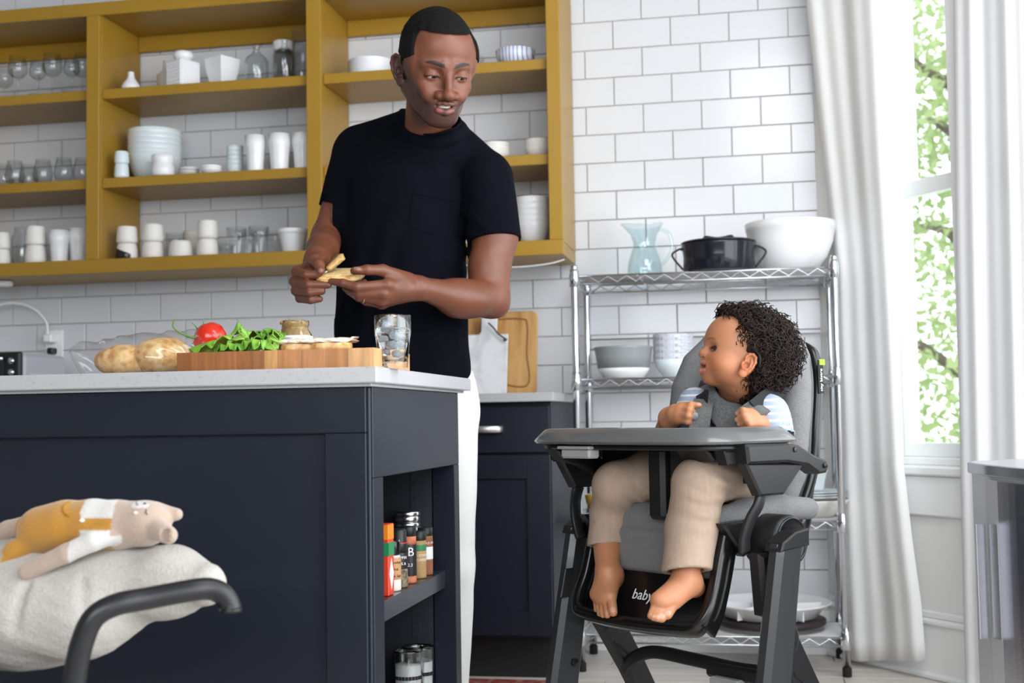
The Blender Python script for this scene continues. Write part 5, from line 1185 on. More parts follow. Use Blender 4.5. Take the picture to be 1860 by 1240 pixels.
# lettuce leaves: ruffled sheets
def leaf(nm, parent, pts, wid, ruff, m, seed, n=26, w=21):
    P = catmull(pts, 12); k = len(P); g = np.random.default_rng(seed); V = []; ph = g.random()*6
    T = np.gradient(P, axis=0); T /= np.linalg.norm(T, axis=1)[:, None]; upv = np.array([0, .3, 1.])
    for i in range(k):
        s = np.cross(T[i], upv); s /= np.linalg.norm(s); nn = np.cross(s, T[i]); t = i/(k-1); ww = wid*(math.sin(math.pi*min(1, .12+t*.95))**.6)
        for j in range(w):
            u = j/(w-1)*2-1; e = abs(u)**2.2
            dz = ruff*e*(math.sin(t*30+ph+u*4)+.45*math.sin(t*63+u*9))+.006*u*u*math.sin(t*9+ph); V.append(P[i]+s*u*ww*(1-.15*e)+nn*(dz+.012*(1-u*u)-.008)+T[i]*ruff*e*.25*math.sin(t*40+u*7))
    F = [[i*w+j, i*w+j+1, (i+1)*w+j+1, (i+1)*w+j] for i in range(k-1) for j in range(w-1)]
    V = np.array(V); V[:, 2] = np.maximum(V[:, 2], zb+.0012)
    o = mk(nm, V, F, m, parent, True); md = o.modifiers.new('thickness', 'SOLIDIFY'); md.thickness = .0009; return o
LG = ramp_mat('lettuce', [(.25, (.09, .24, .015)), (.5, (.2, .42, .04)), (.75, (.38, .6, .12))], 26, .38, bump=.5); LG.node_tree.nodes['Principled BSDF'].inputs['Subsurface Weight'].default_value = .12
LG2 = ramp_mat('lettuce_dark', [(.25, (.04, .15, .012)), (.5, (.12, .32, .025)), (.75, (.26, .5, .06))], 30, .38, bump=.5)
lt = thing('lettuce', 'ruffled green lettuce leaves on the butcher board', 'lettuce', at(430, 640, 2.2)*[1, 1, 0]+[0, 0, zb])
leaf('leaf', lt, [at(348, 636, 2.16), at(378, 626, 2.16), at(410, 618, 2.165), at(430, 598, 2.18), at(434, 584, 2.19)], .024, .006, LG, 1)
leaf('leaf', lt, [at(420, 634, 2.17), at(432, 618, 2.165), at(442, 602, 2.17), at(450, 618, 2.16)], .022, .009, LG, 2)
leaf('leaf', lt, [at(455, 632, 2.17), at(470, 612, 2.18), at(488, 601, 2.19), at(504, 606, 2.18), at(508, 622, 2.16)], .026, .009, LG2, 3)
leaf('leaf', lt, [at(440, 634, 2.15), at(462, 624, 2.145), at(485, 622, 2.145), at(505, 630, 2.15)], .020, .010, LG, 4)
leaf('leaf', lt, [at(392, 636, 2.15), at(415, 631, 2.145), at(440, 628, 2.145), at(460, 633, 2.15)], .014, .010, LG2, 5)
leaf('leaf', lt, [at(475, 634, 2.14), at(490, 615, 2.15), at(502, 606, 2.16), at(512, 612, 2.17)], .020, .010, LG, 6)
leaf('leaf', lt, [at(425, 636, 2.21), at(450, 615, 2.21), at(475, 606, 2.22), at(495, 610, 2.22)], .028, .009, LG2, 7)
# mustard jar
jp = at(536, 640, 2.30)*[1, 1, 0]+[0, 0, zb]
t = thing('mustard_jar', 'open glass jar of mustard with a white label', 'jar', jp); s_ = .93e-3*1.08
hh = lambda y: (638-y)*s_+.0
mk('glass', *shell([(.031, 0), (.0335, .003), (.0335, hh(605)), (.0325, hh(600)), (.0255, hh(588)), (.0255, hh(583)), (.0272, hh(581)), (.0272, hh(573))], .002, 30, jp), M['glass'], t, True)
mk('mustard', *lathe([(.029, .003), (.0312, .006), (.0312, hh(604)), (.0245, hh(588)), (.0243, hh(577)), (.02, hh(576)), (.001, hh(578))], 30, jp), BUTTER, t, True)
mk('label', *lathe([(.0339, hh(628)), (.0341, hh(627)), (.0341, hh(603)), (.0339, hh(602))], 30, jp, cap=False), M['white'], t, True)
wraptext('SIR KENSINGTON', t, jp, .0342, hh(607.5), math.radians(-90), .0048, M['greyglaze'])
for k, a in enumerate((3.3, 3.9, 5.6)): mk('smear', *bumpy(lathe([(.001, -.003), (.0026, -.002), (.003, .001), (.001, .002)], 8, jp+[.0268*math.cos(a), .0268*math.sin(a), hh(575.5)]), .001, 300, k), BUTTER, t, True)
# open sandwich: bread slices topped with sliced turkey
TK = ramp_mat('turkey', [(.3, (.74, .55, .42)), (.55, (.85, .74, .63)), (1, (.88, .8, .71))], 35, .5, sss=.15)
for i, (q, lb) in enumerate(((((506, 640, 2.15), (575, 637, 2.15), (578, 634, 2.22), (510, 636, 2.22)), 'left slice of bread under shaved turkey'), (((560, 639, 2.142), (640, 636, 2.142), (640, 633, 2.21), (562, 635, 2.21)), 'right slice of bread under shaved turkey'))):
    cs = [at(*c)*[1, 1, 0]+[0, 0, zb+.012] for c in q]; V, F, N = slab('b', cs, .0115, CRUST); V = np.asarray(V); V = V+vnoise(V.T, 150, i)[:, None]*[.001, .001, .0004]
    t = thing('sandwich_slice', lb, 'sandwich', cs[0]*[1, 1, 0]+[0, 0, zb+.0005], 'open sandwiches on the butcher board'); mk('bread', V, F, CRUST, t, False)
    c = np.mean(cs, 0); g = np.random.default_rng(i+4); L = np.linalg.norm(cs[1]-cs[0])
    for k in range(7):
        x = c[0]+(k-3)*L*.125; hz = zb+.0122+.0008*(k % 3)
        pts = [(x-.028, c[1]-.026+g.normal(0, .003), hz+.001), (x-.012, c[1]-.034+g.normal(0, .003), hz+.003+g.random()*.002), (x+.006, c[1]-.03, hz+.002), (x+.024, c[1]-.026, hz+.0035+g.random()*.002), (x+.034, c[1]-.02, hz+.004)]
        P = catmull(pts, 4); n = len(P); dw = np.array([.004, .055, .004+g.normal(0, .004)])
        V = np.concatenate([P, P+dw*.5+[0, 0, .002+.001*g.random()], P+dw]); F = [[r*n+j, r*n+j+1, (r+1)*n+j+1, (r+1)*n+j] for r in (0, 1) for j in range(n-1)]
        V[:, 0] = np.clip(V[:, 0], c[0]-L*.56, c[0]+L*.52)
        o = mk('turkey_slice', V, F, TK, t, True); md = o.modifiers.new('thickness', 'SOLIDIFY'); md.thickness = .0022
# glass of iced water
gp = at(714, 671, 2.22)*[1, 1, 0]+[0, 0, ZI]; gp[0] = at(714, 660, 2.2)[0]; gp[1] = 2.2
t = thing('water_glass', 'faceted glass of iced water at the island corner', 'glass', gp); k_ = .945e-3
zt_ = at(715, 573, 2.2)[2]-ZI
g_out = [(.0265, 0), (.0275, .003), (.0295, zt_*.3), (.0315, zt_*.55), (.0325, zt_*.64), (.0328, zt_*.68), (.0332, zt_*.98), (.0328, zt_)]
fl = lambda a, j: (1-.025*abs(math.sin(a*5))) if 0 < j < 4 else 1
inn = [(.0318, zt_), (.0316, zt_*.7), (.0298, zt_*.6), (.0255, .012), (.001, .010)]
mk('glass', *lathe(g_out+inn, 60, gp, flute=fl), M['glass'], t, True)
M['water'] = glassmat('water', (.95, .98, 1), 0, 1.33)
mk('water', *lathe([(.001, .0105), (.0252, .0125), (.0296, zt_*.6), (.0313, zt_*.7), (.0314, zt_*.75), (.001, zt_*.752)], 40, gp), M['water'], t, True)
ice = glassmat('ice', (.98, 1, 1), .12, 1.31); g = np.random.default_rng(3)
icw = mat('frosted_ice', (.75, .8, .86), .15, trans=.55, ior=1.25)
for k, (a, r, z) in enumerate(((.3, .016, .72), (2.2, .014, .70), (4.1, .015, .71), (5.2, .012, .58), (1.2, .013, .55), (3.2, .014, .52), (4.8, .011, .40), (2.0, .012, .38), (.2, .011, .42), (3.4, .010, .25), (5.6, .011, .22), (1.0, .010, .2))):
    R = rotz(g.random()*6)@rotx(g.random()*6); mk('ice_cube', *box(gp+[r*math.cos(a), r*math.sin(a), zt_*z+.004], (.014, .013, .012), .003, R), icw, t)
# ---------------------------------------------------------------- high chair (own axes: u sideways, v forward)
TH = math.radians(40); HC0 = np.array([-.172, 2.565, 0]); LV = np.array([math.cos(TH), -math.sin(TH), 0]); FV = np.array([-math.sin(TH), -math.cos(TH), 0])
HR = np.stack([LV, -FV, [0, 0, 1]], 1)          # local (u, -v, z) right handed
def W3(u, v, z): return HC0+LV*u+FV*v+np.array([0, 0, z])
def lw(vf):
    """local (u,v,z) mesh -> world"""
    V = np.asarray(vf[0], float); F = vf[1]
    out = HC0+V[:, :1]*LV+V[:, 1:2]*FV+np.array([[0, 0, 1]])*V[:, 2:3]
    return out, (F[:, ::-1].copy() if isinstance(F, np.ndarray) else [list(q)[::-1] for q in F])
def on_u(px, py, u):
    r = ray(px, py); p = CAMPOS+r*(((HC0+LV*u-CAMPOS)@LV)/(r@LV)); return (p-HC0)@FV, p[2]
M['hcmetal'] = mat('graphite_metal', (.042, .044, .047), .30, .35, coat=.2)
M['hcblack'] = mat('soft_black', (.010, .010, .011), .45); M['hcgloss'] = mat('gloss_black', (.006, .006, .006), .22)
M['heather'] = ramp_mat('heather_fabric', [(.3, (.11, .113, .117)), (.5, (.165, .168, .172)), (.7, (.235, .238, .242))], 480, .9, bump=.4, stretch=(1, 1, 2.2), detail=8)
M['traygrey'] = mat('tray_grey', (.115, .118, .12), .22, coat=.3); M['latch'] = mat('latch_grey', (.34, .34, .34), .4)
hc = thing('high_chair', 'grey and black padded high chair with a tray', 'high chair', W3(0, 0, 0))
def uprism(poly, u0, u1, nm, m, par=None, bev=.002): return mk(nm, *lw(prism(poly, u0, u1, 0, bev)), M[m], par or hc)
# legs
for s in (1, -1):
    u0, u1 = (.262, .298) if s > 0 else (-.298, -.262)
    v = lambda z: -.022+.194*(.585-z)
    leg = uprism([(v(0)-.045, 0), (v(0)+.045, 0), (v(.585)+.036, .585), (v(.585)-.036, .60)], u0, u1, 'leg', 'hcmetal', bev=.010)
    uprism([(v(.6)-.040, .578), (v(.575)+.038, .572), (v(.59)+.034, .588), (v(.6), .605), (v(.6)-.040, .610)], u0-.003, u1+.003, 'leg_cap', 'hcblack', leg, .003)
    uprism([(v(0)-.055, -.0), (v(0)+.055, 0), (v(0)+.053, .02), (v(0)-.053, .02)], u0-.004, u1+.004, 'leg_foot', 'hcblack', leg, .002)
    if s < 0: uprism([(.02, .50), (.045, .50), (.06, .44), (.03, .44)], u1-.002, u1+.004, 'leg_recess', 'hcblack', leg); mk('bolt', *lw(xf(lathe([(.009, 0), (.009, .004), (.004, .005)], 12), roty(math.pi/2), (u1, .022, .30))), M['hcgloss'], leg)
    a, b = (.225, .258) if s > 0 else (-.258, -.225)
    rl = uprism([(-.005, .435), (-.035, .455), (-.065, .43), (-.16, .28), (-.31, .02), (-.31, 0), (-.25, 0), (-.245, .03), (-.10, .27), (-.01, .40)], a, b, 'rear_leg', 'hcblack', bev=.004)
    hub = mk('hinge_disc', *lw(xf(lathe([(.034, 0), (.036, .002), (.036, .008), (.030, .011), (.001, .011)], 24), roty(math.pi/2), (b if s < 0 else b, -.033, .405))), M['hcblack'], rl, True)
    mk('hinge_bolt', *lw(xf(lathe([(.008, 0), (.008, .003), (.003, .0035), (.001, .001)], 14), roty(math.pi/2), (b+.011, -.033, .405))), M['hcgloss'], rl, True)
    for k in range(7): mk('vent_slot', *lw(box((b+.0005, -.085-.0065*k+.02, .325-.0045*k+.01), (.002, .003, .010), 0, rotx(-.5))), M['blackrub'], rl)
# rear cross bar with pedal
q = [W3(-.235, -.10, .27), W3(-.20, -.09, .30), W3(-.13, -.085, .325), W3(-.02, -.085, .325), W3(.12, -.085, .322), W3(.235, -.09, .33)]
cbm = mk('cross_bar', *tube(catmull(q, 6), 1.0, 10, flat=(.007, .014)), M['hcblack'], hc, True)
mk('pedal_bracket', *lw(box((.11, -.083, .315), (.16, .035, .03), .006)), M['hcblack'], cbm); mk('pedal', *lw(box((.095, -.060, .298), (.075, .030, .018), .005)), M['latch'], cbm)
# seat shell, hubs
mk('seat_shell', *lw(box((0, -.085, .588), (.40, .23, .05), .02)), M['hcblack'], hc)
for s in (1, -1):
    w = mk('recline_hub', *lw(xf(lathe([(.045, -.045), (.050, -.04), (.050, .028), (.046, .036), (.040, .036), (.038, .030), (.001, .030)], 36), roty(math.pi/2*s), (s*.225, -.062, .583))), M['hcblack'], hc, True)
    mk('hub_rim', *lw(xf(tube([(.043*math.cos(t), .043*math.sin(t), .036) for t in np.linspace(0, 2*math.pi, 37)[:-1]], .003, 6, closed=True), roty(math.pi/2*s), (s*.225, -.062, .583))), M['hcgloss'], w, True)
    for k in range(4): mk('dial_mark', *lw(box((s*.256, -.062-.012*k+.01, .60-.003*k), (.001, .002, .007))), M['latch'], w)
    uprism([(.015, .565), (-.065, .565), (-.055, .45), (-.03, .44), (.005, .45)], s*.215, s*.250, 'leg_clamp', 'hcblack', bev=.008)
    uprism([(.06, .62), (-.03, .625), (-.05, .565), (-.0, .555), (.02, .575)], s*.175, s*.20, 'seat_bracket', 'hcgloss', bev=.004)
    # arm rests
    ar = uprism([(.075, .768), (-.045, .768), (-.08, .762), (-.125, .742), (-.158, .733), (-.168, .722), (-.160, .708), (-.135, .706), (-.10, .724), (-.04, .732), (.07, .732)], s*.235, s*.275, 'arm_rest', 'hcblack', bev=.005)
    uprism([(.068, .734), (-.105, .728), (-.04, .672), (.028, .672)], s*.24, s*.266, 'arm_plate', 'hcblack', ar, .004)
    for bv, bz in ((-.062, .755), (-.150, .722)): mk('screw', *lw(xf(lathe([(.005, 0), (.005, .002), (.002, .0022)], 12), roty(math.pi/2*s), (s*.2755, bv, bz))), M['hcgloss'], ar)
    mk('strut', *lw(tube(catmull([(s*.25, .01, .675), (s*.25, .018, .655), (s*.24, .03, .628), (s*.23, .035, .595), (s*.225, .03, .568)], 5), 1.0, 10, flat=(.006, .013))), M['hcblack'], hc, True)
    uprism([(.10, .757), (.02, .757), (.03, .725), (.09, .73)], s*.215, s*.245, 'tray_mount', 'hcblack', bev=.004)
# backrest: shell behind, padded in front with wings
S = SDF((-.26, -.42, .58), (.26, -.06, 1.04), .004)
lean = lambda z: -.245-.12*(z-.62)
for z0 in np.linspace(.64, .95, 14): S.rbox((0, lean(z0), z0), (.145 if z0 < .9 else .145-(z0-.9)*.9, .022, .05), .02, .02)
for s in (1, -1): S.chain([(s*.140, -.175, .625), (s*.147, lean(.70)+.045, .70), (s*.151, lean(.76)+.05, .76), (s*.153, lean(.82)+.050, .82), (s*.150, lean(.88)+.048, .88), (s*.137, lean(.935)+.036, .935), (s*.108, lean(.975)+.018, .975), (s*.06, lean(.992), .994), (0, lean(.995), 1.0)], [.026, .030, .032, .033, .033, .031, .027, .024, .024], .0015, .02)
for s in (1, -1): S.chain([(s*.123, -.160, .64), (s*.126, lean(.72)+.082, .72), (s*.130, lean(.82)+.088, .82), (s*.122, lean(.90)+.080, .90), (s*.10, lean(.965)+.05, .958)], [.0015]*5, .004, mode='sub')
v_, f_ = S.mesh(); v_ = relax(v_, f_, 2)
bk = mk('backrest_pad', *lw((v_, f_)), M['heather'], hc, True)
S = SDF((-.25, -.44, .56), (.25, -.1, 1.04), .005)
for z0 in np.linspace(.62, .925, 10): S.rbox((0, lean(z0)-.024, z0), (.138 if z0 < .9 else .10, .014, .06), .012, .02)
v_, f_ = S.mesh(); v_ = relax(v_, f_, 2); bs_ = mk('backrest_shell', *lw((v_, f_)), M['hcgloss'], hc, True)
mk('frame_edge', *lw(tube(catmull([(.168, -.20, .61), (.172, lean(.7)+.006, .70), (.176, lean(.8)+.006, .80), (.174, lean(.88)+.004, .88), (.156, lean(.95)-.002, .945), (.13, lean(.98)-.006, .965)], 6), 1.0, 8, flat=(.006, .010))), M['hcgloss'], bs_, True)
tg = lw(box((.1845, lean(.885)+.010, .897), (.003, .017, .068), .001)); tgo = mk('brand_tag', *tg, M['blackrub'], bk)
mk('tag_tip', *lw(box((.1848, lean(.925)+.010, .926), (.0034, .018, .012), .001)), mat('lime', (.25, .9, .01), .5), tgo)
Rt = np.stack([np.array([0, 0, 1.]), -(-FV), LV], 1); Rt = np.stack([np.array([0, 0, 1.]), FV, LV], 1)
text('city bistro', tgo, W3(.1863, lean(.885)+.010, .890), np.stack([[0, 0, 1.], FV, np.cross([0, 0, 1.], FV)], 1), .0115, M['white'])
# seat pad with calf pad
S = SDF((-.24, -.30, .49), (.24, .09, .70), .004)
S.rbox((0, -.10, .632), (.175, .125, .016), .015, 0); 
for s in (1, -1): S.chain([(s*.178, -.22, .632), (s*.182, -.12, .640), (s*.178, -.03, .636), (s*.15, .03, .62)], [.022, .026, .024, .018], .012)
S.rbox((0, .022, .60), (.155, .016, .035), .015, .02); S.rbox((0, .030, .555), (.152, .015, .045), .014, .006, rotx(-.12)); S.rbox((0, .036, .535), (.150, .014, .022), .012, .01)
S.chain([(-.17, .052, .577), (.17, .052, .577)], [.004, .004], .004, mode='sub'); S.chain([(-.17, .043, .612), (.17, .043, .612)], [.003, .003], .004, mode='sub')
v_, f_ = S.mesh(); v_ = relax(v_, f_, 2); mk('seat_pad', *lw((v_, f_)), M['heather'], hc, True)
# leg rest: swept profile with raised rim
prof = catmull([(.012, .612, 0), (.026, .56, 0), (.038, .52, 0), (.05, .485, 0), (.064, .452, 0), (.085, .424, 0)], 5)[:, :2]
def strip(u0, u1, off, th, nm, m, par=None, bev=0, pr=prof):
    T = np.gradient(pr, axis=0); N = np.stack([-T[:, 1], T[:, 0]], 1); N /= np.linalg.norm(N, axis=1)[:, None]; N *= np.sign((N@np.array([1, .4])))[:, None]
    top = pr+N*off; bot = pr+N*(off-th); poly = np.concatenate([top, bot[::-1]])
    return mk(nm, *lw(prism(poly, u0, u1, 0, bev)), M[m], par or hc)
lr = strip(-.168, .168, 0, .008, 'leg_rest', 'hcgloss')
for s in (1, -1): strip(s*.166, s*.184, .018, .040, 'leg_rest_rim', 'hcgloss', lr, .004)
mk('leg_rest_lip', *lw(tube(catmull([(-.176, .018, .612), (-.176, .036, .56), (-.176, .055, .50), (-.176, .075, .46), (-.165, .090, .435), (-.14, .097, .424), (0, .102, .419), (.14, .097, .424), (.165, .090, .435), (.176, .075, .46), (.176, .055, .50), (.176, .036, .56), (.176, .018, .612)], 6), 1.0, 10, flat=(.012, .017))), M['hcgloss'], lr, True)
pt = catmull([(.07, .485, 0), (.11, .456, 0)], 6)
xd = LV; yd = -FV*.40+np.array([0, 0, .92]); yd /= np.linalg.norm(yd); zd = np.cross(xd, yd)
text('baby jogger', lr, W3(.028, .0575, .468)+zd*.003, np.stack([xd, yd, zd], 1), .030, M['white'], shear=.12, ext=.0004)
# tray: wide rounded top with sloping skirt
out = [tuple(q) for q in catmull([(-.268, -.06, 0), (-.284, .0, 0), (-.284, .075, 0), (-.255, .130, 0), (-.18, .158, 0), (0, .166, 0), (.17, .160, 0), (.235, .140, 0), (.268, .085, 0), (.274, .0, 0), (.270, -.07, 0), (.24, -.092, 0), (.17, -.075, 0), (.09, -.02, 0), (0, -.005, 0), (-.08, -.02, 0), (-.16, -.065, 0), (-.235, -.082, 0)], 5, True)[:, :2]]
o0 = np.array(out); n = len(o0)
rings = [(inset(o0, .010), .7675), (inset(o0, .003), .7695), (o0, .7735), (inset(o0, .003), .778), (inset(o0, .024), .7975), (inset(o0, .030), .7990), (inset(o0, .036), .7965), (inset(o0, .042), .789)]
V = np.concatenate([np.column_stack([r, np.full(n, z)]) for r, z in rings]); F = [[l*n+i, l*n+(i+1) % n, (l+1)*n+(i+1) % n, (l+1)*n+i] for l in range(len(rings)-1) for i in range(n)]+[list(range(n))[::-1], [(len(rings)-1)*n+i for i in range(n)]]
V2, F2 = lw((V, F)); sgn = sum(o0[i][0]*o0[(i+1) % n][1]-o0[(i+1) % n][0]*o0[i][1] for i in range(n))
tr = mk('tray', V2, F2, M['traygrey'], hc, True); md = tr.modifiers.new('edge', 'EDGE_SPLIT'); md.split_angle = math.radians(35)
mk('tray_underside', *lw(prism([tuple(q) for q in inset(o0, .022)], .757, .7672, 2, .003)), M['hcblack'], tr)
lx = mk('tray_latch', *lw(cat_([box((-.105, .136, .750), (.085, .03, .020), .004), box((-.105, .14, .7615), (.095, .034, .006), .002)])), M['latch'], tr)
uprism([(.13, .757), (.02, .757), (-.03, .70), (.0, .69), (.05, .72), (.11, .735)], -.22, -.185, 'tray_bracket', 'hcblack', tr, .004)
uprism([(.10, .757), (-.05, .757), (-.04, .735), (.08, .735)], .12, .20, 'tray_bracket', 'hcblack', tr, .004)
mk('under_tray_shade', *lw(box((0, -.02, .724), (.40, .02, .066), .006)), M['hcblack'], tr)  # black box put in for the tray's dark underside and the child's shadow
mk('crotch_post', *lw(cat_([box((.035, .055, .69), (.045, .028, .14), .008)])), M['hcblack'], tr)
mk('crotch_web', *lw(box((.088, .045, .715), (.06, .012, .10), .004)), mat('dark_web', (.022, .023, .025), .5), tr)
# ---------------------------------------------------------------- the child
SK = np.array([.44, .19, .095])
M['skin_c'] = mat('skin_warm', (.5, .24, .13), .45, attr=True, sss=.15, sssr=(.010, .004, .002), bump=.05, bscale=400)
CH_S = 1.03
CH_R = rotz(math.radians(-72))@rotx(math.radians(-21))@roty(math.radians(-2))
CH_T = at(1358, 662, 2.475)-CH_R@np.array([.066, .000, -.012])*CH_S
def child_head(neck_to, h=.0012):
    S = SDF((-.095, -.1, -.14), (.095, .125, .115), h)
    g3 = lambda x, y, z: (x, y+.010, z*.86 if z < 0 else z)
    S.ell((0, .012, .030), (.0645, .081, .067), 0); S.ell((0, -.026, .034), (.051, .044, .043), .03); S.ell((0, -.013, -.014), (.051, .050, .044), .03)
    for s in (-1, 1): S.ell(g3(s*.031, -.041, -.029), (.024, .024, .021), .018)
    S.ell((0, -.008, -.036), (.038, .042, .020), .02); S.ell(g3(0, -.054, -.060), (.015, .013, .011), .014); S.ell(g3(0, -.056, -.038), (.022, .018, .016), .014)
    for s in (-1, 1): S.ell(g3(s*.0235, -.0800, .0015), (.014, .012, .0085), .010, mode='sub')
    S.cone(g3(0, -.066, .004), g3(0, -.0795, -.0115), .006, .0078, .009); S.ell(g3(0, -.0805, -.0125), (.0082, .0078, .0072), .004)
    for s in (-1, 1): S.ell(g3(s*.0082, -.0735, -.0150), (.0058, .0068, .0056), .004); S.ell(g3(s*.0045, -.078, -.0205), (.003, .0035, .0025), .002, mode='sub')
    for s in (-1, 1):
        S.ell(g3(s*.0235, -.0590, .0015), (.0122, .0112, .0112), .004); S.ell(g3(s*.0235, -.0710, .0010), (.0122, .008, .0054), .001, mode='sub')
        S.chain([g3(s*.0235-.010, -.0680, .0055), g3(s*.0235, -.0715, .0082), g3(s*.0235+.010, -.0680, .0055)], [.0006]*3, .002, mode='sub')
    S.ell(g3(0, -.080, -.0400), (.0170, .022, .0082), .003, mode='sub')
    up = [g3(*q) for q in [(-.0190, -.0600, -.0330), (-.009, -.0735, -.0325), (0, -.0772, -.0312), (.009, -.0735, -.0325), (.0190, -.0600, -.0330)]]; lo = [g3(*q) for q in [(-.0182, -.0590, -.0355), (-.010, -.0690, -.0480), (0, -.0728, -.0505), (.010, -.0690, -.0480), (.0182, -.0590, -.0355)]]
    S.chain(up, [.002, .0032, .0038, .0032, .002], .003); S.chain(lo, [.0018, .0038, .0046, .0038, .0018], .003)
    for s in (-1, 1):
        E = rotz(s*math.radians(-16))@rotx(math.radians(-6)); k = .70
        c = np.array([s*.0665, .000, -.012]); q = lambda u, y, z: c+E@np.array([s*u, y, z])*k
        S.ell(q(-.002, .001, 0), (.005*k, .0185*k, .0305*k), .005, E); S.ell(q(0, -.003, -.029), (.006*k, .011*k, .011*k), .004, E)
        S.chain([q(.003, -.009, .004), q(.004, -.012, .016), q(.004, -.007, .027), q(.004, .003, .030), q(.004, .012, .025), q(.004, .0165, .012), q(.003, .015, -.004), q(.002, .010, -.017), q(.001, .003, -.026)], [.0018, .0024, .0028, .003, .003, .0028, .0026, .0024, .0024], .002)
        S.chain([q(.002, .003, .019), q(.003, .0075, .008), q(.003, .0065, -.006), q(.003, 0, -.015), q(.0025, -.008, -.014)], [.0016, .0024, .0023, .0023, .0025], .002)
        S.ell(q(.003, -.013, -.004), (.0032, .004, .005), .003, E); S.ell(q(.004, -.0025, -.004), (.005, .0055, .0065), .002, E, 'sub')
    cap = S.copy()
    S.cone((0, .018, -.035), neck_to, .036, .040, .012)
    V, F = S.mesh(); V = relax(V, F, 1, .4); x, y, z = V.T; ax = np.abs(x); y = y-.010; z = np.where(z < 0, z/.86, z)
    C = np.tile(SK, (len(V), 1))*(1+.05*vnoise((x, y, z), 45, 3))[:, None]
    C = mixc(C, SK*[1.05, .78, .68], np.exp(-((ax-.036)**2+(z+.03)**2)/.0004)*(y < -.02)*.6); C = mixc(C, SK*[1.0, .7, .6], np.exp(-((z+.0125)**2+ax**2+(y+.08)**2)/.00010)*.5)
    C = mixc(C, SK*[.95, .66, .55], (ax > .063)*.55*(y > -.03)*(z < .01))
    def near(poly, r):
        d = np.full(len(V), 1.)
        for i in range(len(poly)-1):
            a, b = np.array(poly[i]), np.array(poly[i+1]); t = np.clip(((V-a)@(b-a))/((b-a)@(b-a)), 0, 1); d = np.minimum(d, np.linalg.norm(V-a-t[:, None]*(b-a), axis=1))
        return sstep(r+.0014, r-.0004, d)
    C = mixc(C, (.46, .13, .10), near(up, .0040)*.85); C = mixc(C, (.55, .17, .14), near(lo, .0046)*.9)
    C = mixc(C, (.10, .015, .015), ((y > -.0690+.02*(ax/.018)**2) & (y < -.040) & (ax < .0175) & (np.abs(z+.040) < .010)).astype(float))
    for s in (-1, 1):
        mid = .0165+.0025*np.sin(np.clip((s*x-.010)/.024, 0, 1)*2.5); m = sstep(.0030, .0008, np.abs(z-mid))*sstep(.008, .013, s*x)*sstep(.038, .030, s*x)*(y < -.04); C = mixc(C, (.10, .045, .025), m*.55)
        d = np.sqrt(((s*x-.0235)/.0116)**2+((z-.001)/.0057)**2); m = sstep(.28, .06, np.abs(d-1))*(y < -.055); C = mixc(C, (.02, .012, .010), m*(.9*(z > .001)+.35*(z <= .001)))
    # dark cap of hair roots under the curls
    hs = cap; hs.f -= .006
    P = (hs.ax[0][:, None, None], hs.ax[1][None, :, None], hs.ax[2][None, None, :])
    yb = np.interp(P[2], [-.1, -.05, -.012, .0, .012, .042, .060, .074, .082, .09], [.034, .028, .020, .010, -.010, -.014, -.030, -.052, -.070, -.09]).astype(np.float32)
    hs.f = np.maximum(np.maximum(hs.f, (yb-P[1])*.8+0*P[0]), (-.062-P[2])*1.0+0*P[0]+0*P[1])
    for s in (-1, 1): hs.ell((s*.075, -.002, -.012), (.018, .020, .028), .002, mode='sub')
    HV, HF = hs.mesh()
    return (V, F, C), (HV, HF)
def curls(HV, HF, n, seed, R, T, s):
    g = np.random.default_rng(seed); A = HV[HF]; nr = np.cross(A[:, 1]-A[:, 0], A[:, 2]-A[:, 0]); nr /= np.linalg.norm(nr, axis=1)[:, None]+1e-9; ce = A.mean(1)
    c0 = np.array([0, .015, .02]); ok = np.einsum('ij,ij->i', nr, ce-c0) > 0; ok &= (np.linalg.norm(ce-c0, axis=1) > .055); ok &= ~((np.abs(ce[:, 0]) > .045) & (ce[:, 1] < .020) & (ce[:, 2] < .016)); idx = np.flatnonzero(ok); idx = idx[g.integers(0, len(idx), n)]
    V = []; F = []; m = 20; k = 4; b = 0
    for i in idx:
        p, d = ce[i], nr[i]+g.normal(0, .35, 3); d /= np.linalg.norm(d); u = np.cross(d, g.normal(0, 1, 3)); u /= np.linalg.norm(u); w = np.cross(d, u)
        edge = 1.0 if p[1] > -.02 else .75
        L = (.010+.020*g.random())*edge; rr = .0042+.0034*g.random(); turns = 1.3+1.2*g.random(); ph = g.random()*6.28; droop = np.array([0, .004, -.004])*g.random()
        t = np.linspace(0, 1, m); a = ph+t*turns*2*math.pi; r_ = rr*np.minimum(1, t*4)
        C = p-d*.002+d*(L*t)[:, None]+(u*np.cos(a)[:, None]+w*np.sin(a)[:, None])*r_[:, None]+droop*(t*t)[:, None]
        tw = .0014*(1-.5*t)
        Tn = np.gradient(C, axis=0); Tn /= np.linalg.norm(Tn, axis=1)[:, None]; x1 = np.cross(Tn, d+.01); x1 /= np.linalg.norm(x1, axis=1)[:, None]+1e-9; x2 = np.cross(Tn, x1)
        for j in range(k):
            an = 2*math.pi*j/k; V.append(C+(x1*math.cos(an)+x2*math.sin(an))*tw[:, None])
        jj = np.arange(m-1)
        for j in range(k):
            l = (j+1) % k; F.append(np.stack([b+j*m+jj, b+l*m+jj, b+l*m+jj+1, b+j*m+jj+1], 1))
        b += k*m
    return np.concatenate(V)@(R*s).T+T, np.concatenate(F)
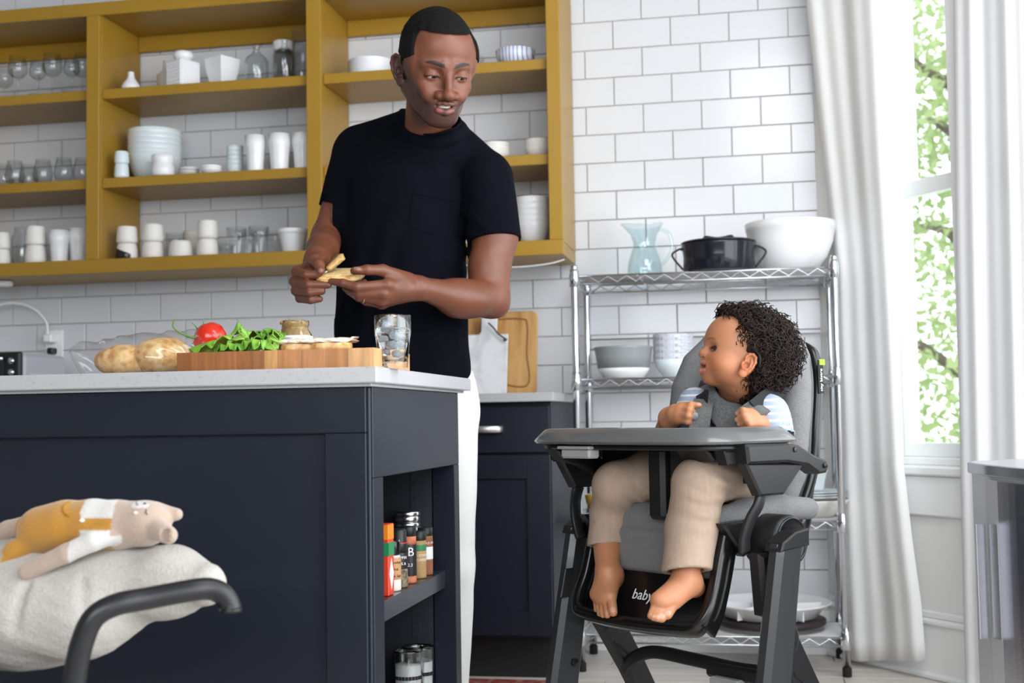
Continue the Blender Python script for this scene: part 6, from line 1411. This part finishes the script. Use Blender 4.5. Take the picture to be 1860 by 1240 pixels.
def build_child():
    nk = W3(.062, -.135, .860); nl = CH_R.T@(nk-CH_T)/CH_S; RS = CH_R*CH_S
    (hv, hf, hcol), (rv, rf) = child_head(nl); hvw = hv@RS.T+CH_T
    # torso, arms, legs (skin)
    h = .0022
    def foot(ank, kneeb, heel, toes, side):
        """ank: ankle joint, heel, toes: five toe tips from big to little with bases"""
        S = SDF(np.minimum.reduce([ank, kneeb, heel]+[t[1] for t in toes])-.04, np.maximum.reduce([ank, kneeb, heel]+[t[1] for t in toes])+.04, .0017)
        S.cone(kneeb, ank, .031, .0225, 0); S.ell(heel, (.017, .017, .017), .012); S.cone(ank, heel, .0215, .017, .012)
        for b_, t_, r in toes: S.cone(ank+(heel-ank)*.35, b_, .0200, .0125, .014)
        for b_, t_, r in toes: S.cone(b_, t_+(t_-b_)*.12, .0104 if r > .008 else .0080, r, .0025)
        v, f = S.mesh(); return relax(v, f, 1, .5), f
    parts = [(hvw, hf)]; nails = []
    a = at(1103, 1040, 2.555); kb = at(1103, 975, 2.615); he = at(1118, 1052, 2.590)
    tt = [((1109, 1082, 2.517), (1113, 1108, 2.500), .0092), ((1101, 1086, 2.520), (1103, 1113, 2.507), .0072), ((1094, 1085, 2.527), (1095, 1113, 2.515), .0062), ((1088, 1082, 2.535), (1089, 1111, 2.523), .0056), ((1083, 1078, 2.543), (1083, 1104, 2.532), .0050)]
    T1 = [(at(*p), at(*q), r) for p, q, r in tt]; parts.append(foot(a, kb, he, T1, 1)); nails += [(at(q[0], q[1]-2, q[2]-.010), r*.7) for p, q, r in tt]
    a = at(1243, 1052, 2.400); kb = at(1252, 1000, 2.425); he = at(1262, 1066, 2.425)
    tt = [((1213, 1094, 2.363), (1203, 1119, 2.345), .0086), ((1206, 1093, 2.357), (1195, 1119, 2.340), .0070), ((1200, 1091, 2.355), (1188, 1118, 2.340), .0060), ((1194, 1089, 2.355), (1182, 1115, 2.342), .0054), ((1226, 1092, 2.370), (1214, 1113, 2.351), .0092)]
    T2 = [(at(*p), at(*q), r) for p, q, r in tt]; parts.append(foot(a, kb, he, T2, 1)); nails += [(at(q[0], q[1], q[2]-.009), r*.65) for p, q, r in tt]
    # hands
    def hand(wr, el, palm, pr, fing, thumb):
        al = [wr, el, palm]+[q for c in fing for q in c[0]]+list(thumb[0]); S = SDF(np.minimum.reduce(al)-.04, np.maximum.reduce(al)+.04, .0016)
        S.cone(el, wr, .029, .0205, 0); S.ell(palm, pr, .014)
        for pts, rs in fing: S.cone(wr, pts[0], .017, rs[0], .012)
        for pts, rs in fing: S.chain(pts, rs, .0022, .006)
        S.chain(thumb[0], thumb[1], .003, .010); v, f = S.mesh(); return relax(v, f, 1, .5), f
    A_ = lambda l: [at(*q) for q in l]
    f1 = [(A_([(1240, 738, 2.50), (1255, 735, 2.482), (1270, 735.5, 2.48)]), [.0082, .0068, .0052]), (A_([(1236, 745, 2.49), (1252, 744, 2.472), (1259, 748, 2.485)]), [.0084, .0074, .0062]), (A_([(1234, 753, 2.488), (1250, 755, 2.470), (1257, 758, 2.485)]), [.0082, .0072, .006]), (A_([(1233, 761, 2.49), (1248, 765, 2.474), (1254, 768, 2.488)]), [.0078, .0068, .0056])]
    parts.append(hand(at(1217, 760, 2.53), at(1212, 790, 2.60), at(1229, 752, 2.50), (.020, .014, .017), f1, (A_([(1226, 744, 2.52), (1243, 739, 2.53), (1256, 741, 2.53)]), [.010, .008, .006])))
    f2 = [(A_([(1362, 750, 2.445), (1350, 746, 2.432), (1340, 751, 2.438)]), [.0085, .0072, .0054]), (A_([(1367, 756, 2.442), (1352, 754, 2.424), (1339, 762, 2.432)]), [.0086, .0074, .0054]), (A_([(1372, 763, 2.440), (1356, 763, 2.422), (1343, 770, 2.432)]), [.0084, .0072, .0053]), (A_([(1377, 770, 2.440), (1361, 771, 2.425), (1350, 775, 2.434)]), [.0078, .0066, .005])]
    parts.append(hand(at(1391, 781, 2.480), at(1424, 832, 2.57), at(1375, 765, 2.455), (.019, .015, .016), f2, (A_([(1372, 756, 2.470), (1356, 749, 2.470), (1346, 748, 2.465)]), [.010, .0078, .006])))
    nails += [(at(1338, 752, 2.434), .0042), (at(1337, 763, 2.428), .0042), (at(1341, 771, 2.428), .0042), (at(1269, 734, 2.4755), .0035)]
    S = SDF(W3(.06, -.13, .6)-.2, W3(.06, -.13, .9)+[.2, .2, .06], .005); S.ell(W3(.06, -.135, .76), (.072, .062, .10), 0); S.cone(W3(.06, -.135, .80), nk, .05, .038, .03)
    S.cone(W3(.10, -.13, .81), at(1424, 832, 2.57), .03, .026, .02); S.cone(W3(.02, -.13, .81), at(1225, 775, 2.62), .03, .026, .02)
    S.chain([W3(.06, -.12, .69), W3(.10, -.10, .700), W3(.135, 0, .705), W3(.142, .055, .690), at(1254, 980, 2.435)], [.04, .034, .032, .032, .028], .01); S.chain([W3(.04, -.12, .69), W3(0, -.10, .695), W3(-.06, -.02, .695), W3(-.1, .043, .68), at(1104, 970, 2.65)], [.04, .034, .032, .031, .027], .01)
    parts.append(S.mesh())
    V, F = joinm(*parts); n0 = len(hv); ext = V[n0:]; C = np.tile(SK, (len(ext), 1))*(1+.05*vnoise(ext.T, 60, 2))[:, None]
    C = mixc(C, SK*[1.0, .72, .62], sstep(.3, .9, vnoise(ext.T, 70, 8))*.35)
    for q, r in nails: C = mixc(C, (.56, .32, .24), sstep(r*1.05, r*.8, np.linalg.norm(ext-q, axis=1))*.7)
    p = mk('person', V, F, M['skin_c'], None, True, cols=np.concatenate([hcol, C]), loc=W3(.05, -.1, .62))
    tag(p, 'curly haired toddler sitting in the high chair and looking up', 'person')
    M['curl'] = mat('dark_curls', (.016, .008, .005), .45, var=.6, vscale=60, spec=.3)
    hr = mk('hair', rv@RS.T+CH_T, rf, mat('hair_roots', (.012, .008, .006), .8), p, True)
    cv, cf = curls(rv, rf, 1700, 7, CH_R, CH_T, CH_S); o = mk('curls', cv, cf, M['curl'], hr, True); o['kind'] = 'stuff'
    for s in (-1, 1): eyeball('eyeball', (s*.0235, -.0490, .0015), .0102, (.15, -1, .05), (.035, .04, .055), p, RS, CH_T, ir=.52)
    tv = [(.011*math.sin(a), -.0575+.02*(1-math.cos(a)), z) for z in (-.0335, -.0275) for a in np.linspace(-.8, .8, 9)]; mk('teeth', np.array(tv)@RS.T+CH_T, [[i, i+1, 10+i, 9+i] for i in range(8)], M['teeth'], p, True)
    # striped shirt
    S = SDF(W3(.06, -.14, .6)-[.2, .2, 0], W3(.06, -.14, .9)+[.22, .2, .02], .004)
    S.ell(W3(.06, -.135, .755), (.088, .074, .115), 0); S.cone(W3(.015, -.14, .818), W3(.105, -.135, .815), .034, .034, .03)
    S.cone(at(1396, 755, 2.500), at(1413, 802, 2.480), .034, .0375, .02); S.cone(at(1262, 733, 2.585), at(1240, 775, 2.575), .034, .034, .02); S.cone(at(1396, 755, 2.500), W3(.06, -.135, .80), .034, .04, .03)
    S.disp(lambda x, y, z: .0015*vnoise((x, y, z), 80, 3))
    e = at(1413, 798, 2.480); d = at(1413, 802, 2.480)-at(1396, 755, 2.500); S.cut(e, d, blo=e-[.055, .07, .06], bhi=e+[.08, .07, .05]); S.cone(at(1410, 785, 2.485), at(1418, 818, 2.475), .030, .033, .002, 'sub'); S.cone(W3(.062, -.135, .85), W3(.062, -.13, .93), .042, .05, .004, 'sub')
    v, f = S.mesh(); v = relax(v, f, 1, .5)
    stm = mat('striped_jersey', (.6, .66, .8), .85, bump=.2, bscale=800); nt = stm.node_tree; tx = nt.nodes.new('ShaderNodeTexCoord'); wv = nt.nodes.new('ShaderNodeTexWave'); wv.bands_direction = 'Z'; wv.inputs['Scale'].default_value = 24; wv.inputs['Distortion'].default_value = .8; wv.inputs['Detail Scale'].default_value = 3
    rp = nt.nodes.new('ShaderNodeValToRGB'); rp.color_ramp.elements[0].color = (.30, .35, .47, 1); rp.color_ramp.elements[0].position = .72; rp.color_ramp.elements[1].color = (.62, .64, .68, 1); rp.color_ramp.elements[1].position = .8
    nt.links.new(tx.outputs['Object'], wv.inputs[0]); nt.links.new(wv.outputs['Fac'], rp.inputs[0]); nt.links.new(rp.outputs[0], nt.nodes['Principled BSDF'].inputs['Base Color'])
    mk('shirt', v, f, stm, p, True)
    # bandana bib
    M['bib'] = ramp_mat('grey_jersey', [(.3, (.10, .105, .115)), (.7, (.19, .195, .205))], 300, .9, bump=.3)
    S = SDF(W3(.06, -.14, .74)-[.18, .18, 0], W3(.06, -.14, .9)+[.18, .18, .04], .0035)
    S.ell(W3(.06, -.118, .770), (.100, .100, .122), 0); tip = at(1312, 806, 2.48)
    for sg in (1, -1):
        nrm = LV*sg*.64-np.array([0, 0, 1.])*.77; S.cut(tip, nrm)
    S.cut(W3(.06, -.15, .8), -FV*1.0-np.array([0, 0, .35]))
    S.chain([nk+[0, 0, .0]+np.array([math.cos(t)*.058, math.sin(t)*.058, .005*math.sin(3*t)-.004]) for t in np.linspace(0, 2*math.pi, 17)], [.019]*17, .016)
    S.disp(lambda x, y, z: .0028*vnoise((x, y, z), 75, 5)); S.cone(nk-[0, 0, .02], CH_T-[0, 0, .03], .038, .043, .004, 'sub'); S.cut(W3(0, 0, .888), (0, 0, 1))
    v, f = S.mesh(); v = relax(v, f, 2, .5); bib = mk('bandana_bib', v, f, M['bib'], p, True)
    # trousers
    S = SDF(np.minimum(at(1060, 1040, 2.75), at(1420, 1040, 2.3))-[.05, .12, .02], np.maximum(at(1060, 820, 2.8), at(1440, 820, 2.6))+[.08, .1, .05], .0034)
    S.ell(W3(.055, -.12, .70), (.105, .10, .07), 0)
    S.chain([W3(.10, -.10, .700), W3(.135, -.0, .712), W3(.142, .058, .693)], [.062, .054, .050], .02); S.chain([W3(.142, .058, .693), at(1256, 960, 2.425), at(1246, 1048, 2.40)], [.050, .048, .047], .012)
    S.chain([W3(-.0, -.10, .695), W3(-.06, -.02, .700), W3(-.10, .045, .682)], [.060, .050, .046], .02); S.chain([W3(-.10, .045, .682), at(1110, 930, 2.63), at(1101, 995, 2.605)], [.046, .042, .041], .012)
    def fold(x, y, z):
        f = .0016*vnoise((x, y, z), 55, 1)
        for q, kx, kz, L in ((at(1330, 880, 2.38), .6, 1.0, .05), (at(1165, 900, 2.60), .9, .7, .035), (at(1290, 930, 2.37), .2, 1., .04)):
            f = f+.0038*np.sin(((x-q[0])*kx+(z-q[2])*kz)*210)*np.exp(-((x-q[0])**2+(y-q[1])**2+(z-q[2])**2)/L**2)
        return f
    S.disp(fold)
    for e, d, r in ((at(1246, 1037, 2.402), at(1246, 1048, 2.40)-at(1256, 960, 2.425), .033), (at(1101, 990, 2.607), at(1101, 990, 2.64)-at(1108, 930, 2.655), .028)):
        d = d/np.linalg.norm(d); d = d+np.array([.18, 0, 0]); d /= np.linalg.norm(d); S.cut(e, d, blo=e-[.08, .08, .09], bhi=e+[.08, .08, .02]); S.cone(e-d*.035, e+d*.03, r, r+.002, .002, 'sub')
    v, f = S.mesh(); v = relax(v, f, 1, .5)
    M['gauze'] = mat('tan_gauze', (.37, .275, .21), .9, bump=.32, bscale=240, stretch=(2.6, 2.6, .3), var=.06, vscale=50)
    mk('trousers', v, f, M['gauze'], p, True)
    # harness (belongs to the chair)
    web = mat('black_webbing', (.004, .004, .0045), .7, bump=.5, bscale=900); padm = ramp_mat('harness_pad', [(.3, (.075, .078, .076)), (.7, (.13, .132, .13))], 300, .85, bump=.3)
    def strap(pts, w, th, nm, m, par): return mk(nm, *tube(catmull(pts, 5), 1.0, 8, flat=(w, th), up=LV), m, par, False)
    hn = hc
    def ribbon(pts, w, th, nm, m, par, wd):
        P = catmull(pts, 5); T = np.gradient(P, axis=0); T /= np.linalg.norm(T, axis=1)[:, None]; wd = np.asarray(wd, float); N = np.cross(T, wd); N /= np.linalg.norm(N, axis=1)[:, None]; S_ = np.cross(N, T); S_ /= np.linalg.norm(S_, axis=1)[:, None]
        V = np.concatenate([P-S_*w/2-N*th/2, P+S_*w/2-N*th/2, P+S_*w/2+N*th/2, P-S_*w/2+N*th/2]); n = len(P)
        F = [[a*n+i, b*n+i, b*n+i+1, a*n+i+1] for a, b in ((0, 1), (1, 2), (2, 3), (3, 0)) for i in range(n-1)]+[[0, 3*n, 2*n, n], [n-1, 2*n-1, 3*n-1, 4*n-1]]
        return mk(nm, V, F, m, par)
    ribbon([at(1425, 690, 2.60), at(1414, 710, 2.55), at(1396, 719, 2.49), at(1370, 740, 2.452)], .030, .003, 'harness_strap', web, hn, at(1400, 735, 2.42)-at(1385, 715, 2.42))
    ribbon([at(1384, 738, 2.468), at(1370, 744, 2.452), at(1345, 764, 2.450), at(1322, 792, 2.46)], .040, .008, 'harness_pad', padm, hn, at(1395, 760, 2.4)-at(1365, 735, 2.42))
    ribbon([at(1283, 690, 2.66), at(1278, 704, 2.60), at(1275, 720, 2.545), at(1276, 738, 2.515)], .024, .003, 'harness_strap', web, hn, LV)
    pd = ribbon([at(1279, 728, 2.53), at(1274, 745, 2.497), at(1270, 775, 2.487), at(1268, 800, 2.49)], .040, .007, 'harness_pad', padm, hn, RT)
    b = at(1261, 755, 2.478); dirc = CAMPOS-b; dirc /= np.linalg.norm(dirc)
    mk('snap_button', *xf(lathe([(.0082, 0), (.0082, .001), (.007, .0018), (.001, .0015)], 18), np.array(Vector(dirc).to_track_quat('Z', 'Y').to_matrix()), b), mat('snap', (.16, .16, .165), .35, .3), pd, True)
build_child()
# ---------------------------------------------------------------- armchair, cushion and knitted toy in the foreground
tubeM = mat('satin_black_tube', (.010, .010, .012), .34)
ac = thing('armchair', 'black tubular armchair frame in the left foreground', 'chair', at(140, 1240, 1.42)*[1, 1, 0])
arm = catmull([at(128, 1290, 1.40), at(135, 1235, 1.40), at(148, 1170, 1.40), at(170, 1122, 1.405), at(210, 1098, 1.42), at(270, 1086, 1.45), at(340, 1073, 1.48), at(378, 1069, 1.50), at(402, 1077, 1.51), at(415, 1094, 1.515), at(419, 1108, 1.515)], 6)
mk('arm_tube', *tube(arm, .0138, 18), tubeM, ac, True)
e = arm[-1]; mk('tube_cap', *xf(lathe([(.0105, -.003), (.0144, -.002), (.0144, .002), (.0135, .003)], 18), None, e), M['hcgloss'], ac, True)
b0 = arm[0]; xl = b0[0]; yl = b0[1]
mk('front_leg', *tube([(xl, yl, 0), (xl, yl, b0[2]+.004)], .0138, 16), tubeM, ac, True)
mk('seat_rail', *tube([(xl, yl, .40), (xl-.1, yl+.42, .39)], .0125, 12), tubeM, ac, True); mk('rear_leg', *tube([(xl-.1, yl+.42, 0), (xl-.1, yl+.42, .39)], .0138, 12), tubeM, ac, True)
mk('front_leg', *tube([(xl-.56, yl-.08, 0), (xl-.56, yl-.08, .6)], .0138, 12), tubeM, ac, True); mk('rear_leg', *tube([(xl-.66, yl+.34, 0), (xl-.66, yl+.34, .6)], .0138, 12), tubeM, ac, True)
mk('seat', *box((xl-.33, yl+.17, .37), (.52, .44, .07), .03, rotz(.15)), mat('seat_fabric', (.03, .03, .033), .9), ac)
mk('front_rail', *tube([(xl, yl, .40), (xl-.56, yl-.08, .40)], .0125, 12), tubeM, ac, True)
# boucle cushion
S = SDF(at(-260, 1240, 1.66)-[.05, .22, .1], at(440, 980, 1.62)+[.06, .22, .06], .004)
S.chain([at(-200, 1090, 1.62), at(60, 1090, 1.62), at(200, 1068, 1.61)], [.085, .080, .062], .04); S.chain([at(200, 1068, 1.61), at(310, 1056, 1.60), at(372, 1062, 1.585)], [.062, .046, .030], .02)
S.ell(at(60, 1110, 1.60), (.13, .09, .065), .04); S.ell(at(150, 1125, 1.57), (.055, .05, .05), .03); S.ell(at(-120, 1110, 1.62), (.15, .10, .075), .04)
for a, b in (((12, 1180, 1.50), (50, 1060, 1.53)), ((150, 1165, 1.50), (150, 1050, 1.54))): S.cone(at(*a), at(*b), .003, .003, .012, 'sub')
S.disp(lambda x, y, z: .0018*vnoise((x, y, z), 160, 3)+.003*vnoise((x, y, z), 40, 7)); v, f = S.mesh()
bc = ramp_mat('boucle', [(.3, (.41, .385, .35)), (.7, (.47, .45, .42))], 260, .95, bump=1.0, detail=6)
cu = tag(mk('cushion', v, f, bc, None, True), 'puffy cream boucle cushion lying on the black armchair', 'cushion')
# knitted toy
o_ = lambda px, py, Y=1.585: at(px, py, Y)
S = SDF(o_(-60, 1060)-[.02, .08, .02], o_(345, 895)+[.02, .09, .02], .0026)
S.chain([o_(75, 962), o_(120, 957), o_(170, 953), o_(215, 953), o_(262, 951)], [.030, .034, .0325, .031, .027], .012)
S.ell(o_(265, 950), (.034, .032, .029), .012); S.ell(o_(85, 965), (.032, .032, .030), .015)
S.cone(o_(285, 930, 1.60), o_(321, 934, 1.60), .013, .0085, .006); S.cone(o_(290, 962, 1.565), o_(306, 972, 1.553), .014, .012, .006); S.ell(o_(302, 972, 1.548), (.007, .006, .009), .003, mode='sub')
S.chain([o_(205, 972, 1.560), o_(170, 982, 1.548), o_(120, 1005, 1.540), o_(48, 1038, 1.535)], [.012, .0135, .0125, .0115], .004)
S.chain([o_(55, 985, 1.57), o_(28, 1000, 1.565), o_(-10, 1030, 1.56), o_(-40, 1050, 1.56)], [.015, .0145, .013, .012], .004); S.chain([o_(50, 955, 1.61), o_(15, 963, 1.61), o_(-20, 980, 1.61)], [.015, .0135, .012], .004)
v, f = S.mesh(); v = relax(v, f, 1, .5)
pr = np.array([proj(q)[:2] for q in v]); X, Y = pr.T
mus, whi, bei = np.array([.43, .20, .022]), np.array([.58, .56, .53]), np.array([.42, .315, .25])
C = np.tile(bei, (len(v), 1)); bodyx = (v-o_(158, 955))@RT; pxm = o_(159, 955)@RT-o_(158, 955)@RT
U = 158+bodyx/pxm                                         # length along the toy, in units of its own body axis
D1 = v-o_(120, 1005, 1.540); isarm = np.zeros(len(v), bool)
for a, b, r in ((o_(205, 972, 1.560), o_(170, 982, 1.548), .0148), (o_(170, 982, 1.548), o_(120, 1005, 1.540), .0145), (o_(120, 1005, 1.540), o_(48, 1038, 1.535), .014)):
    t = np.clip(((v-a)@(b-a))/((b-a)@(b-a)), 0, 1); isarm |= np.linalg.norm(v-a-t[:, None]*(b-a), axis=1) < r
isarm &= (v[:, 2] < o_(160, 968)[2]+.0) 
up_ = (v-o_(158, 955))@np.array([0, 0, 1.])
C[(U < 218)] = whi; C[(U < 160)] = mus; C[(U < 215) & (np.abs(up_-.005) < .0075) & (v[:, 1] < 1.60)] = mus; C[(U < 215) & (up_ < -.018)] = mus
C[U > 216] = bei; C[U < 22] = bei*.92
C[isarm] = whi; C[isarm & (U < 150)] = bei
def dot(c, r, col): C[np.linalg.norm(v-np.asarray(c), axis=1) < r] = col
bv = BVHTree.FromPolygons([Vector(q) for q in v], [list(q) for q in f.tolist()])
def hit(px, py):
    r = ray(px, py); h = bv.ray_cast(Vector(CAMPOS), Vector(r/np.linalg.norm(r))); return np.array(h[0]) if h[0] is not None else at(px, py, 1.55)
dot(hit(252, 915), .0095, whi); dot(hit(262, 917), .006, whi)
toyM = mat('knit', (.6, .5, .4), .95, attr=True, bump=.9, bscale=330, stretch=(.6, 1, 1.6), sheen=.4)
ty = tag(mk('plush_toy', v, f, toyM, None, True, cols=C), 'knitted plush toy in mustard overalls lying on the cushion', 'toy')
dk = mat('toy_thread', (.06, .03, .025), .8)
mk('nose', *lathe([(.001, -.0018), (.0024, 0), (.001, .0018)], 10, hit(263, 914.5)), dk, ty, True)
mk('closed_eye', *tube([hit(266, 925)+[0, -.0005, 0], hit(265, 930)+[0, -.0008, 0], hit(268, 935)+[0, -.0005, 0]], .0007, 6), dk, ty, True)
mk('mouth_stitch', *tube([hit(248, 911)+[0, -.0005, 0], hit(249, 915)+[0, -.0008, 0], hit(251, 917)+[0, -.0005, 0]], .0005, 6), dk, ty, True)
mk('cheek', *lathe([(.001, -.002), (.0035, 0), (.001, .002)], 12, hit(246, 931)), mat('cheek', (.85, .72, .72), .9), ty, True); mk('button', *lathe([(.001, -.0025), (.0042, 0), (.001, .0025)], 12, hit(149, 945)), mat('felt_white', (.85, .83, .8), .9), ty, True)
mk('pocket_flap', *tube(catmull([hit(128, 912)+[0, -.001, .001], hit(117, 920)+[0, -.001, 0], hit(118, 930)+[0, -.001, 0], hit(127, 937)+[0, -.001, 0]], 4), .0016, 7), mat('mustard_knit', (.40, .185, .02), .95), ty, True)
